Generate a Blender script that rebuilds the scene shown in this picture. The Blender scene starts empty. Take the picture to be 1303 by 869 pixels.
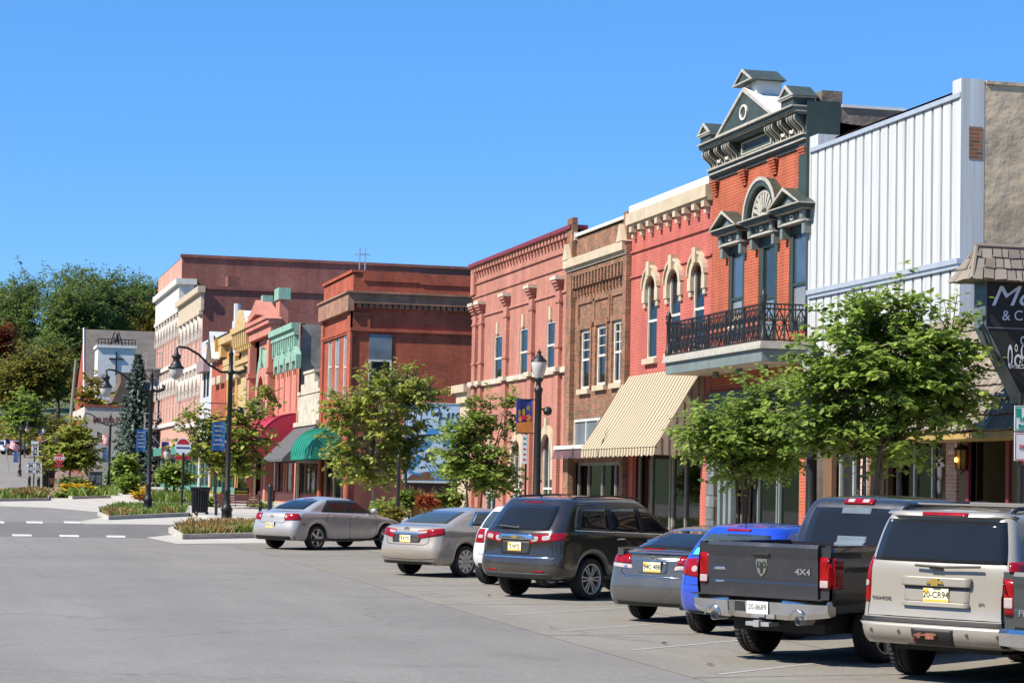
import bpy, math, random
from math import sin, cos, pi, radians, sqrt, atan2
from mathutils import Vector, Matrix
from mathutils.bvhtree import BVHTree
random.seed(7)
SC = bpy.context.scene
COL = SC.collection
V = 20.0          # plane of the street facades: x = V, the street runs along +y

# ------------------------------------------------------------------ camera
F, CX, CY, HC = 2900.0, 651.5, 434.5, 2.27
YAW, PITCH, ROLL = radians(14.0588), radians(3.7256), 0.021
_f = Vector((sin(YAW)*cos(PITCH), cos(YAW)*cos(PITCH), sin(PITCH)))
_r = Vector((cos(YAW), -sin(YAW), 0.0)); _u = _r.cross(_f)
CR = _r*cos(ROLL) + _u*sin(ROLL); CU = _u*cos(ROLL) - _r*sin(ROLL); CF = _f
cam = bpy.data.cameras.new('camera'); camo = bpy.data.objects.new('camera', cam); COL.objects.link(camo)
m = Matrix.Identity(4)
for i in range(3):
    m[i][0] = CR[i]; m[i][1] = CU[i]; m[i][2] = -CF[i]
m[0][3], m[1][3], m[2][3] = 0, 0, HC
camo.matrix_world = m
cam.sensor_width = 36.0; cam.lens = 36.0*F/1303.0; cam.clip_end = 3000; cam.clip_start = 0.1
SC.camera = camo

def ray(px, py): return CF + CR*((px-CX)/F) - CU*((py-CY)/F)
def onX(px, py, X=V):
    d = ray(px, py); t = X/d.x; return d.y*t, HC+d.z*t
def onY(px, py, Y):
    d = ray(px, py); t = Y/d.y; return d.x*t, HC+d.z*t
KN = [(-200, -1.6), (0, 0), (150, 1.2), (200, 1.55), (250, 2.2), (270, 3.9), (290, 5.3), (330, 7.6), (400, 14), (500, 26), (700, 40), (1200, 60)]
def gz(Y):
    for (a, za), (b, zb) in zip(KN, KN[1:]):
        if Y <= b: return za + (zb-za)*(Y-a)/(b-a)
    return KN[-1][1]
def onG(px, py, dz=0.0):
    d = ray(px, py); Y = 8.0
    while Y < 600:
        if HC + d.z/d.y*Y <= gz(Y)+dz: break
        Y += 0.05
    return d.x/d.y*Y, Y
def rect(x0, x1, yt, yb, X=V):          # facade rectangle seen between these image limits
    xm, ym = (x0+x1)/2, (yt+yb)/2
    a, b = onX(x0, ym, X)[0], onX(x1, ym, X)[0]
    return min(a, b), max(a, b), onX(xm, yb, X)[1], onX(xm, yt, X)[1]

# ------------------------------------------------------------------ materials
def nt(name):
    m = bpy.data.materials.new(name); m.use_nodes = True
    n = m.node_tree.nodes; l = m.node_tree.links
    return m, n, l, n['Principled BSDF']
def node(n, t, **k):
    o = n.new(t)
    for a, v in k.items():
        if a.startswith('i_'): o.inputs[a[2:].replace('_', ' ')].default_value = v
        else: setattr(o, a, v)
    return o
def rgb(c): return (c[0], c[1], c[2], 1)
def sr(r, g, b):
    return tuple(((v/255+.055)/1.055)**2.4 if v > 10 else v/255/12.92 for v in (r, g, b))
def mat(name, c, rough=.7, var=.18, scale=3.0, metal=0, coat=0, bump=0.0, bscale=30, spec=.5, c2=None, detail=6, stretch=None):
    m, n, l, b = nt(name)
    b.inputs['Roughness'].default_value = rough; b.inputs['Metallic'].default_value = metal
    b.inputs['Coat Weight'].default_value = coat; b.inputs['Coat Roughness'].default_value = .04
    b.inputs['Specular IOR Level'].default_value = spec
    g = node(n, 'ShaderNodeNewGeometry')
    vec = g.outputs['Position']
    if stretch:
        mp = node(n, 'ShaderNodeMapping'); mp.inputs['Scale'].default_value = stretch
        l.new(vec, mp.inputs['Vector']); vec = mp.outputs['Vector']
    t = node(n, 'ShaderNodeTexNoise', i_Scale=scale, i_Detail=detail, i_Roughness=.65); l.new(vec, t.inputs['Vector'])
    mx = node(n, 'ShaderNodeMix', data_type='RGBA')
    cc = c2 or tuple(v*(1-var*1.3) for v in c)
    mx.inputs[6].default_value = rgb(cc); mx.inputs[7].default_value = rgb(tuple(min(1, v*(1+var*.5)) for v in c))
    rp = node(n, 'ShaderNodeMapRange'); rp.inputs[1].default_value = .32; rp.inputs[2].default_value = .68
    l.new(t.outputs['Fac'], rp.inputs[0]); l.new(rp.outputs[0], mx.inputs[0]); l.new(mx.outputs[2], b.inputs['Base Color'])
    if bump:
        t2 = node(n, 'ShaderNodeTexNoise', i_Scale=bscale, i_Detail=5); l.new(g.outputs['Position'], t2.inputs['Vector'])
        bp = node(n, 'ShaderNodeBump', i_Strength=min(1, bump*3), i_Distance=bump*.05); l.new(t2.outputs['Fac'], bp.inputs['Height']); l.new(bp.outputs[0], b.inputs['Normal'])
    return m
def brick(name, c1, c2, mo, bw=.22, bh=.075, ms=.012, var=.25, vs=.5, rough=.85, stain=None, bump=.6):
    m, n, l, b = nt(name); b.inputs['Roughness'].default_value = rough; b.inputs['Specular IOR Level'].default_value = .25
    g = node(n, 'ShaderNodeNewGeometry'); s = node(n, 'ShaderNodeSeparateXYZ'); l.new(g.outputs['Position'], s.inputs[0])
    ad = node(n, 'ShaderNodeMath', operation='ADD'); l.new(s.outputs[0], ad.inputs[0]); l.new(s.outputs[1], ad.inputs[1])
    cb = node(n, 'ShaderNodeCombineXYZ'); l.new(ad.outputs[0], cb.inputs[0]); l.new(s.outputs[2], cb.inputs[1])
    t = node(n, 'ShaderNodeTexBrick'); l.new(cb.outputs[0], t.inputs['Vector'])
    t.inputs['Scale'].default_value = 1; t.inputs['Brick Width'].default_value = bw; t.inputs['Row Height'].default_value = bh
    t.inputs['Mortar Size'].default_value = ms; t.inputs['Mortar Smooth'].default_value = .3
    t.inputs['Color1'].default_value = rgb(c1); t.inputs['Color2'].default_value = rgb(c2); t.inputs['Mortar'].default_value = rgb(mo)
    ns = node(n, 'ShaderNodeTexNoise', i_Scale=vs, i_Detail=8, i_Roughness=.7); l.new(g.outputs['Position'], ns.inputs['Vector'])
    rp = node(n, 'ShaderNodeMapRange'); rp.inputs[1].default_value = .3; rp.inputs[2].default_value = .7; rp.inputs[3].default_value = 1-var; rp.inputs[4].default_value = 1+var*.6
    l.new(ns.outputs['Fac'], rp.inputs[0])
    mu = node(n, 'ShaderNodeMix', data_type='RGBA', blend_type='MULTIPLY'); mu.inputs[0].default_value = 1
    l.new(t.outputs['Color'], mu.inputs[6]); l.new(rp.outputs[0], mu.inputs[7])
    mp = node(n, 'ShaderNodeMapping'); mp.inputs['Scale'].default_value = (1.6, 1.6, .12); l.new(g.outputs['Position'], mp.inputs['Vector'])
    n3 = node(n, 'ShaderNodeTexNoise', i_Scale=1.0, i_Detail=7, i_Roughness=.7); l.new(mp.outputs[0], n3.inputs['Vector']); r3 = node(n, 'ShaderNodeMapRange'); r3.inputs[1].default_value = .38; r3.inputs[2].default_value = .62; r3.inputs[3].default_value = .8; r3.inputs[4].default_value = 1.06; l.new(n3.outputs['Fac'], r3.inputs[0])
    m3 = node(n, 'ShaderNodeMix', data_type='RGBA', blend_type='MULTIPLY'); m3.inputs[0].default_value = 1; l.new(mu.outputs[2], m3.inputs[6]); l.new(r3.outputs[0], m3.inputs[7])
    out = m3.outputs[2]
    if stain:
        n2 = node(n, 'ShaderNodeTexNoise', i_Scale=.9, i_Detail=7, i_Roughness=.75); l.new(g.outputs['Position'], n2.inputs['Vector'])
        r2 = node(n, 'ShaderNodeMapRange'); r2.inputs[1].default_value = .52; r2.inputs[2].default_value = .68; r2.inputs[4].default_value = .75; l.new(n2.outputs['Fac'], r2.inputs[0])
        m2 = node(n, 'ShaderNodeMix', data_type='RGBA'); m2.inputs[7].default_value = rgb(stain)
        l.new(r2.outputs[0], m2.inputs[0]); l.new(out, m2.inputs[6]); out = m2.outputs[2]
    l.new(out, b.inputs['Base Color'])
    bp = node(n, 'ShaderNodeBump', i_Strength=bump, i_Distance=.008); bp.invert = True
    l.new(t.outputs['Fac'], bp.inputs['Height']); l.new(bp.outputs[0], b.inputs['Normal'])
    return m
def glass(name, c=(.02, .024, .028), rough=.02, wav=.25, var=.5, spec=.4):
    m, n, l, b = nt(name); b.inputs['Roughness'].default_value = rough; b.inputs['Specular IOR Level'].default_value = spec
    g = node(n, 'ShaderNodeNewGeometry')
    t = node(n, 'ShaderNodeTexNoise', i_Scale=1.3, i_Detail=3); l.new(g.outputs['Position'], t.inputs['Vector'])
    mx = node(n, 'ShaderNodeMix', data_type='RGBA'); mx.inputs[6].default_value = rgb(tuple(v*(1-var) for v in c)); mx.inputs[7].default_value = rgb(tuple(v*(1+var) for v in c))
    l.new(t.outputs['Fac'], mx.inputs[0]); l.new(mx.outputs[2], b.inputs['Base Color'])
    t2 = node(n, 'ShaderNodeTexNoise', i_Scale=.9, i_Detail=1); l.new(g.outputs['Position'], t2.inputs['Vector'])
    bp = node(n, 'ShaderNodeBump', i_Strength=wav, i_Distance=.03); l.new(t2.outputs['Fac'], bp.inputs['Height']); l.new(bp.outputs[0], b.inputs['Normal'])
    return m
def clear(name, tint=(.75, .8, .8)):     # see-through shop glass
    m, n, l, b = nt(name); o = n['Material Output']; n.remove(b)
    tr = node(n, 'ShaderNodeBsdfTransparent'); tr.inputs[0].default_value = rgb(tint)
    gl = node(n, 'ShaderNodeBsdfGlossy'); gl.inputs['Roughness'].default_value = .02
    fr = node(n, 'ShaderNodeFresnel'); fr.inputs[0].default_value = 1.6
    mx = node(n, 'ShaderNodeMixShader'); l.new(fr.outputs[0], mx.inputs[0]); l.new(tr.outputs[0], mx.inputs[1]); l.new(gl.outputs[0], mx.inputs[2]); l.new(mx.outputs[0], o.inputs[0])
    return m
def leafmat(name, cols, trans=.35, rough=.5):
    m, n, l, b = nt(name); o = n['Material Output']
    g = node(n, 'ShaderNodeNewGeometry')
    cr = node(n, 'ShaderNodeValToRGB'); e = cr.color_ramp.elements
    e[0].position = 0; e[0].color = rgb(cols[0]); e[1].position = 1; e[1].color = rgb(cols[-1])
    for i, c in enumerate(cols[1:-1]):
        k = e.new((i+1)/(len(cols)-1)); k.color = rgb(c)
    ns = node(n, 'ShaderNodeTexNoise', i_Scale=.7, i_Detail=2); l.new(g.outputs['Position'], ns.inputs['Vector'])
    ma = node(n, 'ShaderNodeMath', operation='MULTIPLY_ADD'); ma.inputs[1].default_value = .55; l.new(g.outputs['Random Per Island'], ma.inputs[0])
    mb_ = node(n, 'ShaderNodeMath', operation='MULTIPLY_ADD'); mb_.inputs[1].default_value = 1.0; mb_.inputs[2].default_value = -.27; l.new(ns.outputs['Fac'], mb_.inputs[0]); l.new(mb_.outputs[0], ma.inputs[2])
    l.new(ma.outputs[0], cr.inputs[0]); l.new(cr.outputs[0], b.inputs['Base Color']); b.inputs['Roughness'].default_value = rough; b.inputs['Specular IOR Level'].default_value = .35
    tl = node(n, 'ShaderNodeBsdfTranslucent'); l.new(cr.outputs[0], tl.inputs[0])
    mx = node(n, 'ShaderNodeMixShader'); mx.inputs[0].default_value = trans; l.new(b.outputs[0], mx.inputs[1]); l.new(tl.outputs[0], mx.inputs[2]); l.new(mx.outputs[0], o.inputs[0])
    return m
def paint(name, c, flake=.0, rough=.3, metal=.0, coat=1):
    m, n, l, b = nt(name); b.inputs['Base Color'].default_value = rgb(c); b.inputs['Roughness'].default_value = rough
    b.inputs['Metallic'].default_value = metal; b.inputs['Coat Weight'].default_value = coat; b.inputs['Coat Roughness'].default_value = .03
    g = node(n, 'ShaderNodeNewGeometry')
    t = node(n, 'ShaderNodeTexNoise', i_Scale=2.2, i_Detail=7, i_Roughness=.7); l.new(g.outputs['Position'], t.inputs['Vector'])
    mp = node(n, 'ShaderNodeMapRange'); mp.inputs[1].default_value = .35; mp.inputs[2].default_value = .75; mp.inputs[3].default_value = rough*.85; mp.inputs[4].default_value = min(1, rough*1.5)
    l.new(t.outputs['Fac'], mp.inputs[0]); l.new(mp.outputs[0], b.inputs['Roughness'])
    dz = node(n, 'ShaderNodeMix', data_type='RGBA'); dz.inputs[6].default_value = rgb(c); dz.inputs[7].default_value = rgb(tuple(v*.82+.03 for v in c))
    m2 = node(n, 'ShaderNodeMapRange'); m2.inputs[1].default_value = .5; m2.inputs[2].default_value = .8; m2.inputs[4].default_value = .5
    l.new(t.outputs['Fac'], m2.inputs[0]); l.new(m2.outputs[0], dz.inputs[0])
    tc = node(n, 'ShaderNodeTexCoord'); sp = node(n, 'ShaderNodeSeparateXYZ'); l.new(tc.outputs['Object'], sp.inputs[0])     # road dust low on the body
    dm = node(n, 'ShaderNodeMapRange'); dm.inputs[1].default_value = .95; dm.inputs[2].default_value = .3; dm.inputs[4].default_value = .5; l.new(sp.outputs[2], dm.inputs[0])
    dn = node(n, 'ShaderNodeMath', operation='MULTIPLY'); l.new(dm.outputs[0], dn.inputs[0]); l.new(t.outputs['Fac'], dn.inputs[1])
    d2 = node(n, 'ShaderNodeMix', data_type='RGBA'); d2.inputs[7].default_value = (.16, .14, .115, 1); l.new(dz.outputs[2], d2.inputs[6]); l.new(dn.outputs[0], d2.inputs[0]); l.new(d2.outputs[2], b.inputs['Base Color'])
    cw = node(n, 'ShaderNodeMath', operation='MULTIPLY_ADD'); cw.inputs[1].default_value = -1.3*coat; cw.inputs[2].default_value = coat; cw.use_clamp = True; l.new(dn.outputs[0], cw.inputs[0]); l.new(cw.outputs[0], b.inputs['Coat Weight'])
    return m
def emis(name, c, s):
    m, n, l, b = nt(name); b.inputs['Base Color'].default_value = rgb(c); b.inputs['Emission Color'].default_value = rgb(c); b.inputs['Emission Strength'].default_value = s
    return m

# ------------------------------------------------------------------ mesh helpers
class MB:
    def __init__(s): s.v = []; s.f = []; s.m = []
    def add(s, vs, fs, mi=0):
        o = len(s.v); s.v += [tuple(p) for p in vs]; s.f += [tuple(i+o for i in f) for f in fs]; s.m += [mi]*len(fs); return s
    def quad(s, a, b, c, d, mi=0): return s.add([a, b, c, d], [(0, 1, 2, 3)], mi)
    def box(s, x0, x1, y0, y1, z0, z1, mi=0):
        if x0 > x1: x0, x1 = x1, x0
        if y0 > y1: y0, y1 = y1, y0
        if z0 > z1: z0, z1 = z1, z0
        return s.add([(x0, y0, z0), (x1, y0, z0), (x1, y1, z0), (x0, y1, z0), (x0, y0, z1), (x1, y0, z1), (x1, y1, z1), (x0, y1, z1)],
                     [(0, 3, 2, 1), (4, 5, 6, 7), (0, 1, 5, 4), (1, 2, 6, 5), (2, 3, 7, 6), (3, 0, 4, 7)], mi)
    def prism(s, a, b, mi=0):      # two matching loops
        n = len(a)
        return s.add(list(a)+list(b), [tuple(range(n))[::-1], tuple(range(n, 2*n))]+[(i, (i+1) % n, n+(i+1) % n, n+i) for i in range(n)], mi)
    def tube(s, pts, r, n=8, cap=True, mi=0):
        pts = [Vector(p) for p in pts]; rr = r if isinstance(r, (list, tuple)) else [r]*len(pts)
        vs = []; fs = []; up = None
        for i, p in enumerate(pts):
            t = (pts[min(i+1, len(pts)-1)] - pts[max(i-1, 0)])
            if t.length < 1e-9: t = Vector((0, 0, 1))
            t.normalize()
            if up is None: up = Vector((1, 0, 0)) if abs(t.x) < .8 else Vector((0, 1, 0))
            a = (up - t*up.dot(t)).normalized(); b = t.cross(a); up = a
            for k in range(n):
                an = 2*pi*k/n; vs.append(p + a*(cos(an)*rr[i]) + b*(sin(an)*rr[i]))
        for i in range(len(pts)-1):
            for k in range(n):
                fs.append((i*n+k, i*n+(k+1) % n, (i+1)*n+(k+1) % n, (i+1)*n+k))
        if cap: fs += [tuple(range(n))[::-1], tuple(range((len(pts)-1)*n, len(pts)*n))]
        return s.add(vs, fs, mi)
    def lathe(s, prof, c=(0, 0, 0), n=16, axis='z', mi=0):     # prof: (r, h)
        vs = []; fs = []
        for r, h in prof:
            for k in range(n):
                a = 2*pi*k/n; x, y = r*cos(a), r*sin(a)
                vs.append((c[0]+x, c[1]+y, c[2]+h) if axis == 'z' else ((c[0]+x, c[1]+h, c[2]+y) if axis == 'y' else (c[0]+h, c[1]+x, c[2]+y)))
        for i in range(len(prof)-1):
            for k in range(n): fs.append((i*n+k, i*n+(k+1) % n, (i+1)*n+(k+1) % n, (i+1)*n+k))
        return s.add(vs, fs, mi)
    def build(s, name, ms, parent=None, smooth=False, loc=None):
        me = bpy.data.meshes.new(name); me.from_pydata(s.v, [], s.f)
        if not isinstance(ms, (list, tuple)): ms = [ms]
        for k in ms: me.materials.append(k)
        if len(ms) > 1: me.polygons.foreach_set('material_index', s.m)
        if smooth: me.polygons.foreach_set('use_smooth', [True]*len(me.polygons))
        me.update()
        o = bpy.data.objects.new(name, me); COL.objects.link(o)
        if parent: o.parent = parent
        if loc: o.location = loc
        return o
def recalc(o):
    import bmesh
    bm = bmesh.new(); bm.from_mesh(o.data); bmesh.ops.recalc_face_normals(bm, faces=bm.faces); bm.to_mesh(o.data); bm.free(); return o
def empty(name, loc=(0, 0, 0), rz=0):
    o = bpy.data.objects.new(name, None); COL.objects.link(o); o.location = loc; o.rotation_euler = (0, 0, rz); o.empty_display_size = .2; return o
def tag(o, label=None, cat=None, group=None, kind=None):
    if label: o['label'] = label
    if cat: o['category'] = cat
    if group: o['group'] = group
    if kind: o['kind'] = kind
    return o
def copy_tree(o, parent=None):
    c = o.copy(); COL.objects.link(c); c.parent = parent
    for ch in [k for k in COL.objects if k.parent == o]: copy_tree(ch, c)
    return c
def textmesh(body, size, mtl, name='lettering', parent=None, mw=None, ext=.004, align='CENTER', shear=0, sx=1.0, bold=0.0):
    c = bpy.data.curves.new(name, 'FONT'); c.body = body; c.size = size; c.align_x = align; c.align_y = 'CENTER'; c.extrude = ext; c.shear = shear; c.offset = bold
    t = bpy.data.objects.new('tmp', c); COL.objects.link(t)
    dg = bpy.context.evaluated_depsgraph_get(); me = bpy.data.meshes.new_from_object(t.evaluated_get(dg))
    bpy.data.objects.remove(t); me.materials.clear(); me.materials.append(mtl); me.name = name
    if sx != 1: me.transform(Matrix.Diagonal((sx, 1, 1, 1)))
    if mw is not None: me.transform(mw)
    o = bpy.data.objects.new(name, me); COL.objects.link(o)
    if parent: o.parent = parent
    return o
def frame(o, xdir, ydir):       # matrix placing text: local x along xdir, local y along ydir
    x = Vector(xdir).normalized(); y = Vector(ydir).normalized(); z = x.cross(y)
    return Matrix(((x.x, y.x, z.x, o[0]), (x.y, y.y, z.y, o[1]), (x.z, y.z, z.z, o[2]), (0, 0, 0, 1)))

M = {}
M['asphalt'] = mat('asphalt', (.20, .195, .188), .9, .13, .35, bump=.12, bscale=60)
M['asphalt_dark'] = mat('asphalt_dark', (.135, .135, .137), .9, .15, .5, bump=.12, bscale=60)
M['parking'] = mat('parking_concrete', (.245, .238, .222), .9, .2, .45, bump=.1, bscale=50)
M['concrete'] = mat('concrete', (.40, .375, .33), .9, .15, 1.2, bump=.08, bscale=30)
M['kerb'] = mat('kerb', (.43, .41, .37), .85, .2, 2.5)
M['paver'] = brick('red_pavers', (.26, .11, .085), (.2, .085, .07), (.25, .2, .17), .2, .1)
M['line'] = mat('road_paint', (.62, .62, .6), .7, .35, 6, c2=(.27, .265, .255))
M['line_worn'] = mat('worn_paint', (.33, .32, .30), .8, .3, 5, c2=(.25, .243, .227))
M['turf'] = mat('turf', (.07, .1, .03), .95, .4, 1.5)
M['soil'] = mat('soil', (.1, .07, .045), .95, .4, 3)
M['white'] = mat('white_paint', (.66, .66, .64), .55, .1, 1.5)
M['white_metal'] = mat('white_metal', (.56, .59, .62), .45, .06, 2.2, c2=(.40, .40, .38), stretch=(3.5, 3.5, .1), detail=9)
M['cream'] = mat('cream_paint', (.5, .41, .29), .65, .15, 2)
M['dullcream'] = mat('dull_cream', (.42, .4, .35), .6, .2, 4); M['trimwhite'] = mat('trim_white', (.6, .58, .52), .6, .15, 3)
M['greygreen'] = mat('grey_green_paint', (.044, .06, .048), .55, .3, 4)
M['greengrey_l'] = mat('pale_grey_green', (.15, .185, .18), .6, .15, 2)
M['darkgreen'] = mat('dark_green', (.03, .05, .045), .6, .2, 3)
M['black'] = mat('black_metal', (.008, .0085, .009), .5, .2, 5)
M['blackmatte'] = mat('black_matte', (.015, .015, .016), .75, .2, 5)
M['steel'] = mat('galvanised', (.42, .43, .44), .45, .15, 4, metal=.6)
M['alu'] = mat('aluminium', (.6, .61, .62), .35, .1, 4, metal=.5)
M['roof'] = mat('roof_membrane', (.35, .35, .36), .8, .2, .8)
M['slate'] = brick('slate', (.07, .085, .11), (.045, .055, .075), (.03, .035, .045), .3, .18, .015)
M['shake'] = brick('wood_shake', (.32, .26, .2), (.2, .165, .135), (.06, .05, .04), .19, .26, .018, .35, 2.5, bump=1)
M['wood_brown'] = mat('brown_boards', (.16, .085, .05), .7, .2, 3, stretch=(6, 6, .4))
M['glass'] = glass('window_glass')
M['glass_blue'] = glass('window_glass_blue', (.05, .075, .11))
M['glass_curtain'] = glass('curtained_glass', (.2, .2, .2), var=.3)
M['glass_grey'] = glass('grey_glass', (.13, .16, .19), var=.4)
M['clear'] = clear('clear_glass')
M['interior'] = mat('interior', (.12, .1, .085), .9, .4, .9)
M['interior_dark'] = mat('interior_dark', (.04, .036, .033), .9, .4, .9)
M['stucco'] = mat('rough_stucco', (.56, .44, .30), .95, .3, 1.1, bump=.8, bscale=3.2)
M['bark'] = mat('bark', (.14, .105, .08), .9, .3, 8, bump=.3, bscale=20)
M['bark_pale'] = mat('pale_bark', (.27, .22, .18), .9, .3, 8)
M['red'] = mat('red_paint', (.5, .02, .025), .5, .1, 3)
M['flagblue'] = mat('flag_blue', (.02, .04, .18), .7, .1, 3)
M['banner_blue'] = mat('banner_blue', (.025, .14, .36), .6, .2, 3)
M['banner_or'] = mat('banner_orange', (.6, .2, .04), .6, .2, 3)
M['banner_navy'] = mat('banner_navy', (.03, .05, .25), .6, .2, 3)
M['lampglass'] = mat('frosted_glass', (.5, .48, .47), .25, .08, 5)
M['postgrey'] = mat('dull_frame', (.3, .28, .25), .6, .2, 3); M['wood_bench'] = mat('bench_slats', (.2, .07, .055), .6, .2, 5)
M['leaf_a'] = leafmat('leaf_linden', [(.115, .185, .03), (.195, .29, .05), (.29, .39, .075), (.39, .47, .115)], .46)
M['leaf_b'] = leafmat('leaf_locust', [(.12, .17, .025), (.21, .27, .04), (.32, .35, .06), (.47, .40, .07)])
M['leaf_c'] = leafmat('leaf_forest', [(.07, .115, .028), (.115, .18, .043), (.17, .235, .06), (.23, .28, .08)], .4)
M['leaf_olive'] = leafmat('leaf_olive', [(.09, .115, .02), (.15, .17, .03), (.25, .22, .04), (.36, .25, .045)], .35)
M['leaf_yellow'] = leafmat('leaf_autumn_yellow', [(.12, .13, .02), (.24, .2, .02), (.4, .28, .03)], .3)
M['leaf_red'] = leafmat('leaf_autumn_red', [(.08, .02, .012), (.2, .035, .02), (.3, .07, .02)], .3)
M['needle'] = leafmat('spruce_needles', [(.035, .07, .05), (.07, .115, .09), (.12, .165, .135)], .1)
M['grass_tan'] = leafmat('tan_grass', [(.14, .1, .03), (.3, .2, .07), (.42, .3, .12)], .3)
M['grass_green'] = leafmat('green_grass', [(.06, .11, .015), (.13, .2, .03), (.24, .28, .05)], .3)
M['flower_yel'] = leafmat('yellow_flowers', [(.5, .33, .01), (.7, .5, .02)], .3)
M['flower_or'] = leafmat('orange_flowers', [(.2, .12, .03), (.32, .06, .025), (.42, .12, .03)], .3)
# ------------------------------------------------------------------ world, sun, view
w = bpy.data.worlds.new('World'); SC.world = w; w.use_nodes = True
n, l = w.node_tree.nodes, w.node_tree.links
bg = n['Background']
sky = n.new('ShaderNodeTexSky'); sky.sky_type = 'NISHITA'; sky.sun_disc = False
SUN = Vector((-.70, -.17, .75)).normalized()
el = math.asin(SUN.z); az = atan2(SUN.x, SUN.y)
sky.sun_elevation = el; sky.sun_rotation = az; sky.altitude = 1800; sky.air_density = 1.0; sky.dust_density = .05; sky.ozone_density = 3.2
hs = n.new('ShaderNodeHueSaturation'); hs.inputs['Hue'].default_value = .502; hs.inputs['Saturation'].default_value = 1.15
tn = n.new('ShaderNodeMix'); tn.data_type = 'RGBA'; tn.blend_type = 'MULTIPLY'; tn.inputs[0].default_value = 1; tn.inputs[7].default_value = (.74, .88, 1.0, 1); l.new(sky.outputs[0], tn.inputs[6]); l.new(tn.outputs[2], hs.inputs['Color']); fl = n.new('ShaderNodeMix'); fl.data_type = 'RGBA'; fl.inputs[0].default_value = .45; fl.inputs[7].default_value = (.75, 2.35, 5.6, 1); l.new(hs.outputs[0], fl.inputs[6]); l.new(fl.outputs[2], bg.inputs[0]); bg.inputs[1].default_value = .10
sd = bpy.data.lights.new('sun', 'SUN'); sd.energy = 4.8; sd.angle = radians(.53); sd.color = (1.0, .925, .80)
so = bpy.data.objects.new('sun', sd); COL.objects.link(so); so.rotation_euler = SUN.to_track_quat('Z', 'Y').to_euler(); so.location = (-30, 20, 60)
SC.view_settings.view_transform = 'Standard'; SC.view_settings.look = 'None'; SC.view_settings.exposure = 0.86; SC.view_settings.gamma = 1
try: SC.cycles.use_denoising = True
except Exception: pass
SC.cycles.max_bounces = 6; SC.cycles.transparent_max_bounces = 12; SC.cycles.caustics_reflective = False; SC.cycles.caustics_refractive = False

# ------------------------------------------------------------------ ground
def roadmat(name, c, seed):
    m, n, l, b = nt(name); b.inputs['Roughness'].default_value = .9; b.inputs['Specular IOR Level'].default_value = .3
    g = node(n, 'ShaderNodeNewGeometry'); P = g.outputs['Position']
    def ns(sc, det, stretch=None, lo=.3, hi=.7, a=.9, z=1.1):
        v = P
        if stretch: mp = node(n, 'ShaderNodeMapping'); mp.inputs['Scale'].default_value = stretch; mp.inputs['Location'].default_value = (seed, 0, 0); l.new(P, mp.inputs['Vector']); v = mp.outputs['Vector']
        t = node(n, 'ShaderNodeTexNoise', i_Scale=sc, i_Detail=det, i_Roughness=.6); l.new(v, t.inputs['Vector']); r = node(n, 'ShaderNodeMapRange'); r.inputs[1].default_value = lo; r.inputs[2].default_value = hi; r.inputs[3].default_value = a; r.inputs[4].default_value = z; l.new(t.outputs['Fac'], r.inputs[0]); return r.outputs[0]
    o = None
    for q in (ns(.22, 6, None, .3, .7, .90, 1.08), ns(.6, 4, (1.2, .06, 1), .3, .7, .93, 1.06), ns(9, 3, None, .3, .7, .93, 1.07), ns(38, 3, None, .25, .75, .72, 1.28), ns(1.2, 8, None, .58, .74, 1.0, .82)):
        if o is None: o = q
        else: k = node(n, 'ShaderNodeMath', operation='MULTIPLY'); l.new(o, k.inputs[0]); l.new(q, k.inputs[1]); o = k.outputs[0]
    vo = node(n, 'ShaderNodeTexVoronoi', feature='DISTANCE_TO_EDGE', i_Scale=.11); 
    wn = node(n, 'ShaderNodeTexNoise', i_Scale=.9, i_Detail=4); l.new(P, wn.inputs['Vector']); va = node(n, 'ShaderNodeVectorMath', operation='MULTIPLY_ADD'); va.inputs[1].default_value = (1.6, 1.6, 0); l.new(wn.outputs['Color'], va.inputs[0]); l.new(P, va.inputs[2]); l.new(va.outputs[0], vo.inputs['Vector'])
    cr = node(n, 'ShaderNodeMapRange'); cr.inputs[1].default_value = .0; cr.inputs[2].default_value = .006; cr.inputs[3].default_value = .78; cr.inputs[4].default_value = 1; l.new(vo.outputs['Distance'], cr.inputs[0])
    k = node(n, 'ShaderNodeMath', operation='MULTIPLY'); l.new(o, k.inputs[0]); l.new(cr.outputs[0], k.inputs[1])
    v3 = node(n, 'ShaderNodeTexVoronoi', feature='F1', i_Scale=.16); mp = node(n, 'ShaderNodeMapping'); mp.inputs['Scale'].default_value = (1.6, .5, 1); mp.inputs['Location'].default_value = (seed, seed, 0); l.new(P, mp.inputs['Vector']); l.new(mp.outputs[0], v3.inputs['Vector'])
    s3_ = node(n, 'ShaderNodeSeparateColor'); l.new(v3.outputs['Color'], s3_.inputs[0]); r3 = node(n, 'ShaderNodeMapRange'); r3.inputs[3].default_value = .965; r3.inputs[4].default_value = 1.035; l.new(s3_.outputs[0], r3.inputs[0]); k2 = node(n, 'ShaderNodeMath', operation='MULTIPLY'); l.new(k.outputs[0], k2.inputs[0]); l.new(r3.outputs[0], k2.inputs[1]); k = k2
    mx = node(n, 'ShaderNodeMix', data_type='RGBA', blend_type='MULTIPLY'); mx.inputs[0].default_value = 1; mx.inputs[6].default_value = rgb(c); l.new(k.outputs[0], mx.inputs[7]); l.new(mx.outputs[2], b.inputs['Base Color'])
    t2 = node(n, 'ShaderNodeTexNoise', i_Scale=70, i_Detail=4); l.new(P, t2.inputs['Vector']); bp = node(n, 'ShaderNodeBump', i_Strength=.5, i_Distance=.008); l.new(t2.outputs['Fac'], bp.inputs['Height']); l.new(bp.outputs[0], b.inputs['Normal'])
    return m
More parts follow.
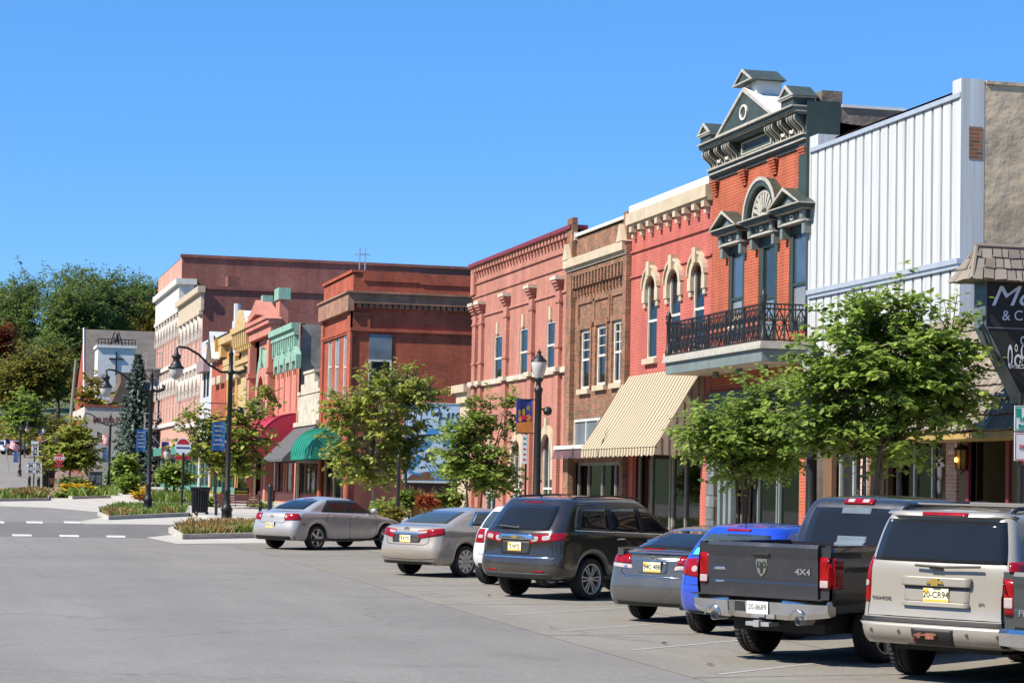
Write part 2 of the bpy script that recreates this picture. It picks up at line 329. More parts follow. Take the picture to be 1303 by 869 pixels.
ROADM = roadmat('road_asphalt', (.188, .176, .16), 3.1); M['parking'] = roadmat('parking_asphalt', (.196, .18, .152), 9.7); M['asphalt_dark'] = roadmat('dark_asphalt', (.135, .128, .118), 5.5)
YS = sorted(set([-200, -60, -20]+list(range(0, 156, 5))+[150, 175, 200, 225, 250, 260, 270, 280, 290, 310, 330, 365, 400, 450, 500, 600, 700, 950, 1200]))
def strip(name, x0, x1, y0, y1, dz, mt, kind='structure', mi=None):
    ys = [y0]+[y for y in YS if y0 < y < y1]+[y1]
    mb = MB()
    for a, b in zip(ys, ys[1:]): mb.quad((x0, a, gz(a)+dz), (x1, a, gz(a)+dz), (x1, b, gz(b)+dz), (x0, b, gz(b)+dz))
    return tag(mb.build(name, mt), kind=kind)
def slab(mb, poly, h, base=-.05, mi=0):          # raised polygon (world xy) following the slope
    mb.prism([(x, y, gz(y)+base) for x, y in poly], [(x, y, gz(y)+h) for x, y in poly], mi)
mb = MB(); rr = random.Random(2); NA = 60; hh = [[0]*8 for _ in range(NA+1)]  # unseen hill ring, added out of view to darken reflections and low sky light
for i in range(NA):
    a0, a1 = [radians(130+k*(165/NA)) for k in (i, i+1)]
    for (r0, h0), (r1, h1) in (((75, -3), (85, 9)), ((85, 9), (110, 20)), ((110, 20), (170, 27)), ((170, 27), (260, 30))):
        def HP(r, h, a): k = 1+.18*sin(a*9)+.1*sin(a*23+1); return (r*cos(a), 30+r*sin(a), h*k if h > 0 else h)
        mb.quad(HP(r0, h0, a0), HP(r0, h0, a1), HP(r1, h1, a1), HP(r1, h1, a0))
tag(mb.build('unseen_hills', mat('unseen_slope', (.075, .09, .035), .95, .5, .25, c2=(.03, .04, .015))), kind='structure')
strip('ground', -700, 700, -200, 1200, -.012, M['turf'])
strip('road', -16, 15, -60, 330, .0, ROADM)
strip('parking_lane', 8.35, 15.0, -20, 72, .004, M['parking'])
# tar joints in the parking lane
mb = MB()
for y in [6, 12.5, 19, 24.6, 31, 38, 44, 51, 58, 65]:
    mb.quad((8.35, y, gz(y)+.0065), (15, y+1.1, gz(y+1.1)+.0065), (15, y+1.14, gz(y+1.14)+.0065), (8.35, y+.04, gz(y+.04)+.0065))
for x in (11.6,):
    for y in range(0, 70, 5): mb.quad((x, y, gz(y)+.0066), (x+.035, y, gz(y)+.0066), (x+.035, y+5, gz(y+5)+.0066), (x, y+5, gz(y+5)+.0066))
tag(mb.build('pavement_joints', M['asphalt_dark']), kind='structure')
# angled stall lines
mb = MB()
PSI = radians(50)
hx, hy = sin(PSI), cos(PSI); gx, gy = cos(PSI)*.04, -sin(PSI)*.04
def gq(mb, pts, dz): mb.add([(x, y, gz(y)+dz) for x, y in pts], [(0, 1, 2, 3)])
STALL = 3.42
for k in range(16):
    y0 = 18.2 + k*STALL
    if y0 > 64: break
    a = (8.8, y0); b = (8.8+5.8*hx/hx*.98, y0+5.8*hy/hx*.98)
    gq(mb, [(a[0]-gx, a[1]-gy), (a[0]+gx, a[1]+gy), (b[0]+gx, b[1]+gy), (b[0]-gx, b[1]-gy)], .008)
tag(mb.build('parking_lines', M['line_worn']), kind='structure')
# crossing band and dashes
mb = MB(); gp = [(-16, 69.5), onG(196, 684.5), onG(236, 678), onG(230, 668.5), (-16, 89)]; mb.add([(x, y, gz(y)+.005) for x, y in gp], [(0, 1, 2, 3, 4)]); tag(mb.build('crossing_band', M['asphalt_dark']), kind='structure')
mb = MB()
for r in ([(0, 6, 664.5), (34, 55, 664.5), (82, 102, 664.5)], [(16, 41, 681), (76, 101, 681.8), (136, 160, 682.6)]):
    for a, b, y in r:
        p = onG(a, y+1.3); q_ = onG(b, y+1.6); r_ = onG(b-1, y-.9); s_ = onG(a-1, y-1.2)
        gq(mb, [p, q_, r_, s_], .010)
tag(mb.build('crossing_lines', M['line']), kind='structure')
# sidewalks
mb = MB(); ys = [-20]+[y for y in YS if -20 < y < 230]+[230]
for a, b in zip(ys, ys[1:]):
    if a < 72:
        mb.quad((15.16, a, gz(a)+.14), (V+.5, a, gz(a)+.14), (V+.5, b, gz(b)+.14), (15.16, b, gz(b)+.14))
    else:
        mb.quad((11.2, a, gz(a)+.14), (V+.5, a, gz(a)+.14), (V+.5, b, gz(b)+.14), (11.2, b, gz(b)+.14))
tag(mb.build('sidewalk', M['concrete']), kind='structure')
mb = MB()
for a, b in zip(ys, ys[1:]):
    x = 15.0 if a < 72 else 11.04
    pa = [(x, a, gz(a)-.05), (x+.16, a, gz(a)-.05), (x+.16, a, gz(a)+.145), (x, a, gz(a)+.145)]
    pb = [(p[0], b, p[2]-gz(a)+gz(b)) for p in pa]
    mb.prism(pa, pb)
mb.prism([(11.04, 71.85, gz(72)-.05), (15.16, 71.85, gz(72)-.05), (15.16, 71.85, gz(72)+.146), (11.04, 71.85, gz(72)+.146)], [(11.04, 71.998, gz(72)-.05), (15.16, 71.998, gz(72)-.05), (15.16, 71.998, gz(72)+.146), (11.04, 71.998, gz(72)+.146)])
tag(mb.build('kerb', M['kerb']), kind='structure')
# pocket park between the salmon and the red building
mb = MB(); mb.quad((V+.5, 86.3, gz(86)+.13), (60, 86.3, gz(86)+.13), (60, 113, gz(113)+.13), (V+.5, 113, gz(113)+.13)); tag(mb.build('park_ground', M['turf']), kind='structure')
# plaza behind the crossing, flush aprons
mb = MB(); P_ = [onG(*p) for p in [(92, 665), (150, 655), (345, 653), (345, 668.5), (110, 666.5)]]
mb.add([(x, y, gz(y)+.006) for x, y in P_], [(0, 4, 3, 2, 1)])
P_ = [onG(*p) for p in [(186, 684), (224, 692), (350, 691), (350, 677), (215, 681)]]
mb.add([(x, y, gz(y)+.009) for x, y in P_], [(0, 1, 2, 3, 4)])
P_ = [onG(*p) for p in [(0, 644), (60, 646), (130, 652), (250, 640), (175, 634), (0, 634)]]
mb.add([(x, y, gz(y)+.007) for x, y in P_], [(0, 1, 2, 3, 4, 5)])
tag(mb.build('plaza', M['concrete']), kind='structure')
def planter(name, pix, h=.17, w=.17):
    P_ = [Vector(onG(*p)) for p in pix]; c = sum(P_, Vector((0, 0)))/len(P_)
    n_ = len(P_); inn = [p + (c-p).normalized()*w*1.6 for p in P_]
    mb = MB()
    for i in range(n_):
        j = (i+1) % n_
        lp = [P_[i], P_[j], inn[j], inn[i]]
        slab(mb, [tuple(q) for q in lp], h)
    tag(recalc(mb.build('kerb', M['kerb'])), kind='structure')
    mb = MB(); mb.add([(q.x, q.y, gz(q.y)+h-.06) for q in inn], [tuple(range(n_))]); tag(mb.build('soil', M['soil']), kind='structure')
    return [(q.x, q.y) for q in inn]
BED1 = planter('kerb', [(214, 678), (232, 686.5), (352, 684), (352, 670), (236, 668)])
BED2 = planter('kerb', [(124, 656), (138, 661.5), (240, 657), (240, 648), (150, 646)])
BED3 = planter('kerb', [(78, 631), (92, 635), (152, 633), (142, 626), (95, 626)])
BED4 = planter('kerb', [(-12, 633), (-8, 638), (62, 637), (62, 631), (-5, 630)], .16)
BED5 = planter('kerb', [(184, 643), (200, 647), (262, 646), (262, 640), (200, 638)], .3)
# distant side: red paver walk, sloping street kerb
mb = MB(); P_ = [onG(*p) for p in [(62, 634), (140, 630), (118, 600), (58, 590), (50, 600), (66, 622)]]
mb.add([(x, y, gz(y)+.01) for x, y in P_], [tuple(range(6))]); tag(mb.build('brick_walk', M['paver']), kind='structure')
mb = MB()
K1 = [(46, 592), (50, 600), (56, 610), (63, 620)]
pp = [onG(*p) for p in K1]
for a, b in zip(pp, pp[1:]): slab(mb, [a, (a[0]+.3, a[1]), (b[0]+.3, b[1]), b], .18)
tag(recalc(mb.build('kerb', M['kerb'])), kind='structure')
# ------------------------------------------------------------------ building kit
def wp(o, p):
    o.parent = p
    if p.type == 'EMPTY': o.matrix_parent_inverse = p.matrix_basis.inverted()
    return o
def part(mb, name, ms, p, label=None, smooth=False, fix=False):
    o = mb.build(name, ms, smooth=smooth)
    if fix: recalc(o)
    wp(o, p)
    if label: o['label'] = label
    return o
class Bld:
    def __init__(s, name, label, cat, y0, y1, top, X=V, depth=24, group=None, base=None):
        s.y0, s.y1, s.top, s.X, s.depth = y0, y1, top, X, depth
        s.base = gz(y0)-.3 if base is None else base
        s.root = tag(empty(name, (X, (y0+y1)/2, gz((y0+y1)/2))), label, cat, group)
        s.holes = []
    def fb(s, mb, a, b, z0, z1, d0, d1, mi=0): return mb.box(s.X-d1, s.X-d0, a, b, z0, z1, mi)
    def fq(s, mb, a, b, z0, z1, d, mi=0):
        x = s.X-d; return mb.quad((x, a, z0), (x, a, z1), (x, b, z1), (x, b, z0), mi)
    def wall(s, m, side_m=None, z1=None, rev=.12, back=True, side_top=None, roofz=None, far=True):
        mb = MB(); top = s.top; X = s.X
        ss = sorted(set([s.y0, s.y1]+[h[0] for h in s.holes]+[h[1] for h in s.holes]))
        zs = sorted(set([s.base, top]+[h[2] for h in s.holes]+[h[3] for h in s.holes]))
        for a, b in zip(ss, ss[1:]):
            run = None
            for c, d in zip(zs, zs[1:]):
                sm, zm = (a+b)/2, (c+d)/2
                inside = any(h[0] < sm < h[1] and h[2] < zm < h[3] for h in s.holes)
                if inside:
                    if run: s.fq(mb, a, b, run[0], run[1], 0); run = None
                else: run = (run[0], d) if run else (c, d)
            if run: s.fq(mb, a, b, run[0], run[1], 0)
        for h in s.holes:
            a, b, c, d = h[:4]; x0, x1 = X, X+rev
            mb.quad((x0, a, c), (x0, a, d), (x1, a, d), (x1, a, c)); mb.quad((x0, b, c), (x1, b, c), (x1, b, d), (x0, b, d))
            mb.quad((x0, a, d), (x0, b, d), (x1, b, d), (x1, a, d)); mb.quad((x0, a, c), (x1, a, c), (x1, b, c), (x0, b, c))
            if len(h) > 4 and h[4]:
                r = h[4]; N = 10; sm = (a+b)/2; hw = (b-a)/2
                for sg in (-1, 1):
                    for k in range(N):
                        t0, t1 = pi/2*k/N, pi/2*(k+1)/N
                        p0 = (sm+sg*hw*cos(t0), d-r+r*sin(t0)); p1 = (sm+sg*hw*cos(t1), d-r+r*sin(t1))
                        mb.quad((X, p0[0], p0[1]), (X, p1[0], p1[1]), (X, p1[0], d), (X, p0[0], d))
                        mb.quad((X, p0[0], p0[1]), (X+rev, p0[0], p0[1]), (X+rev, p1[0], p1[1]), (X, p1[0], p1[1]))
        st = side_top or top; x1 = X+s.depth
        ms = [m, side_m or m]
        mb.quad((X, s.y0, s.base), (x1, s.y0, s.base), (x1, s.y0, st), (X, s.y0, top), 1)
        mb.quad((X, s.y1, s.base), (X, s.y1, top), (x1, s.y1, st), (x1, s.y1, s.base), 1)
        mb.quad((x1, s.y0, s.base), (x1, s.y1, s.base), (x1, s.y1, st), (x1, s.y0, st), 1)
        mb.box(X, X+.3, s.y0, s.y1, top-.05, top-.002, 0)
        o = part(mb, 'wall', ms, s.root)
        rz = roofz or min(top, st)-.6
        r = MB(); r.quad((X+.01, s.y0+.01, rz), (x1-.01, s.y0+.01, rz-.3), (x1-.01, s.y1-.01, rz-.3), (X+.01, s.y1-.01, rz)); part(r, 'roof', M['roof'], s.root)
        return o
    def win(s, R, fm, gm, arch=0, dep=.07, rail=.5, mull=0, fw=.055, sill=None, hole=True, bars=0, name='window', glass2=None, label=None, blind=None):
        a, b, c, d = R[:4]
        if hole: s.holes.append((a, b, c, d, arch))
        X = s.X+dep; mb = MB()
        for q in ((a, a+fw, c, d), (b-fw, b, c, d), (a+fw, b-fw, c, c+fw), (a+fw, b-fw, d-fw, d)): mb.box(X-.05, X+.04, q[0], q[1], q[2], q[3])
        if rail: zr = c+(d-c)*rail; mb.box(X-.04, X+.04, a+fw, b-fw, zr-.035, zr+.035)
        for k in range(mull): y = a+(b-a)*(k+1)/(mull+1); mb.box(X-.035, X+.035, y-.03, y+.03, c+fw, d-fw)
        for k in range(bars):
            z = c+(d-c)*(rail + (1-rail)*(k+1)/(bars+1)); mb.box(X-.02, X+.03, a+fw, b-fw, z-.015, z+.015)
        w_ = part(mb, name, fm, s.root, label)
        if blind:
            k = MB(); rn = random.Random(int(a*97+c*31)); f_ = rn.uniform(.12, .5) if blind is True else blind; zz = d-(d-c)*f_
            k.quad((X+.1, a+.03, zz), (X+.1, a+.03, d), (X+.1, b-.03, d), (X+.1, b-.03, zz)); part(k, 'blind', M['blind'], w_); gm = M['clear']
            k = MB(); wv = (b-a)*rn.uniform(.12, .22)
            for s_, e_ in ((a+.02, a+wv), (b-wv, b-.02)):
                for j in range(6): y0, y1 = s_+(e_-s_)*j/6, s_+(e_-s_)*(j+1)/6; x0, x1 = X+.14+.03*(j % 2), X+.14+.03*((j+1) % 2); k.quad((x0, y0, c), (x0, y0, d), (x1, y1, d), (x1, y1, c))
            if rn.random() < .75: part(k, 'curtain', M['blind'], w_)
        g = MB()
        if glass2 and not blind and rail:
            zr = c+(d-c)*rail
            g.quad((X, a, c), (X, a, zr), (X, b, zr), (X, b, c), 1); g.quad((X, a, zr), (X, a, d), (X, b, d), (X, b, zr), 0); part(g, 'pane', [gm, glass2], w_)
        else:
            g.quad((X, a, c), (X, a, d), (X, b, d), (X, b, c)); part(g, 'pane', gm, w_)
        if sill:
            k = MB(); k.box(s.X-.12, s.X+.1, a-.12, b+.12, c-.16, c); part(k, 'sill', sill, w_)
        return w_
    def band(s, name, m, z0, z1, d, a=None, b=None, label=None, mi=None):
        mb = MB(); s.fb(mb, s.y0 if a is None else a, s.y1 if b is None else b, z0, z1, -.02, d); return part(mb, name, m, s.root, label)
    def room(s, a, b, z0, z1, dep=3.2, m=None):    # a real room behind shop glass
        mb = MB(); x0, x1 = s.X+.3, s.X+dep
        mb.quad((x1, a, z0), (x1, a, z1), (x1, b, z1), (x1, b, z0)); mb.quad((x0, a, z0), (x0, b, z0), (x1, b, z0), (x1, a, z0)); mb.quad((x0, a, z1), (x1, a, z1), (x1, b, z1), (x0, b, z1))
        mb.quad((x0, a, z0), (x1, a, z0), (x1, a, z1), (x0, a, z1)); mb.quad((x0, b, z0), (x0, b, z1), (x1, b, z1), (x1, b, z0))
        return part(mb, 'interior', m or M['interior'], s.root)
    def shop(s, a, b, z0, z1, fm, gm, divs, dep=.25, fw=.07, hole=True, name='shop_window', low=.45, lowm=None):
        # glazed front: divs = list of relative positions of the posts
        if hole: s.holes.append((a, b, s.base+.25, z1, 0))
        X = s.X+dep; ps = [0]+list(divs)+[1]; mb = MB()
        for p in ps:
            y = a+(b-a)*p; y = min(max(y, a+fw/2), b-fw/2); mb.box(X-.06, X+.05, y-fw/2, y+fw/2, z0, z1)
        mb.box(X-.05, X+.04, a, b, z1-.1, z1); mb.box(X-.05, X+.04, a, b, z0+low-.06, z0+low)
        o = part(mb, name, fm, s.root)
        g = MB(); g.quad((X, a, z0), (X, a, z1), (X, b, z1), (X, b, z0)); part(g, 'pane', gm, o)
        if low:
            k = MB(); k.box(X-.08, X-.052, a+.02, b-.02, z0-.2, z0+low-.07); part(k, 'stall_riser', lowm or fm, o)
        return o
def arch_band(mb, X, sm, zc, r0, r1, d0, d1, asp=1.0, a0=0, a1=pi, N=14, mi=0):   # flat ring segment on the facade, asp = height / half width
    for k in range(N):
        t0, t1 = a0+(a1-a0)*k/N, a0+(a1-a0)*(k+1)/N
        def P(r, t): return (sm+r*cos(t), zc+asp*r*sin(t))
        q = [P(r0, t0), P(r1, t0), P(r1, t1), P(r0, t1)]
        mb.prism([(X-d0, y, z) for y, z in q], [(X-d1, y, z) for y, z in q], mi)

M['stucco_d'] = mat('dark_stucco', (.2, .165, .13), .95, .35, 1.2, bump=.8, bscale=4); M['groove_tone'] = mat('beige_groove_shade', (.5, .46, .36), .5, .35, 2.5)  # screen groove bottoms: beige dirt colour that also stands in for groove shade
M['blind'] = mat('linen_blind', (.4, .38, .33), .8, .2, 2)
# brick kinds
M['bk_salmon'] = brick('salmon_painted_brick', (.47, .21, .16), (.42, .185, .14), (.34, .15, .115), .26, .085, .012, .14, .7, bump=.5)
M['bk_coral'] = brick('coral_painted_brick', (.50, .14, .11), (.45, .125, .098), (.36, .095, .078), .26, .085, .012, .12, .6, bump=.5)
M['bk_orange'] = brick('orange_red_brick', (.43, .085, .036), (.36, .068, .03), (.40, .22, .15), .23, .078, .009, .2, .8)
M['bk_brown'] = brick('mottled_brown_brick', (.36, .135, .07), (.16, .092, .062), (.27, .21, .15), .24, .08, .012, .45, 1.6)
M['bk_red'] = brick('dark_red_brick', (.46, .105, .055), (.38, .085, .046), (.28, .1, .07), .3, .1, .012, .35, .5, stain=(.13, .05, .04))
M['bk_pink'] = brick('pink_painted_brick', (.58, .32, .25), (.55, .3, .235), (.48, .26, .2), .4, .16, .012, .14, .3)
M['bk_purple'] = brick('purple_brown_brick', (.31, .12, .095), (.245, .098, .08), (.25, .105, .085), .4, .16, .02, .35, .25, stain=(.27, .07, .04))
M['bk_pink2'] = brick('coral_pink_brick', (.55, .225, .17), (.51, .205, .155), (.43, .17, .125), .3, .1, .012, .12, .5)
M['bk_pale'] = brick('pink_white_brick', (.5, .25, .2), (.62, .4, .34), (.6, .52, .46), .24, .08, .016, .2, 1)
M['granite'] = brick('rock_faced_stone', (.2, .22, .22), (.14, .15, .155), (.07, .08, .08), .5, .32, .02, .3, 2)
M['limestone'] = mat('limestone', (.52, .46, .37), .85, .25, 1.6, bump=.2, bscale=14)
M['grey_render'] = mat('grey_render', (.25, .24, .21), .9, .4, .8, bump=.2, bscale=10)
M['awn_red'] = mat('crimson_canvas', (.36, .015, .045), .75, .15, 3)
M['awn_grey'] = mat('grey_canvas', (.085, .082, .08), .8, .2, 3)
M['awn_green'] = mat('green_canvas', (.005, .2, .13), .6, .2, 3)
M['awn_brown'] = mat('plum_canvas', (.1, .055, .065), .8, .2, 3)
M['burgundy'] = mat('burgundy_paint', (.2, .02, .03), .5, .2, 4)
M['olive'] = mat('olive_paint', (.13, .105, .05), .7, .2, 3)
M['teal'] = mat('teal_paint', (.07, .24, .19), .5, .2, 3)
M['verdigris'] = mat('verdigris', (.24, .41, .32), .6, .25, 2.5)
M['grey_green_wall'] = mat('weathered_tin', (.3, .34, .32), .6, .3, 2)
M['rust'] = mat('rusty_brick', (.22, .08, .05), .9, .4, 5)

# ---------------------------------------------------------------- 1 salmon painted two-storey building
_, zt = onX(603, 341)
b = Bld('brick_building', 'salmon painted brick building with thin pilasters and arched ground floor openings', 'building', 72.06, 86.24, 10.85, depth=26)
zb = onX(660, 480)[1]                                            # belt course
for x0, x1, yt, yb in [(628.5, 638.5, 427, 485), (661, 671, 418, 478), (695, 706.5, 409, 469)]:
    R = rect(x0, x1, yt, yb); b.win(R, M['trimwhite'], M['glass'], rail=.5, blind=.15)
    mb = MB(); b.fb(mb, (R[0]+R[1])/2-.12, (R[0]+R[1])/2+.12, R[3]+.05, R[3]+.5, -.02, .07); part(mb, 'keystone', M['cream'], b.root)
for x0, x1, yt, yb in [(618, 631, 571, 650), (653, 664.5, 560, 648), (690, 703.5, 552, 648)]:
    R = rect(x0, x1, yt, yb); R = (R[0], R[1], gz(80)+.2, R[3]); w_ = b.win(R, M['trimwhite'], M['glass'], arch=(R[1]-R[0])/2*1.15, rail=.45, mull=1)
    mb = MB(); r = (R[1]-R[0])/2; zc = R[3]-r*1.15
    arch_band(mb, b.X, (R[0]+R[1])/2, zc, r+.01, r+.26, -.02, .10, asp=1.15)
    for sg in (-1, 1):
        y = (R[0]+R[1])/2+sg*(r+.13); b.fb(mb, y-.125, y+.125, zc-.75, zc, -.02, .10)
    b.fb(mb, (R[0]+R[1])/2-.13, (R[0]+R[1])/2+.13, R[3]-.02, R[3]+.55, -.02, .13)
    part(mb, 'arch_hood', M['cream'], w_)
b.wall(M['bk_salmon'])
capz = [onX(613, 389)[1], onX(645, 377)[1], onX(678, 366)[1], onX(712, 354)[1]]
zcap = sum(capz)/4
for px in (606.5, 614.5, 646, 678.5, 713):
    y = onX(px, 430)[0]; mb = MB()
    b.fb(mb, y-.25, y+.25, b.base+.1, zcap-.35, -.02, .13)
    for k in range(3): b.fb(mb, y-.26-.04*k, y+.26+.04*k, zcap-.35+.1*k, zcap-.25+.1*k, -.02, .19+.05*k)
    for z in (zb+.75, zcap-.8): b.fb(mb, y-.29, y+.29, z, z+.08, -.02, .16)
    p = part(mb, 'pilaster', M['bk_salmon'], b.root)
    mb = MB(); b.fb(mb, y-.38, y+.38, zcap-.049, zcap+.07, -.02, .32); part(mb, 'capital', M['limestone'], p)
    mb = MB(); b.fb(mb, y-.38, y+.38, zb-.06, zb+.09, .07, .25); part(mb, 'belt_cap', M['limestone'], p)
b.band('belt_course', M['limestone'], zb-.1, zb+.08, .1)
mb = MB(); zc = onX(603, 357)[1]
y = b.y0+.1
while y < b.y1-.1:
    b.fb(mb, y, y+.24, zc+.26, zc+.46, -.02, .14); b.fb(mb, y+.05, y+.19, zc+.1, zc+.26, -.02, .09); y += .44
b.fb(mb, b.y0, b.y1, zc+.46, zc+.6, -.02, .17); b.fb(mb, b.y0, b.y1, zcap+.32, zcap+.4, -.02, .05); b.fb(mb, b.y0, b.y1, zcap-.5, zcap-.42, -.02, .05); b.fb(mb, b.y0, b.y1, zc-.2, zc-.13, -.02, .06)
b.fb(mb, b.y1-.55, b.y1, zc-.6, b.top, -.02, .12)
part(mb, 'corbel_band', M['bk_salmon'], b.root)
mb = MB(); mb.box(V-.22, V+.4, b.y0-.55, b.y1+.12, b.top, b.top+.13); part(mb, 'coping', M['burgundy'], b.root)
mb = MB()                                                        # cream side porch beyond the far corner
py0, py1 = 86.26, onX(583, 500)[0]
zp = onX(592, 490)[1]
mb.box(V-.0, V+5, py0, py1-.4, b.base, zp-.7); mb.box(V-.14, V+5, py0, py1-.25, zp-.7, zp-.3); mb.box(V-.3, V+5, py0, py1, zp-.3, zp); mb.box(V-.08, V, py0+.2, py1-.6, b.base, zp-1.5)
part(mb, 'porch', M['cream'], b.root)

# ---------------------------------------------------------------- 2 brown brick building
b = Bld('brick_building', 'mottled brown brick building with stepped corbels, beside the salmon one', 'building', 65.3, 72.04, 10.55)
for x0, x1, yt, yb in [(739.5, 751, 420, 495), (759.5, 771.5, 414, 490), (780.5, 793.5, 408, 487)]:
    R = rect(x0, x1, yt, yb); w_ = b.win(R, M['trimwhite'], M['glass'], rail=.5, sill=M['cream'], mull=1 if x0 > 770 else 0, bars=2, fw=.09, blind=True)
    mb = MB(); b.fb(mb, R[0]-.2, R[1]+.2, R[3]+.02, R[3]+.2, -.02, .06); b.fb(mb, R[0]-.2, R[0]-.05, R[2], R[3]+.02, -.02, .05); b.fb(mb, R[1]+.05, R[1]+.2, R[2], R[3]+.02, -.02, .05); part(mb, 'surround', M['bk_brown'], w_)
R = rect(729, 800, 530, 574); b.win((66.0, R[1], R[2], R[3]), M['trimwhite'], M['glass_grey'], rail=0, mull=3, name='transom_window', fw=.1)
zs0 = onX(740, 588)[1]
b.shop(66.0, 71.45, gz(70)+.15, zs0, M['postgrey'], M['clear'], [.23, .5, .78], fw=.05, low=.5, lowm=M['bk_brown']); b.room(66.0, 71.45, gz(70)+.15, zs0)
b.wall(M['bk_brown'])
mb = MB(); z1 = onX(760, 318)[1]
y = b.y0+.15
while y < b.y1-.25:
    zz = z1-.42; b.fb(mb, y, y+.13, zz, zz+.3, -.02, .11); y += .26
z2 = onX(765, 365)[1]; y = b.y0+.55
while y < b.y1-.7:
    b.fb(mb, y, y+.16, z2+.15, z2+.55, -.02, .14); b.fb(mb, y+.03, y+.13, z2-.12, z2+.15, -.02, .08); y += .36
b.fb(mb, b.y0+.4, b.y1-.5, z2+.55, z2+.68, -.02, .15)
for c in (738, 757, 780):                                        # framed panels
    R = rect(c-1, c+20, 385, 405); zz = z2-1.15
    for q in ((R[0], R[1], zz+.75, zz+.83), (R[0], R[1], zz, zz+.08), (R[0], R[0]+.08, zz+.08, zz+.75), (R[1]-.08, R[1], zz+.08, zz+.75)): b.fb(mb, *q, -.02, .05)
b.fb(mb, b.y1-.62, b.y1, b.base+.2, z1+1.3, -.02, .16); b.fb(mb, b.y0, b.y0+.36, b.base+.2, z1+.8, -.02, .16)
part(mb, 'corbelling', M['bk_brown'], b.root)
zl, zr_ = onX(722, 345)[1], onX(803, 314)[1]
mb = MB(); zm = (zl+zr_)/2
b.fb(mb, b.y0+.02, b.y1-.0, zm-.05, zm+.22, -.02, .3); b.fb(mb, b.y0+.02, b.y1, zm-.17, zm-.05, -.02, .2)
for y in (b.y0+.3, b.y1-.3):
    mb.prism([(V-.32, y-.32, zm+.22), (V-.32, y+.32, zm+.22), (V-.32, y, zm+.75)], [(V+.02, y-.32, zm+.22), (V+.02, y+.32, zm+.22), (V+.02, y, zm+.75)])
part(mb, 'cornice', M['cream'], b.root, fix=True)
mb = MB(); mb.box(V-.08, V+.4, b.y0, b.y1-.7, b.top, b.top+.1); mb.box(V-.1, V+.4, b.y1-.69, b.y1-.05, b.top-.1, b.top+.16); part(mb, 'coping', M['trimwhite'], b.root)
mb = MB(); za = onX(740, 571)[1]
mb.box(V-.5, V, 66, b.y1-.02, za-.02, za+.1); part(mb, 'ledge', M['trimwhite'], b.root)
mb = MB(); N = 44
for k in range(N):
    y = 66+(b.y1-66.05)*k/N; yy = 66+(b.y1-66.05)*(k+.8)/N; x = V-.55-(.02 if k % 2 else 0)
    mb.quad((V-.45, y, za-.03), (V-.45, yy+.03, za-.03), (x, yy+.03, za-.33), (x, y, za-.33))
part(mb, 'awning', M['awn_brown'], b.root)

def displays(b, a, c, n, seed):          # goods standing behind the shop glass
    rn = random.Random(seed); cs = [(.02, .3, .32), (.35, .05, .04), (.45, .4, .32), (.05, .08, .25), (.3, .2, .08), (.5, .48, .45)]
    for k in range(n):
        y = a+(c-a)*(k+.5)/n+rn.uniform(-.1, .1); z = gz(y)+.55; h = rn.uniform(.5, 1.2); x = b.X+.55+rn.uniform(0, .5); mb = MB(); w_ = rn.uniform(.14, .26)
        mb.lathe([(w_*.5, 0), (w_*.9, .05), (w_, h*.3), (w_*.7, h*.55), (w_, h*.8), (w_*.4, h*.88), (w_*.3, h), (0, h+.04)], (x, y, z), 10); key = 'goods%d' % rn.randrange(6)
        if key not in M: M[key] = mat(key, cs[int(key[-1])], .8, .2, 3)
        part(mb, 'display_figure', M[key], b.root, smooth=True); mb = MB(); mb.box(x-.25, x+.25, y-.35, y+.35, gz(y)+.1, z); part(mb, 'display_plinth', M['interior'], b.root)
displays(b, 66.2, 71.2, 6, 1)
# ---------------------------------------------------------------- 3 coral building with the striped awning
b = Bld('brick_building', 'coral red painted brick building with striped awning over its shopfront', 'building', 57.9, 65.28, 10.62)
for x0, x1, yt, yb in [(823.5, 836, 352, 456), (851.5, 865.5, 344, 449), (882, 896, 335, 442)]:
    R = rect(x0, x1, yt, yb); r = (R[1]-R[0])/2
    w_ = b.win(R, M['trimwhite'], M['glass_blue'], arch=r*.8, rail=.46, sill=M['cream'], mull=0, glass2=M['glass'], blind=True)
    mb = MB(); sm = (R[0]+R[1])/2; zc = R[3]-r*.8
    arch_band(mb, b.X, sm, zc, r+.0, r+.2, -.02, .09, asp=.86); arch_band(mb, b.X, sm, zc+.04, r+.2, r+.28, -.02, .14, asp=.88)
    for sg in (-1, 1): y = sm+sg*(r+.13); b.fb(mb, y-.14, y+.14, zc-.36, zc, -.02, .1); b.fb(mb, y-.1, y+.1, zc-.52, zc-.36, -.02, .07)
    b.fb(mb, sm-.14, sm+.14, R[3], R[3]+.42, -.02, .18)
    part(mb, 'hood', M['cream'], w_)
b.shop(58.6, 64.85, gz(62)+.15, 3.75, M['postgrey'], M['clear'], [.3, .48, .52, .8], fw=.06, low=.45, lowm=M['wood_brown']); b.room(58.6, 64.85, gz(62)+.15, 3.75); displays(b, 58.9, 64.6, 5, 2)
b.wall(M['bk_coral'])
ztop = b.top
mb = MB(); b.fb(mb, b.y0, b.y1, ztop-.36, ztop-.02, -.02, .22); b.fb(mb, b.y0, b.y1, ztop-.44, ztop-.36, -.02, .14)
y = b.y0+.18
while y < b.y1-.3:
    b.fb(mb, y, y+.24, ztop-.6, ztop-.44, -.02, .2); b.fb(mb, y+.04, y+.2, ztop-.78, ztop-.6, -.02, .13); y += .83
part(mb, 'cornice', M['cream'], b.root)
mb = MB(); b.fb(mb, b.y0, b.y1, ztop-1.2, ztop-1.14, -.02, .05); b.fb(mb, b.y0, b.y1, ztop-1.95, ztop-1.89, -.02, .05); part(mb, 'string_course', M['bk_coral'], b.root)
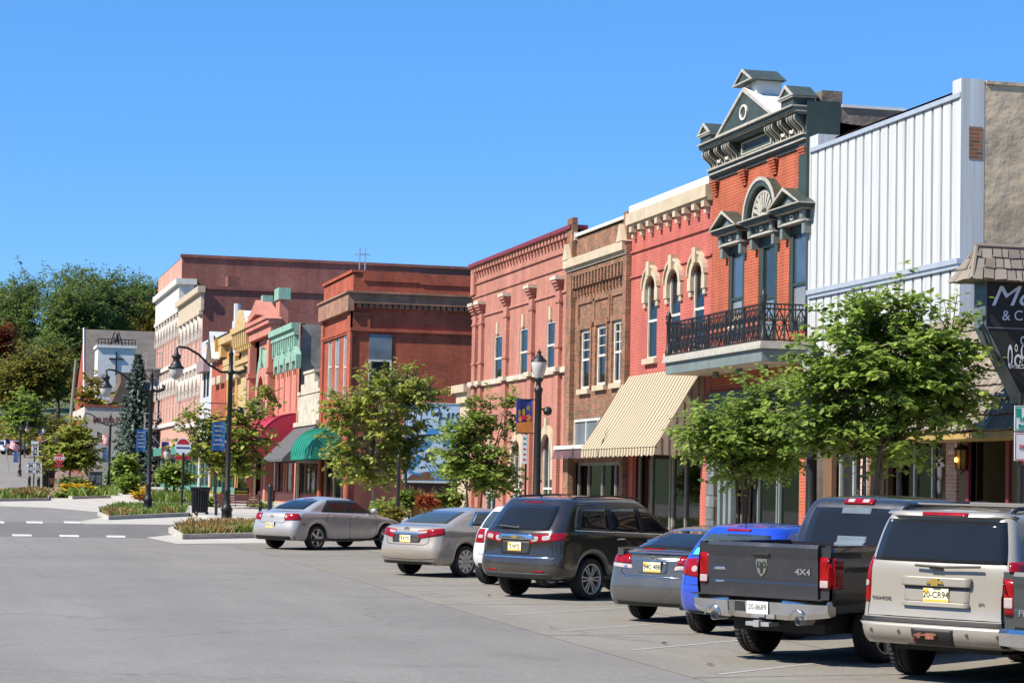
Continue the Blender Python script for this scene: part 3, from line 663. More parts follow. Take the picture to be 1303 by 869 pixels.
mb = MB(); mb.box(V-.12, V+.5, b.y0+.02, b.y1-.02, b.top, b.top+.22); part(mb, 'coping', M['trimwhite'], b.root)
# striped awning
m_, n_, l_, b_ = nt('striped_canvas'); g_ = node(n_, 'ShaderNodeNewGeometry'); s_ = node(n_, 'ShaderNodeSeparateXYZ'); l_.new(g_.outputs['Position'], s_.inputs[0])
k1 = node(n_, 'ShaderNodeMath', operation='MULTIPLY'); k1.inputs[1].default_value = 1/.27; l_.new(s_.outputs[1], k1.inputs[0])
k2 = node(n_, 'ShaderNodeMath', operation='FRACT'); l_.new(k1.outputs[0], k2.inputs[0]); k3 = node(n_, 'ShaderNodeMath', operation='GREATER_THAN'); k3.inputs[1].default_value = .6; l_.new(k2.outputs[0], k3.inputs[0])
x_ = node(n_, 'ShaderNodeMix', data_type='RGBA'); x_.inputs[6].default_value = rgb((.43, .365, .25)); x_.inputs[7].default_value = rgb((.15, .11, .07)); l_.new(k3.outputs[0], x_.inputs[0]); l_.new(x_.outputs[2], b_.inputs['Base Color']); b_.inputs['Roughness'].default_value = .8
M['stripes'] = m_
ya, yb_ = 58.35, 65.6; zt_, zb_ = onX(802, 479)[1], onX(740, 572, 18.62)[1]; xo = 18.62
mb = MB(); N = 64
for k in range(N):
    y0, y1 = ya+(yb_-ya)*k/N, ya+(yb_-ya)*(k+1)/N
    def sag(y): return .035*sin((y-ya)*2.6)
    for j in range(6):
        t0, t1 = j/6, (j+1)/6
        def P(y, t): return (V-.02+(xo-V)*t, y, zt_+(zb_-zt_)*t - .09*sin(pi*t)*(1+.6*sin((y-ya)*1.7)))
        mb.quad(P(y0, t0), P(y0, t1), P(y1, t1), P(y1, t0))
    dz = .20+.05*abs(sin(k*pi/4+.1)); dz2 = .20+.05*abs(sin((k+1)*pi/4+.1))
    mb.quad((xo, y0, zb_), (xo-.02, y0, zb_-dz), (xo-.02, y1, zb_-dz2), (xo, y1, zb_))
aw = part(mb, 'striped_awning', M['stripes'], b.root)
M['awn_side'] = mat('awning_side_canvas', (.36, .28, .2), .8, .2, 2)
for y in (ya, yb_): mb = MB(); mb.add([(V-.02, y, zt_), (xo, y, zb_), (xo, y, zb_-.22), (V-.02, y, zb_-.22)], [(0, 1, 2, 3)]); part(mb, 'side_curtain', M['awn_side'], aw)
mb = MB()
for k in range(6): t = .12+.15*k; x = V+(xo-V)*t; mb.box(x-.015, x+.015, ya-.012, ya-.004, zb_-.2, zt_+(zb_-zt_)*t-.05)
mb.tube([(xo+.03, ya, zb_-.02), (xo+.03, yb_, zb_-.02)], .025)
for y in (ya+.03, yb_-.03): mb.tube([(V, y, zb_), (xo, y, zb_)], .02)
part(mb, 'awning_frame', M['wood_brown'], aw)
mb = MB(); y0 = 63.7                                             # torn strip hanging open
mb.add([(18.66, y0, zb_-.02), (18.60, y0-.09, zb_-.02), (19.0, y0+.55-.35, zb_+.78)], [(0, 1, 2)]); mb.quad((18.58, y0, zb_), (18.58, y0-.05, zb_), (18.575, y0-.05, zb_-.24), (18.575, y0, zb_-.24))
part(mb, 'tear', M['blackmatte'], aw)

# ---------------------------------------------------------------- 4 ornate orange brick building with balcony
def squash(o, zr, kz, kd):               # bring cornice work to its real height and projection
    for v in o.data.vertices: v.co.z = zr+(v.co.z-zr)*kz; v.co.x = V+(v.co.x-V)*kd
    o.data.update(); return o
b = Bld('brick_building', 'ornate orange brick building with dark green pedimented cornice and iron balcony', 'building', 50.85, 57.88, 11.3, depth=22)
G = M['greygreen']; W = M['dullcream']
yL, yR = b.y1, b.y0
wr = [rect(927, 947, 312, 402), rect(965, 989, 300, 400), rect(1004, 1028, 286, 395)]
for i, R in enumerate(wr):
    R = (R[0], R[1], 6.0 if i == 1 else 6.25, R[3])
    w_ = b.win(R, M['darkgreen'], M['glass_blue'] if i != 1 else M['glass'], rail=.44, fw=.2 if i != 1 else .28, glass2=M['glass_curtain'] if i != 1 else M['glass_grey'])
    if i == 1:
        mb = MB(); mb.box(V+.08, V+.1, R[0]+.3, R[1]-.3, R[2]+.1, R[2]+2.3); part(mb, 'screen_door', M['trimwhite'], w_)
    sm = (R[0]+R[1])/2; hw = (R[1]-R[0])/2
    # bracketed hood
    zt = R[3]; mb = MB()
    b.fb(mb, sm-hw-.22, sm+hw+.22, zt, zt+.1, -.02, .3, 1); b.fb(mb, sm-hw-.16, sm+hw+.16, zt+.1, zt+.5, -.02, .22, 0)
    b.fb(mb, sm-hw-.28, sm+hw+.28, zt+.53, zt+.58, -.02, .4, 1); b.fb(mb, sm-hw-.36, sm+hw+.36, zt+.6, zt+.75, -.02, .5, 0); b.fb(mb, sm-hw-.44, sm+hw+.44, zt+.75, zt+.8, -.02, .6, 1)
    for sg in (-1, 1):
        y = sm+sg*(hw+.1); b.fb(mb, y-.09, y+.09, zt-.55, zt, -.02, .24, 2); b.fb(mb, y-.1, y+.1, zt+.1, zt+.5, .2, .32, 2)
    arch_band(mb, b.X, sm, zt+.3, .06, .13, .2, .27, a0=0, a1=2*pi, mi=1)
    for sg in (-1, 1): arch_band(mb, b.X, sm+sg*hw*.55, zt+.28, .05, .1, .2, .26, a0=0, a1=pi*1.3, mi=2)
    if i != 1:
        zz = zt+.8; h = .85; hwp = hw+.42
        tri = [(sm-hwp, zz), (sm+hwp, zz), (sm, zz+h)]; tri2 = [(sm-hwp+.16, zz+.07), (sm+hwp-.16, zz+.07), (sm, zz+h-.14)]
        mb.prism([(V+.02, y, z) for y, z in tri2], [(V-.3, y, z) for y, z in tri2], 0)
        for (p, q, r_, s_) in ((0, 2, 2, 0), (2, 1, 1, 2)):
            lp = [tri[p], tri[q], tri2[r_], tri2[s_]]
            mb.prism([(V+.02, y, z) for y, z in lp], [(V-.56, y, z) for y, z in lp], 0)
            mb.prism([(V-.561, y, z) for y, z in lp], [(V-.6, y, z) for y, z in lp], 1)
        t3 = [(sm-hwp*.5, zz+.12), (sm+hwp*.5, zz+.12), (sm, zz+h*.62)]; mb.prism([(V-.3, y, z) for y, z in t3], [(V-.36, y, z) for y, z in t3], 2)
    else:
        zz = zt+.8; R0 = hw+.5
        arch_band(mb, b.X, sm, zz, R0-.24, R0, -.02, .34, asp=1.65, mi=0); arch_band(mb, b.X, sm, zz, R0-.08, R0+.02, .34, .38, asp=1.65, mi=1)
        arch_band(mb, b.X, sm, zz, .02, R0-.22, -.02, .1, asp=1.65, mi=0)
        arch_band(mb, b.X, sm, zz, R0-.42, R0-.34, .1, .2, asp=1.65, mi=1)
        for k in range(11):
            t = pi*(k+.5)/11; d0, d1 = .32, R0-.42; wv = .05
            for s2 in (1,):
                c0 = (sm+d0*cos(t), zz+1.65*d0*sin(t)); c1 = (sm+d1*cos(t), zz+1.65*d1*sin(t)); tx, tz = -sin(t), cos(t)
                lp = [(c0[0]-tx*wv*.5, c0[1]-tz*wv*.5), (c0[0]+tx*wv*.5, c0[1]+tz*wv*.5), (c1[0]+tx*wv*1.4, c1[1]+tz*wv*1.4), (c1[0]-tx*wv*1.4, c1[1]-tz*wv*1.4)]
                mb.prism([(V-.1, y, z) for y, z in lp], [(V-.19, y, z) for y, z in lp], 1)
        arch_band(mb, b.X, sm, zz, .2, .28, .1, .24, mi=1); arch_band(mb, b.X, sm, zz, .0, .14, .1, .22, mi=2)
    squash(part(mb, 'window_hood', [G, W, M['greengrey_l']], w_, fix=True), zt, .53, .75)
# ground floor shop, grey green columns
zs1 = 5.0
b.shop(51.3, 56.9, gz(54)+.15, zs1-.9, M['greengrey_l'], M['clear'], [.33, .36, .6], low=.5, lowm=G); b.room(51.3, 56.9, gz(54)+.15, zs1-.9, m=M['interior_dark'])
b.wall(M['bk_orange'], M['grey_render'], side_top=9.7, roofz=9.3)
mb = MB(); b.fb(mb, 57.1, 57.7, b.base, 4.7, -.02, .14); part(mb, 'pier', M['granite'], b.root)
for y in (56.3, 56.75, 55.9):
    mb = MB(); b.fb(mb, y-.1, y+.1, b.base+.2, 4.5, -.02, .12); part(mb, 'column', M['greengrey_l'], b.root)
b.band('shop_frieze', G, 4.2, 4.95, .12)
# cornice
za = onX(1028, 196)[1]; zB = onX(1028, 213)[1]
zf0 = onX(908, 232)[1]                                           # bottom moulding at the far end
z0 = 9.85
z0 = 10.74; BEFORE = set(COL.objects)
mb = MB()
b.fb(mb, yR, yL, z0, z0+.12, -.02, .2, 0); b.fb(mb, yR, yL, z0+.12, z0+.19, -.02, .3, 1); b.fb(mb, yR, yL, z0+.19, z0+.36, -.02, .26, 0); b.fb(mb, yR, yL, z0+.36, z0+.44, -.02, .36, 1)
b.fb(mb, yR, yL, z0+.44, z0+1.32, -.4, .16, 0)
b.fb(mb, yR, yL, z0+1.32, z0+1.45, -.4, .55, 0); b.fb(mb, yR, yL, z0+1.45, z0+1.5, -.4, .66, 1); b.fb(mb, yR, yL, z0+1.5, z0+1.69, -.4, .74, 0); b.fb(mb, yR, yL, z0+1.69, z0+1.75, -.4, .86, 1)
y = yR+.1
while y < yL: b.fb(mb, y, y+.05, z0-.16, z0, -.02, .1, 2); y += .1
pa, pb = yR+(yL-yR)*.33, yR+(yL-yR)*.64
b.fb(mb, pa, pb, z0+.56, z0+.62, .16, .24, 1); b.fb(mb, pa, pb, z0+1.14, z0+1.2, .16, .24, 1); b.fb(mb, pa, pa+.06, z0+.62, z0+1.14, .16, .24, 1); b.fb(mb, pb-.06, pb, z0+.62, z0+1.14, .16, .24, 1)
co = part(mb, 'cornice', [G, W, M['greengrey_l']], b.root)
# scroll brackets
def bracket(y, w_=.11):
    mb = MB(); prof = []
    for k in range(15):
        t = k/14; z = z0+1.32-.9*t; d = .62-.38*t+.1*sin(t*2*pi)
        prof.append((d, z))
    for (d0, a), (d1, c) in zip(prof, prof[1:]):
        lp0 = [(V-.15, y-w_, a), (V-d0, y-w_, a), (V-d1, y-w_, c), (V-.15, y-w_, c)]; lp1 = [(p[0], y+w_, p[2]) for p in lp0]
        mb.prism(lp0, lp1, 0)
        for yy in (y-w_, y+w_-.03):
            mb.prism([(V-d0, yy, a), (V-d0-.03, yy, a), (V-d1-.03, yy, c), (V-d1, yy, c)], [(V-d0, yy+.03, a), (V-d0-.03, yy+.03, a), (V-d1-.03, yy+.03, c), (V-d1, yy+.03, c)], 1)
    part(mb, 'bracket', [G, M['limestone']], co, fix=True)
for t in (.03, .075, .16, .245, .29, .70, .745, .83, .92, .965): bracket(yR+(yL-yR)*t)
mb = MB()
for t in (.118, .2, .785, .875):
    arch_band(mb, b.X, yR+(yL-yR)*t, z0+.85, .1, .16, .16, .3, asp=1.5, a0=pi*.4, a1=pi*1.9)
part(mb, 'scroll', M['trimwhite'], co)
# brick corbels below the cornice
for t in (.04, .33, .64, .96):
    y = yR+(yL-yR)*t; mb = MB()
    for k in range(6): b.fb(mb, y-.24+.02*k, y+.24-.02*k, z0-.14-.14*(k+1), z0-.14-.14*k-.05, -.02, .26-.035*k)
    part(mb, 'corbel', M['bk_orange'], b.root)
zc1 = z0+1.75
def gable(name, y0, y1, z, h, d0, d1, slope_m, wv=.12):          # small gabled cap on the parapet
    mb = MB(); sm = (y0+y1)/2; tri = [(y0, z), (y1, z), (sm, z+h)]; t2 = [(y0+wv*1.6, z+wv*.6), (y1-wv*1.6, z+wv*.6), (sm, z+h-wv*1.3)]
    mb.prism([(V-d0+.08, y, zz) for y, zz in t2], [(V-d0+.1, y, zz) for y, zz in t2], 0)
    for i in range(3):
        j = (i+1) % 3; lp = [tri[i], tri[j], t2[j], t2[i]]; mb.prism([(V-d0, y, zz) for y, zz in lp], [(V-d0+.06, y, zz) for y, zz in lp], 1)
        lp = [tri[i], tri[j], t2[j], t2[i]]; mb.prism([(V-d0+.061, y, zz) for y, zz in lp], [(V+d1, y, zz) for y, zz in lp], 2 if i else 0)
    return mb
# end piers
for y0, y1 in ((yR-.02, yR+1.0), (yL-1.0, yL+.02)):
    mb = MB(); b.fb(mb, y0+.1, y1-.1, zc1, zc1+.38, -.25, .72, 0); b.fb(mb, y0+.04, y1-.04, zc1+.38, zc1+.46, -.28, .82, 1)
    p = part(mb, 'parapet_pier', [G, W], b.root)
    part(gable('cap', y0-.02, y1+.02, zc1+.46, .62, .86, .3, G), 'pier_cap', [G, W, G], p, fix=True)
mb = MB(); pass
# big pediment
y0, y1 = yR+(yL-yR)*.20, yR+(yL-yR)*.81; sm = (y0+y1)/2; z = zc1+.0; h = 2.0
part(gable('pediment', y0, y1, z+.001, h, .80, 1.2, G, wv=.16), 'pediment', [G, W, M['white']], b.root, fix=True)
mb = MB(); arch_band(mb, b.X, sm, z+.72, .2, .27, .68, .78, asp=1.5, a0=0, a1=2*pi, N=20); part(mb, 'oculus', M['trimwhite'], b.root)
mb = MB(); b.fb(mb, sm-.5, sm+.5, z+h-.55, z+h+.22, -.7, .45, 0); p = part(mb, 'ridge_block', M['white'], b.root)
part(gable('cap', sm-.72, sm+.72, z+h+.22, .72, .86, .8, G, wv=.1), 'ridge_cap', [G, W, G], p, fix=True)
for o_ in set(COL.objects)-BEFORE:
    if o_.type == 'MESH': squash(o_, z0, .5, .58)
mb = MB(); b.fb(mb, yR-.012, yR+.5, z0-1.6, z0+1.0, -.75, .1, 0); part(mb, 'return_wall', M['darkgreen'], b.root)
mb = MB(); q0, q1, q2, q3 = [onY(*k, b.y0) for k in ((1046, 115), (1072, 115), (1073, 137), (1152, 142))]
mb.box(q0[0], q1[0], b.y0, b.y0+.4, 9.0, q0[1]); pr = [(q1[0], 9), (q1[0], q2[1]), (q3[0], q3[1]), (q3[0]+14, q3[1]-.7), (q3[0]+14, 9)]; mb.prism([(x, b.y0, z) for x, z in pr], [(x, b.y0+.4, z) for x, z in pr]); part(mb, 'rear_parapet', M['stucco_d'], b.root, fix=True)
mb = MB(); pr = [(q1[0]-.02, q2[1]), (q1[0]-.02, q2[1]+.07), (q3[0], q3[1]+.07), (q3[0], q3[1])]; mb.prism([(x, b.y0-.04, z) for x, z in pr], [(x, b.y0+.45, z) for x, z in pr]); part(mb, 'parapet_capping', M['white'], b.root, fix=True)
# balcony
bx = V-1.18; ba, bb = 50.8, 58.15; zb0 = onX(851, 456, bx)[1]
mb = MB(); mb.box(bx, V, ba, bb, zb0-.42, zb0-.12, 0); mb.box(bx-.08, V, ba-.08, bb+.08, zb0-.12, zb0-.04, 1); mb.box(bx-.05, V, ba-.05, bb+.05, zb0-.04, zb0+.06, 2)
bal = part(mb, 'balcony', [M['greengrey_l'], W, M['concrete']], b.root)
mb = MB(); mb.box(bx+.02, V, ba+.02, bb-.02, zb0-.43, zb0-.421); part(mb, 'soffit', M['cream'], bal)
mb = MB(); zr0 = zb0+.10; zr1 = zb0+.95
def railrun(p0, p1, n):
    p0, p1 = Vector(p0), Vector(p1); L = (p1-p0).length; e = (p1-p0)/L
    for z in (zr0, zr1-.12, zr1): mb.tube([p0+Vector((0, 0, z)), p1+Vector((0, 0, z))], .022, 6)
    st = L/n
    for k in range(n+1):
        q = p0+e*(st*k); mb.tube([q+Vector((0, 0, zr0-.04)), q+Vector((0, 0, zr1))], .016 if k % 4 else .028, 5)
        if k < n:
            c = q+e*st/2; hgt = zr1-.12-zr0
            for sg in (-1, 1):
                pts = []
                for j in range(13):
                    t = j/12; an = t*2*pi*1.1
                    pts.append(c + e*(sg*st*.36*sin(t*pi*1.0)*(1-.15*sin(an))) + Vector((0, 0, zr0+hgt*t)))
                mb.tube(pts, .016, 5)
                pts = [c+e*(sg*(st*.2+.0)+cos(a)*st*.17*sg)+Vector((0, 0, zr0+hgt*.38+sin(a)*.09)) for a in [j*2*pi/8 for j in range(9)]]
                mb.tube(pts, .013, 5)
                pts = [c+e*(sg*st*.22+cos(a)*st*.13)+Vector((0, 0, zr0+hgt*.72+sin(a)*.08)) for a in [j*2*pi/8 for j in range(9)]]
                mb.tube(pts, .013, 5)
            pts = [c+e*(cos(a)*st*.2)+Vector((0, 0, zr1-.06+sin(a)*.05)) for a in [j*2*pi/8 for j in range(9)]]; mb.tube(pts, .011, 5)
railrun((bx+.05, ba+.05, 0), (bx+.05, bb-.05, 0), 22); railrun((bx+.05, ba+.05, 0), (V-.05, ba+.05, 0), 4); railrun((bx+.05, bb-.05, 0), (V-.05, bb-.05, 0), 4)
part(mb, 'railing', M['black'], bal)
for y in (ba+.05, bb-.05):
    mb = MB(); mb.lathe([(.09, zb0+.06), (.09, zb0+.2), (.055, zb0+.26), (.055, zb0+.9), (.09, zb0+.95), (.06, zb0+1.02), (.09, zb0+1.12), (.05, zb0+1.22), (.0, zb0+1.3)], (bx+.05, y, 0), 10); part(mb, 'railing_post', M['black'], bal, smooth=True)
mb = MB()
for y in (52.2, 54, 55.8): mb.lathe([(.0, 0), (.08, 0), (.09, -.12), (.07, -.16), (0, -.16)], (bx+.6, y, zb0-.43), 10)
part(mb, 'soffit_lamp', M['greengrey_l'], bal)
# pale deck chair and table on the balcony
ch = tag(empty('deck_chair', (bx+.5, 54.2, zb0+.06)), 'wooden deck chair with tan canvas on the iron balcony', 'chair')
mb = MB(); mb.quad((-.25, -.3, .3), (-.25, .3, .3), (.15, .35, .85), (.15, -.35, .85)); mb.quad((-.25, -.3, .29), (.15, -.35, .84), (.15, .35, .84), (-.25, .3, .29)); mb.build('sling', M['cream'], ch)
mb = MB(); mb.tube([(-.35, -.33, 0), (.17, -.36, .88)], .02, 6); mb.tube([(-.35, .33, 0), (.17, .36, .88)], .02, 6); mb.tube([(.3, -.33, 0), (-.27, -.33, .32)], .02, 6); mb.tube([(.3, .33, 0), (-.27, .33, .32)], .02, 6); mb.tube([(.17, -.36, .88), (.17, .36, .88)], .02, 6); mb.build('chair_frame', M['wood_brown'], ch)
tb = tag(empty('side_table', (bx+.45, 51.6, zb0+.06)), 'small tan wooden table behind the iron railing post', 'table')
mb = MB(); mb.box(-.3, .3, -.4, .4, .55, .59); mb.build('tabletop', M['cream'], tb)
for sx in (-.26, .26):
    for sy in (-.35, .35): k = MB(); k.box(sx-.02, sx+.02, sy-.02, sy+.02, 0, .55); k.build('leg', M['cream'], tb)

# ---------------------------------------------------------------- 5 white corrugated front + stucco side wall
b = Bld('shop_building', 'shop building with white corrugated metal screen and rough stucco side wall', 'building', 42.5, 50.83, 10.8, X=V+.42, depth=24)
xs = 20.0; zt = onX(1130, 155)[1]; ztop = 10.5; zse = onX(1130, 352)[1]; zlow = 4.9
b.shop(44.2, 47.0, gz(46)+.15, 3.6, M['alu'], M['clear'], [.33, .66], low=.4, lowm=M['alu']); b.room(43.6, 47.6, gz(46)+.15, 3.6, m=M['interior_dark'])
b.shop(48.6, 50.3, gz(49)+.15, 3.6, M['alu'], M['glass'], [.5], low=.0)
b.wall(M['wood_brown'], M['stucco'], side_top=10.75)
def corrug(z0, z1, seed):
    mb = MB(); y = 42.56; per = .46; rnd = random.Random(seed)
    while y < 50.7:
        e = min(y+per, 50.74); w1 = .375
        pr = [(y, xs+.12), (y+.02, xs), (y+w1, xs), (y+w1+.02, xs+.12), (e, xs+.12)]
        pr = [(min(a, 50.74), x) for a, x in pr]
        for (a, x0), (c, x1) in zip(pr, pr[1:]):
            if c > a+1e-4: mb.quad((x0, a, z0), (x0, a, z1), (x1, c, z1), (x1, c, z0), 1 if x0 > xs+.1 and x1 > xs+.1 else 0)
        y = e
    return mb
sc_ = part(corrug(zse+.06, ztop-.04, 1), 'metal_screen', [M['white_metal'], M['groove_tone']], b.root)
part(corrug(zlow, zse-.14, 2), 'metal_screen', [M['white_metal'], M['groove_tone']], b.root)
mb = MB(); mb.box(xs-.05, V+.42, 42.5, 50.78, zse-.14, zse-.05, 0); mb.box(xs-.09, V+.42, 42.48, 50.8, zse-.049, zse+.06, 0); mb.box(xs-.05, V+.42, 42.5, 50.78, ztop-.04, ztop+.06, 0); part(mb, 'screen_rail', M['alu'], sc_)
mb = MB(); mb.box(xs-.02, V+.5, 42.495, 42.56, zlow, ztop+.35); mb.box(xs-.02, V+.5, 42.561, 42.9, ztop+.061, ztop+.35); part(mb, 'screen_end_panel', M['white_metal'], sc_)
mb = MB(); mb.box(xs-.02, V+.5, 50.745, 50.84, zlow, ztop+.35); mb.box(xs-.02, V+.5, 50.3, 50.744, ztop+.061, ztop+.35); part(mb, 'screen_end_panel', M['white_metal'], sc_)
R = onX(1243, 154)[1], onX(1243, 196)[1]
mb = MB(); mb.box(V+.16, V+.46, 42.486, 42.494, R[1], R[0]); part(mb, 'exposed_brick_patch', M['bk_brown'], b.root)
mb = MB(); zz = 10.78
for k in range(24): mb.box(V+.53+k, V+.53+k+1.0, 42.47, 42.8, zz-.02, zz+.03+.05*random.random())
part(mb, 'coping', M['stucco'], b.root)
mb = MB(); mb.box(V+4.5, V+6.5, 46, 48, 10.0, 11.35); mb.box(V+3, V+4.2, 45.4, 46.5, 10, 11.05); mb.box(V+5.2, V+5.6, 43.6, 44, 10, 11.75); part(mb, 'roof_vent', M['white_metal'], b.root)
for y in (43.55, 48.2): mb = MB(); b.fb(mb, y-.26, y+.26, b.base, 3.6, -.02, .1); part(mb, 'brick_pier', M['bk_pale'], b.root)
mb = MB(); b.fb(mb, 47.15, 47.95, gz(47)+.2, 3.5, 0.0, .03); part(mb, 'door', M['wood_brown'], b.root)
# shop lettering on brown board
textmesh('SALOON', .2, M['white'], 'lettering', None, frame((b.X-.05, 47.55, 2.02), (0, -1, 0), (0, 0, 1))); bpy.data.objects['lettering'].name = 'shop_lettering'
wp(bpy.data.objects['shop_lettering'], b.root)
# white metal figure on the brown board
fig = MB(); yb_ = 43.55-1.05
# ---------------------------------------------------------------- 6 low neighbour with the shingled mansard
c = Bld('shop_building', 'low brown shop with wood shingle mansard and burgundy door frame', 'building', 24, 42.48, 5.6, depth=20)
dr = rect(1236, 1283, 560, 640); dr = (dr[0], dr[1], gz(40)+.15, onX(1260, 558)[1])
c.holes.append(dr)
c.wall(M['olive'])
mb = MB()
for q in ((dr[0]-.14, dr[0], dr[2], dr[3]+.2), (dr[1], dr[1]+.14, dr[2], dr[3]+.2), (dr[0], dr[1], dr[3], dr[3]+.2)): c.fb(mb, *q, -.1, .06)
c.fb(mb, 24, 42.3, dr[3]+.22, dr[3]+.5, -.02, .1)
d_ = part(mb, 'door_frame', M['burgundy'], c.root)
mb = MB(); X1 = V+.9
mb.quad((X1, dr[0], dr[2]), (X1, dr[0], dr[3]), (X1, dr[1], dr[3]), (X1, dr[1], dr[2])); mb.quad((V+.26, dr[1], dr[2]), (V+.26, dr[1], dr[3]), (X1, dr[1], dr[3]), (X1, dr[1], dr[2])); mb.quad((V+.26, dr[0], dr[2]), (X1, dr[0], dr[2]), (X1, dr[0], dr[3]), (V+.26, dr[0], dr[3])); mb.quad((V+.26, dr[0], dr[3]), (X1, dr[0], dr[3]), (X1, dr[1], dr[3]), (V+.26, dr[1], dr[3]))
part(mb, 'doorway', M['olive'], c.root)
mb = MB(); y = dr[0]+(dr[1]-dr[0])*.32; mb.box(X1-.08, X1-.01, y-.07, y+.07, dr[2], dr[3]); part(mb, 'door_post', M['burgundy'], c.root)
zE = onX(1260, 546, 18.9)[1]; zT = onX(1222, 405)[1]
mb = MB(); ya, yb_ = 24, 47.6; rnd = random.Random(3)
nr = 8
for r in range(nr):
    t0, t1 = r/nr, (r+1)/nr
    y = ya
    while y < yb_:
        wv = rnd.uniform(.12, .26); j = rnd.uniform(0, .035); e = min(y+wv, yb_)
        p0 = Vector((18.9+(V-.03-18.9)*t0-.05, 0, zE+(zT-zE)*t0-j)); p1 = Vector((18.9+(V-.03-18.9)*min(1, t1+.04)-.0, 0, zE+(zT-zE)*min(1, t1+.04)))
        nn = Vector((-(zT-zE), 0, (V-18.9))).normalized()*(.03+rnd.uniform(0, .012))
        a = p0; d = p0+nn; f_ = p1
        mb.add([(a.x, y+.006, a.z), (a.x, e-.006, a.z), (d.x, e-.006, d.z), (d.x, y+.006, d.z), (f_.x, y+.006, f_.z), (f_.x, e-.006, f_.z)], [(0, 1, 2, 3), (3, 2, 5, 4), (0, 3, 4), (1, 5, 2)])
        y = e
M['shingle'] = leafmat('weathered_shingle', [(.12, .1, .085), (.19, .16, .13), (.25, .21, .17), (.16, .08, .05)], 0, .85)
ms_ = part(mb, 'mansard', M['shingle'], c.root)
mb = MB(); mb.box(18.88, V, ya, yb_, zE-.16, zE-.04); part(mb, 'fascia', mat('ochre_trim', (.4, .27, .09), .6, .2, 3), ms_)
mb = MB(); mb.add([(18.92, yb_-.01, zE-.03), (V+.4, yb_-.01, zE-.03), (V+.4, yb_-.01, zT), (V-.03, yb_-.01, zT)], [(0, 1, 2, 3)]); mb.quad((V-.03, ya, zT), (V-.03, yb_, zT), (V+.45, yb_, zT), (V+.45, ya, zT)); part(mb, 'mansard_cheek', M['wood_brown'], ms_)
# ---------------------------------------------------------------- hanging tavern sign
sx0 = 18.3; sy = onX(1255, 400, sx0)[0]; sth = .42
sg = tag(empty('hanging_sign', (V, sy, onX(1255, 415, sx0)[1])), 'black wedge shaped hanging sign with silver script under a small shingled roof', 'sign')
zt, zm_, zb_ = onX(1255, 357, sx0)[1], onX(1255, 416, sx0)[1], onX(1297, 512, sx0+.6)[1]
pr = [(sx0, zt), (V+.3, zt), (V+.3, zb_-.12), (sx0+.78, zb_), (sx0, zm_)]
mb = MB(); mb.prism([(x, sy, z) for x, z in pr], [(x, sy+sth, z) for x, z in pr]); part(mb, 'board', M['blackmatte'], sg, fix=True)
M['sign_edge'] = mat('sign_edge', (.12, .15, .18), .5, .3, 3)
mb = MB()
mb.box(sx0-.03, sx0-.002, sy-.02, sy+sth+.02, zm_, zt); e = .03
mb.prism([(sx0-.03, sy-.02, zm_), (sx0+.78, sy-.02, zb_-.04), (sx0+.78, sy-.02, zb_-.01), (sx0-.002, sy-.02, zm_)], [(sx0-.03, sy+sth+.02, zm_), (sx0+.78, sy+sth+.02, zb_-.04), (sx0+.78, sy+sth+.02, zb_-.01), (sx0-.002, sy+sth+.02, zm_)])
mb.box(sx0, V, sy-.012, sy-.002, zm_-.02, zm_+.005)
part(mb, 'edge_trim', M['sign_edge'], sg, fix=True)
M['silver'] = mat('silver_letters', (.6, .62, .68), .4, .1, 4)
def onS(px, py): x, z = onY(px, py, sy-.015); return (x, sy-.015, z)
o = onS(1284, 379); textmesh('Mo', .52, M['silver'], 'lettering', None, frame(o, (1, 0, .04), (0, 0, 1)), align='LEFT', shear=.35, sx=1.3); t = COL.objects['lettering']
t.data.transform(Matrix.Translation((onS(1259, 379)[0]-o[0], 0, 0))); wp(t, sg)
o = onS(1275, 402); t = textmesh('& C', .26, M['silver'], 'lettering', None, frame(o, (1, 0, .03), (0, 0, 1)), align='LEFT'); wp(t, sg)
mb = MB()                                                        # emblem of little white figures
def disc(mb, cx, cz, rx, rz, y, n=12): mb.add([(cx+rx*cos(2*pi*k/n), y, cz+rz*sin(2*pi*k/n)) for k in range(n)], [tuple(range(n))])
e0 = onS(1284, 462)
for dx, dz, rx, rz in [(.02, .12, .05, .22), (.18, .05, .08, .12), (.32, .02, .12, .08), (.30, .22, .07, .16), (.28, .42, .06, .08), (.14, .28, .03, .07), (.45, .1, .06, .2), (.2, -.06, .2, .03)]:
    ring = []
    for k in range(14):
        a0, a1 = 2*pi*k/14, 2*pi*(k+1)/14
        mb.add([(e0[0]+dx+r*cos(a), sy-.016, e0[2]+dz+r*rz/rx*sin(a)) for r, a in ((rx*.62, a0), (rx, a0), (rx, a1), (rx*.62, a1))], [(0, 1, 2, 3)])
part(mb, 'emblem', M['silver'], sg)
mb = MB(); rnd = random.Random(5)
ze, zr = zt, onX(1238, 316, sx0)[1]; x0, x1 = sx0-.42, V+.3; ya, yb_ = sy-.28, sy+sth+.28; ym = (ya+yb_)/2; xr = sx0-.1
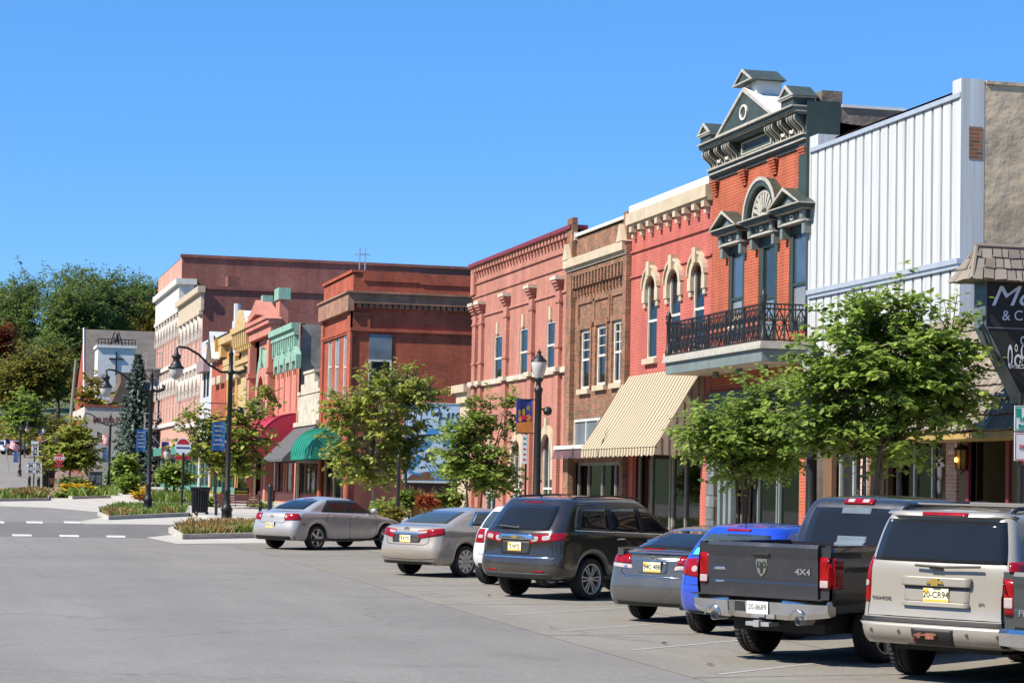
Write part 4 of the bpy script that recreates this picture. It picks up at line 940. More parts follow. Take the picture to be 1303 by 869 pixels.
def slope(A, B, C, D, rows, wv):       # A-B eave, D-C ridge
    A, B, C, D = map(Vector, (A, B, C, D)); nn = (B-A).cross(D-A).normalized()
    for r in range(rows):
        t0, t1 = r/rows, min(1, (r+1.25)/rows); y = 0.0; L = (B-A).length
        while y < 1:
            e = min(1, y+rnd.uniform(.6, 1.3)*wv/L); lift = .012+rnd.uniform(0, .03)
            def Q(u, t): return (A+(B-A)*u)*(1-t)+(D+(C-D)*u)*t
            g = .004
            p = [Q(y+g, t0-rnd.uniform(0, .05))+nn*lift, Q(e-g, t0-rnd.uniform(0, .05))+nn*lift, Q(e-g, t1)+nn*.004, Q(y+g, t1)+nn*.004]
            d = [Q(y+g, t0), Q(e-g, t0)]
            mb.add([p[0], p[1], p[2], p[3], d[0], d[1]], [(0, 1, 2, 3), (4, 5, 1, 0)]); y = e
slope((x0, ya, ze), (x1, ya, ze), (x1, ym, zr), (xr, ym, zr), 3, .2)
slope((x0, yb_, ze), (x0, ya, ze), (xr, ym, zr), (xr, ym+.01, zr), 3, .2)
slope((x1, yb_, ze), (x0, yb_, ze), (xr, ym, zr), (x1, ym, zr), 3, .2)
mb.tube([(xr-.04, ym, zr+.01), (x1, ym, zr+.01)], .05, 6); mb.tube([(x0, ya, ze), (xr, ym, zr+.01)], .04, 6)
mb.quad((x0, ya, ze-.01), (x1, ya, ze-.01), (x1, yb_, ze-.01), (x0, yb_, ze-.01))
part(mb, 'shingle_roof', M['shingle'], sg)
# wall lantern
lx, lz = onX(1224, 585, V-.16); ln = tag(empty('wall_lantern', (V, lx, lz)), 'black wall lantern with glowing amber glass beside the burgundy door', 'lantern')
mb = MB(); c_ = (V-.18, lx, lz)
for a in range(6): an = a*pi/3; mb.tube([(c_[0]+.11*cos(an), c_[1]+.11*sin(an), lz-.2), (c_[0]+.12*cos(an), c_[1]+.12*sin(an), lz+.2)], .012, 5)
mb.lathe([(.0, .34), (.05, .3), (.16, .2), (.15, .19), (0, .19)], c_, 12); mb.lathe([(0, -.3), (.03, -.26), (.12, -.2), (0, -.19)], c_, 12); mb.tube([(c_[0], lx, lz+.3), (V, lx, lz+.25)], .02, 6)
part(mb, 'cage', M['black'], ln)
mb = MB(); mb.lathe([(0, -.19), (.1, -.19), (.11, .19), (0, .19)], c_, 6); part(mb, 'lantern_glass', mat('amber_glass', (.5, .25, .06), .3, .2, 6), ln)
mb = MB(); mb.lathe([(0, -.05), (.035, -.03), (.035, .03), (0, .05)], c_ if False else (c_[0]-.115, lx-.02, lz), 8); part(mb, 'bulb', emis('lamp_glow', (1, .6, .12), 3.0), ln)
# white cut-out figure on the brown board
fy, fz = onX(1193, 600, V+.3); fg = MB()
X0 = V+.36
def disc2(cy, cz, ry, rz, n=12): fg.prism([(X0, cy+ry*cos(2*pi*k/n), cz+rz*sin(2*pi*k/n)) for k in range(n)], [(X0-.03, cy+ry*cos(2*pi*k/n), cz+rz*sin(2*pi*k/n)) for k in range(n)])
disc2(fy, fz+.26, .07, .08); disc2(fy, fz+.29, .16, .03); disc2(fy, fz+.02, .09, .2); disc2(fy+.1, fz+.14, .12, .05); disc2(fy-.12, fz+.15, .12, .05); disc2(fy+.02, fz-.28, .06, .18)
fo = tag(fg.build('wall_ornament', M['white']), 'white cut-out figure mounted on the brown boards left of the lantern', 'ornament'); recalc(fo)

# ---------------------------------------------------------------- 7 dark red corner building with the mural
b = Bld('brick_building', 'dark red brick corner building with side mural and corbelled stone cornice', 'building', 113.06, 122.1, 13.05, depth=30)
for x0, x1 in ((417.2, 422), (426, 431), (436.5, 441.5)):
    R = rect(x0, x1, 427, 507); b.win(R, M['trimwhite'], M['glass_curtain'], rail=.5, glass2=None, fw=.1)
zs = 4.6
b.shop(113.5, 121.7, gz(118)+.15, zs, M['cream'], M['glass'], [.33, .62], low=.5, fw=.25)
b.wall(M['bk_red'], rev=.3, side_top=12.3)
Y0 = b.y0; zc = onY(447, 373, Y0)[1]
mb = MB(); d = .28
mb.box(V-d, V+.02, Y0-d, b.y1, zc-.9, zc); mb.box(V+.02, V+30, Y0-d, Y0+.02, zc-.5, zc); mb.box(V-d-.1, V+.02, Y0-d-.1, b.y1, zc, zc+.1); mb.box(V+.02, V+30, Y0-d-.1, Y0+.02, zc, zc+.1)
for k in range(48): x = V+.2+k*.62; mb.box(x, x+.22, Y0-.2, Y0+.02, zc-.72, zc-.5); mb.box(x+.31, x+.53, Y0-.2, Y0+.02, zc-.72, zc-.5)
M['cornice_st'] = brick('weathered_cornice_stone', (.36, .2, .135), (.28, .155, .11), (.28, .17, .12), .5, .3, .01, .35, 1.2, stain=(.3, .1, .06))
part(mb, 'cornice', M['cornice_st'], b.root)
mb = MB(); zz = zc-1.9
mb.box(V-.12, V+.02, Y0-.12, b.y1, zz, zz+.16); mb.box(V+.02, V+30, Y0-.12, Y0+.02, zz, zz+.16); mb.box(V-.1, V+.9, Y0-.1, Y0+.01, zz+.16, zc-.95); mb.box(V-.1, V, Y0-.1, Y0+.9, b.base, zc-.95); mb.box(V-.1, V, b.y1-.7, b.y1, b.base, zc-.95); mb.box(V-.08, V+.02, Y0+.9, b.y1-.7, zz-.1, zz-.02)
part(mb, 'corner_pilaster', M['bk_red'], b.root)
mb = MB(); mb.box(V-.1, V+.5, Y0-.06, b.y1+.05, b.top, b.top+.14); nst = 10
for k in range(nst): x = V+.5+k*2.95; z = b.top-.075*k; mb.box(x, x+2.95, Y0-.06, Y0+.45, z-.4, z+.12)
part(mb, 'coping', M['bk_red'], b.root)
x0, zt = onY(470, 425, Y0); x1, zb_ = onY(497, 500, Y0); zmid = onY(484, 458, Y0)[1]
mb = MB(); yy = Y0-.05
mb.box(x0, x1, yy, Y0+.01, zmid, zt); mb2 = MB()
for q in ((x0, x0+.09, zb_, zmid), (x1-.09, x1, zb_, zmid), (x0+.09, x1-.09, zmid-.09, zmid), (x0+.09, x1-.09, zb_, zb_+.09)): mb2.box(q[0], q[1], yy-.03, Y0+.01, q[2], q[3])
wq = part(mb2, 'side_window', M['trimwhite'], b.root); part(mb, 'boarded_panel', M['glass_grey'], wq); mb = MB(); mb.quad((x0+.05, yy+.03, zb_), (x1-.05, yy+.03, zb_), (x1-.05, yy+.03, zmid), (x0+.05, yy+.03, zmid)); part(mb, 'pane', M['glass'], wq)
# low wainscot of painted brick behind the park
mb = MB(); mb.box(V+.3, V+30, Y0-.035, Y0+.01, b.base, 2.5); part(mb, 'painted_base', brick('maroon_painted_brick', (.22, .075, .06), (.2, .07, .055), (.17, .06, .05), .3, .1, .012, .2, .6), b.root)
for px, py in ((457, 331), (464, 331)): 
    x, z = onY(px, py+22, Y0+4); a = MB(); a.tube([(x, Y0+4, z-1), (x, Y0+4, z+1.55)], .035, 5); a.tube([(x-.3, Y0+4, z+1.2), (x+.3, Y0+4, z+1.2)], .02, 5); part(a, 'roof_antenna', M['steel'], b.root)
# mural: its own thing on the wall
x0, zt = onY(515, 513, Y0); x1 = 29.5; zb_ = onY(515, 612, Y0)[1]
mu = tag(empty('wall_mural', (x0, Y0, zb_)), 'pale blue painted mural panel on the side of the dark red building', 'mural')
M['mural_bg'] = mat('mural_sky', (.42, .56, .74), .6, .2, .7, c2=(.62, .7, .8)); M['mural_blue'] = mat('mural_blue', (.08, .3, .62), .6, .3, 1.5); M['mural_dk'] = mat('mural_dark', (.06, .07, .09), .6, .3, 3); M['mural_br'] = mat('mural_brown', (.24, .12, .07), .7, .4, 2)
mb = MB(); mb.box(x0, x1, Y0-.12, Y0-.04, zb_, zt); part(mb, 'panel', M['mural_bg'], mu)
mb = MB(); yy = Y0-.126
for q in ((x0-.06, x1, zb_-.07, zb_), (x0-.06, x1, zt, zt+.07), (x0-.06, x0, zb_, zt)): mb.box(q[0], q[1], Y0-.14, Y0-.03, q[2], q[3])
part(mb, 'frame', M['trimwhite'], mu)
mb = MB()
def mp(px, py): x, z = onY(px, py, Y0); return (x, yy, z)
def poly(pts, mi=0, dy=0): mb.add([(p[0], p[1]-dy, p[2]) for p in (mp(*q) for q in pts)], [tuple(range(len(pts)))], mi)
poly([(516, 611), (600, 611.5), (600, 602), (575, 598), (540, 600), (522, 604)], 2)
for k in range(9): poly([(540+k*4.5, 590+k*.8), (541.6+k*4.5, 590+k*.8), (556+k*5.2, 611), (553+k*5.2, 611)], 0, .003)
arc = [(533+16*cos(t), 588+14*sin(t)) for t in [pi*.45+pi*1.15*k/12 for k in range(13)]]; arc2 = [(533+19*cos(t), 588+17*sin(t)) for t in [pi*.45+pi*1.15*k/12 for k in range(13)]]
for a, c, d, e in zip(arc, arc[1:], arc2[1:], arc2): poly([a, c, d, e], 0, .006)
poly([(519, 603), (532, 590), (538, 580), (530, 578), (520, 592)], 0, .002); poly([(541, 588), (552, 588), (553, 576), (545, 572), (540, 578)], 1, .004); poly([(526, 572), (546, 545), (560, 545), (548, 566), (536, 575)], 0, .001); poly([(553, 590), (566, 592), (580, 600), (560, 600)], 1, .004); poly([(560, 562), (574, 550), (596, 552), (598, 572), (575, 575)], 0, .001)
part(mb, 'painted_scene', [M['mural_blue'], M['mural_dk'], M['mural_br']], mu)
for s, px, py, sz in (('TO  . . . .', 565, 523.5, .62), ('HIS', 570, 533, .85)):
    o = mp(px, py); t = textmesh(s, sz, M['mural_dk'], 'lettering', None, frame((o[0], yy-.006, o[2]), (1, 0, 0), (0, 0, 1)), shear=.2); wp(t, mu)

# ---------------------------------------------------------------- 8 small white stone shop
b = Bld('shop_building', 'small white stone shop with stepped parapet and grey canvas awning', 'building', 122.1, 130.3, 7.4, depth=16)
b.shop(122.6, 129.8, gz(126)+.15, 3.6, M['wood_brown'], M['glass'], [.3, .55, .75], low=.7, lowm=M['bk_red'])
b.wall(M['limestone'], M['grey_render'], side_top=7.0)
mb = MB(); b.fb(mb, 122.1, 130.3, 5.6, 5.85, -.02, .25); b.fb(mb, 123.2, 129.2, 7.4, 8.0, -.3, .02); b.fb(mb, 124.4, 128, 8.0, 8.55, -.3, .02); b.fb(mb, 122.1, 123.1, 7.4, 7.6, -.3, .06); b.fb(mb, 129.3, 130.3, 7.4, 7.6, -.3, .06); b.fb(mb, 124.3, 128.1, 8.55, 8.7, -.35, .08)
for z in (4.3, 5.2): b.fb(mb, 122.9, 129.5, z, z+.1, -.02, .06)
part(mb, 'parapet', M['limestone'], b.root)
def awning(b, name, m, y0, y1, zt, zb, proj, val=.25, curve=0, base_d=0, side=True, N=10):
    mb = MB(); prof = []
    for k in range(N+1):
        t = k/N
        if curve: prof.append((base_d+proj*sin(t*pi/2), zb+(zt-zb)*cos(t*pi/2)))
        else: prof.append((base_d+proj*t, zt+(zb-zt)*t))
    prof.append((base_d+proj+.01, zb-val))
    ns = 12
    for (d0, z0), (d1, z1) in zip(prof, prof[1:]):
        for j in range(ns):
            a, c = y0+(y1-y0)*j/ns, y0+(y1-y0)*(j+1)/ns; w0 = .03*(1-abs(2*(a-y0)/(y1-y0)*ns/2 % 2-1)) if False else 0
            mb.quad((b.X-d0, a, z0), (b.X-d1, a, z1), (b.X-d1, c, z1), (b.X-d0, c, z0))
    if side:
        for y in (y0, y1): mb.add([(b.X-d, y, z) for d, z in prof]+[(b.X-base_d, y, zb-val)], [tuple(range(len(prof)+1))])
    o = part(mb, name, m, b.root)
    fr = MB()
    if curve:
        for j in range(9):
            y = y0+(y1-y0)*j/8; fr.tube([(b.X-d-.012, y, z+.012) for d, z in prof[:-1]], .022, 5)
        part(fr, 'awning_rib', m, o)
    return o
awning(b, 'canvas_awning', M['awn_grey'], 122.3, 130.2, onX(408, 537)[1], onX(345, 584, 18.0)[1], 2.0, val=.15)
# green canopy belongs to the red corner building's shop
rb = [o for o in COL.objects if o.get('label', '').startswith('dark red brick corner')][0]
class _b: X = V; root = rb
awning(_b, 'rounded_canopy', M['awn_green'], 115.2, 121.9, onX(420, 544)[1], onX(376, 580, 18.4)[1], 1.6, val=.2, curve=1)

# ---------------------------------------------------------------- 9 coral pink building with arched pavilion
b = Bld('brick_building', 'coral pink brick building with green bracketed cornice and gabled arch bay', 'building', 130.3, 149.5, 11.6, depth=16)
ps = onX(351, 450)[0]
for px in (356, 363, 371, 378.5):
    y = onX(px, 490)[0]; R = (y-.55, y+.55, onX(366, 525)[1], onX(366, 468)[1]); w_ = b.win(R, M['bk_pink2'], mat('blind_window', (.52, .2, .14), .8, .1, 2), rail=0)
    mb = MB(); z = R[3]; tri = [(R[0]-.45, z-.25), (R[0]-.45, z+.55), (y, z+1.15), (R[1]+.45, z+.55), (R[1]+.45, z-.25), (R[1]+.1, z-.25), (R[1]+.1, z+.2), (R[0]-.1, z+.2), (R[0]-.1, z-.25)]
    for q in ((0, 1, 7, 8), (1, 2, 7), (2, 6, 7), (2, 3, 6), (3, 4, 5, 6)): mb.prism([(V+.02, *tri[i]) for i in q], [(V-.28, *tri[i]) for i in q])
    part(mb, 'hood', M['verdigris'], w_, fix=True)
ya_, yb2 = ps, 149.5; sm = (ya_+yb2)/2
zA = onX(338, 478)[1]
b.win((sm-1.5, sm+1.5, onX(338, 525)[1], zA), M['bk_pink2'], M['glass'], arch=1.7, rail=.4, mull=2)
b.shop(131, 148.8, gz(140)+.15, 4.4, M['bk_pink2'], M['glass'], [.12, .25, .3, .5, .6, .85], low=.6, fw=.35)
b.wall(M['bk_pink2'], M['grey_render'], side_top=11.4)
mb = MB(); z0 = 9.9; b.fb(mb, b.y0, ps, 11.3, 11.65, -.1, .5); b.fb(mb, b.y0, ps, 10.95, 11.3, -.1, .34); b.fb(mb, b.y0, ps, 10.0, 10.12, -.02, .2); b.fb(mb, b.y0, ps, 10.12, 10.95, -.02, .06)
y = b.y0+.2
while y < ps-.3: b.fb(mb, y, y+.3, 10.15, 10.95, .06, .3); y += .85
part(mb, 'cornice', M['verdigris'], b.root)
mb = MB(); b.fb(mb, b.y0, ps, 9.4, 9.55, -.02, .1); b.fb(mb, b.y0, b.y1, 4.6, 4.9, -.02, .25)
for y in (ya_, yb2-.9): b.fb(mb, y, y+.9, b.base, 11.2, -.02, .45); b.fb(mb, y-.1, y+1.0, 9.2, 9.5, -.02, .55)
arch_band(mb, V, sm, zA-1.7, 1.5, 2.0, -.02, .25, asp=1.13)
part(mb, 'pilaster', M['bk_pink2'], b.root)
mb = MB(); arch_band(mb, V, sm, zA-1.7, 2.05, 2.7, -.02, .2, asp=1.25); mb.box(V-.2, V, sm-2.7, sm-2.05, 5.5, zA-1.7); mb.box(V-.2, V, sm+2.05, sm+2.7, 5.5, zA-1.7); mb.box(V-.3, V, sm-.25, sm+.25, zA+.5, 11); part(mb, 'arch_trim', M['verdigris'], b.root)
zg = onX(337, 413)[1]; za_ = onX(338, 383)[1]
mb = MB(); b.fb(mb, ya_-.2, yb2+.2, zg-.9, zg-.3, -.2, .4); b.fb(mb, ya_-.4, yb2+.4, zg-.3, zg, -.25, .6)
tri = [(ya_-.5, zg), (yb2+.5, zg), (sm, za_)]; t2 = [(ya_+.8, zg+.25), (yb2-.8, zg+.25), (sm, za_-.9)]
for i in range(3):
    j = (i+1) % 3; lp = [tri[i], tri[j], t2[j], t2[i]]; mb.prism([(V-.7, y, z) for y, z in lp], [(V+.25, y, z) for y, z in lp])
mb.prism([(V-.3, y, z) for y, z in t2], [(V+.1, y, z) for y, z in t2])
zk = onX(358, 378)[1]; mb.box(V+.15, V+.7, ps, ps+1.6, zg-1, zk)
part(mb, 'gable', M['bk_pink2'], b.root, fix=True)
mb = MB(); mb.box(V+.05, V+.8, ps-.15, ps+1.75, zk, zk+.72); part(mb, 'ridge_cap', M['verdigris'], b.root); mb = MB(); mb.box(V-.3, V+.35, sm-.45, sm+.45, za_-.25, za_+.3); part(mb, 'ridge_cap', M['verdigris'], b.root)
awning(b, 'rounded_canopy', M['awn_red'], 130.9, 149.2, onX(388, 524)[1], onX(344, 575, 17.6)[1], 2.3, val=.1, curve=1)

# ---------------------------------------------------------------- 10 tan, 11 ochre, 12 grey
b = Bld('brick_building', 'narrow tan building with heavy bracketed cornice and grey frieze', 'building', 149.5, 157.6, 13.6, depth=18)
for px in (314.5, 320.5, 327): y = onX(px, 490)[0]; b.win((y-.65, y+.65, onX(320, 515)[1], onX(320, 478)[1]), M['cream'], M['glass'], rail=.5)
b.shop(150, 157, gz(153)+.15, 4.3, M['teal'], M['glass'], [.3, .6], low=.6)
b.wall(mat('tan_paint', (.5, .36, .17), .7, .2, 1.5), M['bk_purple'])
ztp = onX(320, 430)[1]
mb = MB(); b.fb(mb, b.y0, b.y1, ztp+.5, ztp+.9, -.4, .7); b.fb(mb, b.y0, b.y1, ztp-.7, ztp+.5, -.4, .3); y = b.y0+.3
while y < b.y1-.4: b.fb(mb, y, y+.4, ztp-.5, ztp+.5, .3, .6); y += 1.0
b.fb(mb, b.y0+.2, b.y1-.2, ztp-1.6, ztp-1.3, -.02, .35); zz = onX(320, 470)[1]; b.fb(mb, b.y0, b.y1, zz, zz+.35, -.02, .35)
gt = [(b.y0+3.2, ztp+.9), (b.y1-.6, ztp+.9), ((b.y0+b.y1+2.6)/2, ztp+2.1)]; mb.prism([(V-.5, y, z) for y, z in gt], [(V-.2, y, z) for y, z in gt])
M['golden'] = mat('golden_trim', (.5, .35, .15), .6, .2, 3); part(mb, 'cornice', M['golden'], b.root, fix=True)
mb = MB(); mb.prism([(V-.19, y, z-.02) for y, z in gt], [(V+.9, y, z-.02) for y, z in gt]); part(mb, 'dormer_roof', M['white_metal'], b.root, fix=True)
b.band('frieze', M['grey_green_wall'], zz+.35, ztp-1.6, .1)
b = Bld('brick_building', 'ochre building with slate mansard, dormer and brick chimney', 'building', 157.6, 173.6, 12.6, depth=18)
for px in (278, 284.5, 297, 304): y = onX(px, 490)[0]; R = (y-.7, y+.7, onX(290, 520)[1], onX(290, 486)[1]); w_ = b.win(R, M['cream'], M['glass'], rail=.5); mb = MB(); b.fb(mb, R[0]-.4, R[1]+.4, R[3], R[3]+.55, -.02, .4); part(mb, 'hood', M['cream'], w_)
b.shop(158.2, 173, gz(165)+.15, 4.3, M['teal'], M['glass'], [.2, .4, .6, .8], low=.6)
b.wall(mat('ochre_paint', (.46, .22, .05), .7, .2, 1.5), M['bk_purple'])
mb = MB()
for z in (onX(298, 464)[1], onX(298, 472)[1]): b.fb(mb, b.y0, 164.5, z, z+.5, -.02, .3)
z = onX(280, 458)[1]; b.fb(mb, b.y0, b.y1, 12.3, 12.9, -.3, .5); b.fb(mb, 164.5, b.y1, z, z+1.3, -.02, .45)
part(mb, 'cornice', M['golden'], b.root)
mb = MB(); b.fb(mb, 164.5, 173.3, 4.5, z, -.02, .05); part(mb, 'red_panel', M['bk_red'], b.root)
zt = onX(290, 419)[1]
mb = MB(); mb.prism([(V-.6, b.y0, 12.9), (V+12, b.y0, 12.9), (V+12, b.y0, zt), (V+1.8, b.y0, zt)], [(V-.6, b.y1, 12.9), (V+12, b.y1, 12.9), (V+12, b.y1, zt), (V+1.8, b.y1, zt)]); part(mb, 'mansard', M['slate'], b.root, fix=True)
yd = onX(283, 440)[0]
gt = [(yd-1.4, 12.9), (yd-1.4, zt-1.9), (yd, zt-.2), (yd+1.4, zt-1.9), (yd+1.4, 12.9)]; mb = MB(); mb.prism([(V-.7, y, q) for y, q in gt], [(V+2.5, y, q) for y, q in gt]); part(mb, 'dormer', mat('dormer_ochre', (.5, .27, .06), .6, .2, 3), b.root, fix=True)
mb = MB(); mb.quad((V-1, yd-1.9, zt-2.1), (V+3, yd-1.9, zt-2.1), (V+3, yd, zt), (V-1, yd, zt)); mb.quad((V-1, yd, zt), (V+3, yd, zt), (V+3, yd+1.9, zt-2.1), (V-1, yd+1.9, zt-2.1)); part(mb, 'dormer_roof', M['white_metal'], b.root)
xc, zc2 = onY(308, 407, 160); xb, _ = onY(300, 407, 160); zb2 = onY(304, 432, 160)[1]
mb = MB(); mb.box(xb, xc+.3, 160, 162, zb2-2, zc2); mb.tube([((xb+xc)/2, 161, zc2), ((xb+xc)/2, 161, zc2+1.2)], .25, 8); part(mb, 'chimney', M['white_metal'], b.root)
b = Bld('shop_building', 'narrow pale grey rendered building below the pink hotel', 'building', 173.6, 181.1, onX(263, 432)[1], depth=14)
for px in (260.5, 264.5): y = onX(px, 490)[0]; b.win((y-.8, y+.8, onX(263, 505)[1], onX(263, 474)[1]), M['darkgreen'], M['glass'], rail=.5)
b.shop(174, 180.6, gz(177)+.15, 4.3, M['teal'], M['glass'], [.3, .6], low=.6)
b.wall(mat('pale_grey_render', (.46, .48, .52), .8, .15, .8), M['grey_render'], side_top=b.top-1.2)
mb = MB(); b.fb(mb, b.y0, b.y1, onX(263, 460)[1], onX(263, 457)[1], -.02, .15); z = onX(262, 474)[1]; b.fb(mb, 175, 180, z, z+.9, -.02, .5); part(mb, 'moulding', mat('mauve_trim', (.3, .2, .22), .7, .2, 2), b.root)

# ---------------------------------------------------------------- 13 pink hotel, two ranges
M['pinkblind'] = mat('drawn_blinds', (.42, .29, .25), .6, .2, 1.2); M['pinkframe'] = mat('pink_frames', (.55, .4, .34), .6, .15, 2)
def hotel(label, y0, y1, top, n, ct, ch, depth, side_top=None, sm=None, px=0):
    b = Bld('hotel_building', label, 'building', y0, y1, top, depth=depth)
    zs = [(13.6, 10.4), (8.7, 5.9)]
    zs = [(onX(px, a)[1], onX(px, c)[1]) for a, c in ((428, 466), (498, 538))]
    sp = (y1-y0)/n
    for zt, zb_ in zs:
        for k in range(n):
            y = y0+sp*(k+.5); R = (y-sp*.22, y+sp*.22, zb_, zt); w_ = b.win(R, M['pinkframe'], M['glass_grey'] if k % 4 == 1 else M['pinkblind'], rail=.5, fw=.1)
            mb = MB(); r = sp*.24
            arch_band(mb, V, y, zt, r, r+.26, -.02, .22, asp=1.25); b.fb(mb, y-.25, y+.25, zt+r*1.2, zt+r*1.2+.9, -.02, .26)
            for s_ in (-1, 1): b.fb(mb, y+s_*(r+.24)-.16, y+s_*(r+.24)+.16, zt-.5, zt+.2, -.02, .22)
            part(mb, 'hood', M['trimwhite'], w_)
    b.shop(y0+.4, y1-.4, gz(y0)+.15, 4.5, M['teal'], M['glass'], [k/6 for k in range(1, 6)], low=.6, fw=.3)
    b.wall(M['bk_pink'], M['bk_purple'], side_top=side_top)
    mb = MB(); b.fb(mb, y0, y1, ct-ch, ct-.5, -.02, .2); b.fb(mb, y0, y1, ct-.5, ct, -.02, .5); b.fb(mb, y0, y1, ct-ch-.3, ct-ch, -.02, .3)
    mb.box(V-.5, V+(1.3 if n > 6 else .1), y0-.4, y0, ct-.5, ct); mb.box(V-.2, V+(1.1 if n > 6 else .05), y0-.2, y0, ct-ch, ct-.5)
    part(mb, 'cornice', M['cream'] if n < 7 else M['trimwhite'], b.root)
    for zt, zb_ in zs: b.band('sill_course', M['trimwhite'], zb_-.35, zb_-.02, .2)
    b.band('shop_cornice', M['teal'], 4.7, 5.4, .6)
    mb = MB(); mb.box(V-.15, V+depth, y0-.12, y0+.3, (side_top or top)-.0, (side_top or top)+.25) if not side_top else None
    if mb.v: part(mb, 'coping', M['bk_purple'], b.root)
    return b
b1 = hotel('tall pink three storey hotel range with white arcaded window hoods', 198.7, 220.6, 21.9, 8, 20.0, 2.6, 34, px=215)
b2 = hotel('lower pink three storey hotel range next to the grey building', 181.1, 198.6, 17.7, 6, 17.9, 1.9, 18, px=245)
mb = MB(); mb.box(V+2, V+3, 182, 183.5, 17, 18.9); part(mb, 'chimney', M['bk_purple'], b2.root)
xq, zq = onY(290, 383, 181.1); mb = MB(); mb.box(xq, xq+16, 181.08, 192, 8, zq); part(mb, 'rear_wing', M['bk_purple'], b2.root)
for zf in (onX(203, 470)[1], onX(203, 545)[1]):
    fe = MB(); y0 = 213.5; y1 = 220.4
    fe.box(V-1.5, V, y0, y1, zf-.12, zf)
    for k in range(12): y = y0+(y1-y0)*k/11; fe.box(V-1.5, V-1.45, y-.03, y+.03, zf, zf+1.3)
    for k in range(4): x = V-1.45+.45*k; fe.box(x-.02, x+.02, y0, y0+.05, zf, zf+1.3)
    fe.box(V-1.52, V-1.44, y0, y1, zf+1.3, zf+1.38); fe.box(V-1.52, V, y0-.01, y0+.06, zf+1.3, zf+1.38)
    for y in (y0+.5, y1-.5): fe.tube([(V-1.3, y, zf-.1), (V, y, zf-1.5)], .08, 5)
    part(fe, 'fire_balcony', M['steel'], b1.root)
# round shop sign and its post
p = onX(281, 590, 18.4)
# ---------------------------------------------------------------- museum and church on the hill
ms = tag(empty('museum_building', (18, 240, gz(240))), 'plain beige rendered museum wall with raised lettering behind the lamp posts', 'building')
x0, zt = onY(108, 517, 240); zt2 = onY(155, 514, 240)[1]; x1 = 23.0
mb = MB(); mb.box(x0, x1, 240, 262, gz(240)-1, zt); part(mb, 'wall', mat('beige_render', (.5, .46, .4), .85, .1, .4), ms)
mb = MB(); mb.box(x0-.1, x1, 239.9, 240.4, zt, zt+.2); part(mb, 'coping', M['bk_red'], ms)
mb = MB(); mb.box(x0-.5, x0-.02, 240.5, 262, gz(240)-1, zt-1.5); part(mb, 'side_wall', M['bk_red'], ms)
for s, px, py, sz in (('MUSEUM', 131, 533.5, .95), ('COUNTY HISTORY', 131, 525, .5)) if False else (('MUSEUM', 132, 534.5, .8),):
    x, z = onY(118, py, 239.98); t = textmesh(s, sz, M['rust'], 'lettering', None, frame((x, 239.97, z), (1, 0, 0), (0, 0, 1)), align='LEFT', bold=.02); wp(t, ms)
cb = tag(empty('church_building', (20, 300, gz(300))), 'grey roofed church with square white bell tower and dark cross', 'church')
x0, zt = onY(104, 413, 300); x0 += .9; x1, _ = onY(215, 418, 300); ze = onY(97, 500, 300)[1]; ym = 309
mb = MB(); A = (x0, ym, zt); B = (x1, ym, zt); mb.quad((x0-.5, 297, ze), (x1, 297, ze), B, A); mb.quad(A, B, (x1, 321, ze), (x0-.5, 321, ze)); part(mb, 'roof', mat('grey_asphalt_shingles', (.115, .1, .088), .9, .2, .6), cb)
mb = MB(); mb.add([(x0-.2, 297.5, ze-.3), (x0-.2, 320.5, ze-.3), (x0-.02, ym, zt-.4)], [(0, 1, 2)]); mb.box(x0-.2, x1, 297.5, 320.5, gz(300)-2, ze-.3); part(mb, 'wall', M['bk_red'], cb)
mb = MB(); mb.tube([(x0-.55, 296.9, ze), (x0-.1, ym, zt+.1)], .12, 5); part(mb, 'barge_board', M['trimwhite'], cb)
ya = 292; xa, zta = onY(125, 441, ya); xb, _ = onY(172, 441, ya); zba = onY(150, 505, ya)[1]
mb = MB(); mb.box(xa, xb, ya, 298, zba-6, zta); mb.box(xa-.2, xb+.2, ya-.2, 298.2, zta-.1, zta+.25); tw = part(mb, 'bell_tower', M['white'], cb)
mb = MB(); cx_ = (xa+xb)/2; cz = onY(149, 460, ya)[1]; mb.box(cx_-.08, cx_+.08, ya-.15, ya-.02, cz-1.8, cz+1.2); mb.box(cx_-.9, cx_+.9, ya-.16, ya-.021, cz+.25, cz+.42); part(mb, 'cross', M['black'], tw)
mb = MB()
for k in range(12): x = xa+(xb-xa)*k/11; mb.box(x-.05, x+.05, ya, ya+.1, zta+.25, zta+.95)
mb.box(xa, xb, ya, ya+.1, zta+.95, zta+1.05); mb.box(xa, xb, ya, ya+.1, zta+.5, zta+.58); mb.box(xa, xa+.1, ya, 298, zta+.95, zta+1.05)
for s_ in (-.8, .8): mb.tube([(cx_+s_, ya+1, zta+.3), (cx_+s_*.3, ya+1, zta+2.0)], .08, 5)
part(mb, 'tower_railing', M['black'], tw)
mb = MB(); mb.lathe([(0, 1.1), (.2, 1.05), (.3, .6), (.35, .3), (.55, 0), (0, 0)], (cx_, ya+1, zta+.7), 12); part(mb, 'bell', M['black'], tw, smooth=True)
xa, zta = onY(143, 490, 280); xb, _ = onY(184, 490, 280); zr2 = onY(165, 474, 280)[1]; zl2 = onY(150, 512, 280)[1]
hs_ = tag(empty('small_house', ((xa+xb)/2, 280, gz(280))), 'small house with rounded brown gable roof below the church tower', 'house')
mb = MB(); gt = [(xa, zl2), (xa+1, zl2+2.5), ((xa+xb)/2-1, zr2), ((xa+xb)/2+1, zr2), (xb-1, zl2+2.5), (xb, zl2)]; mb.prism([(x, 280, z) for x, z in gt], [(x, 288, z) for x, z in gt]); part(mb, 'roof', mat('brown_shingles', (.13, .09, .07), .9, .3, 1), hs_, fix=True)
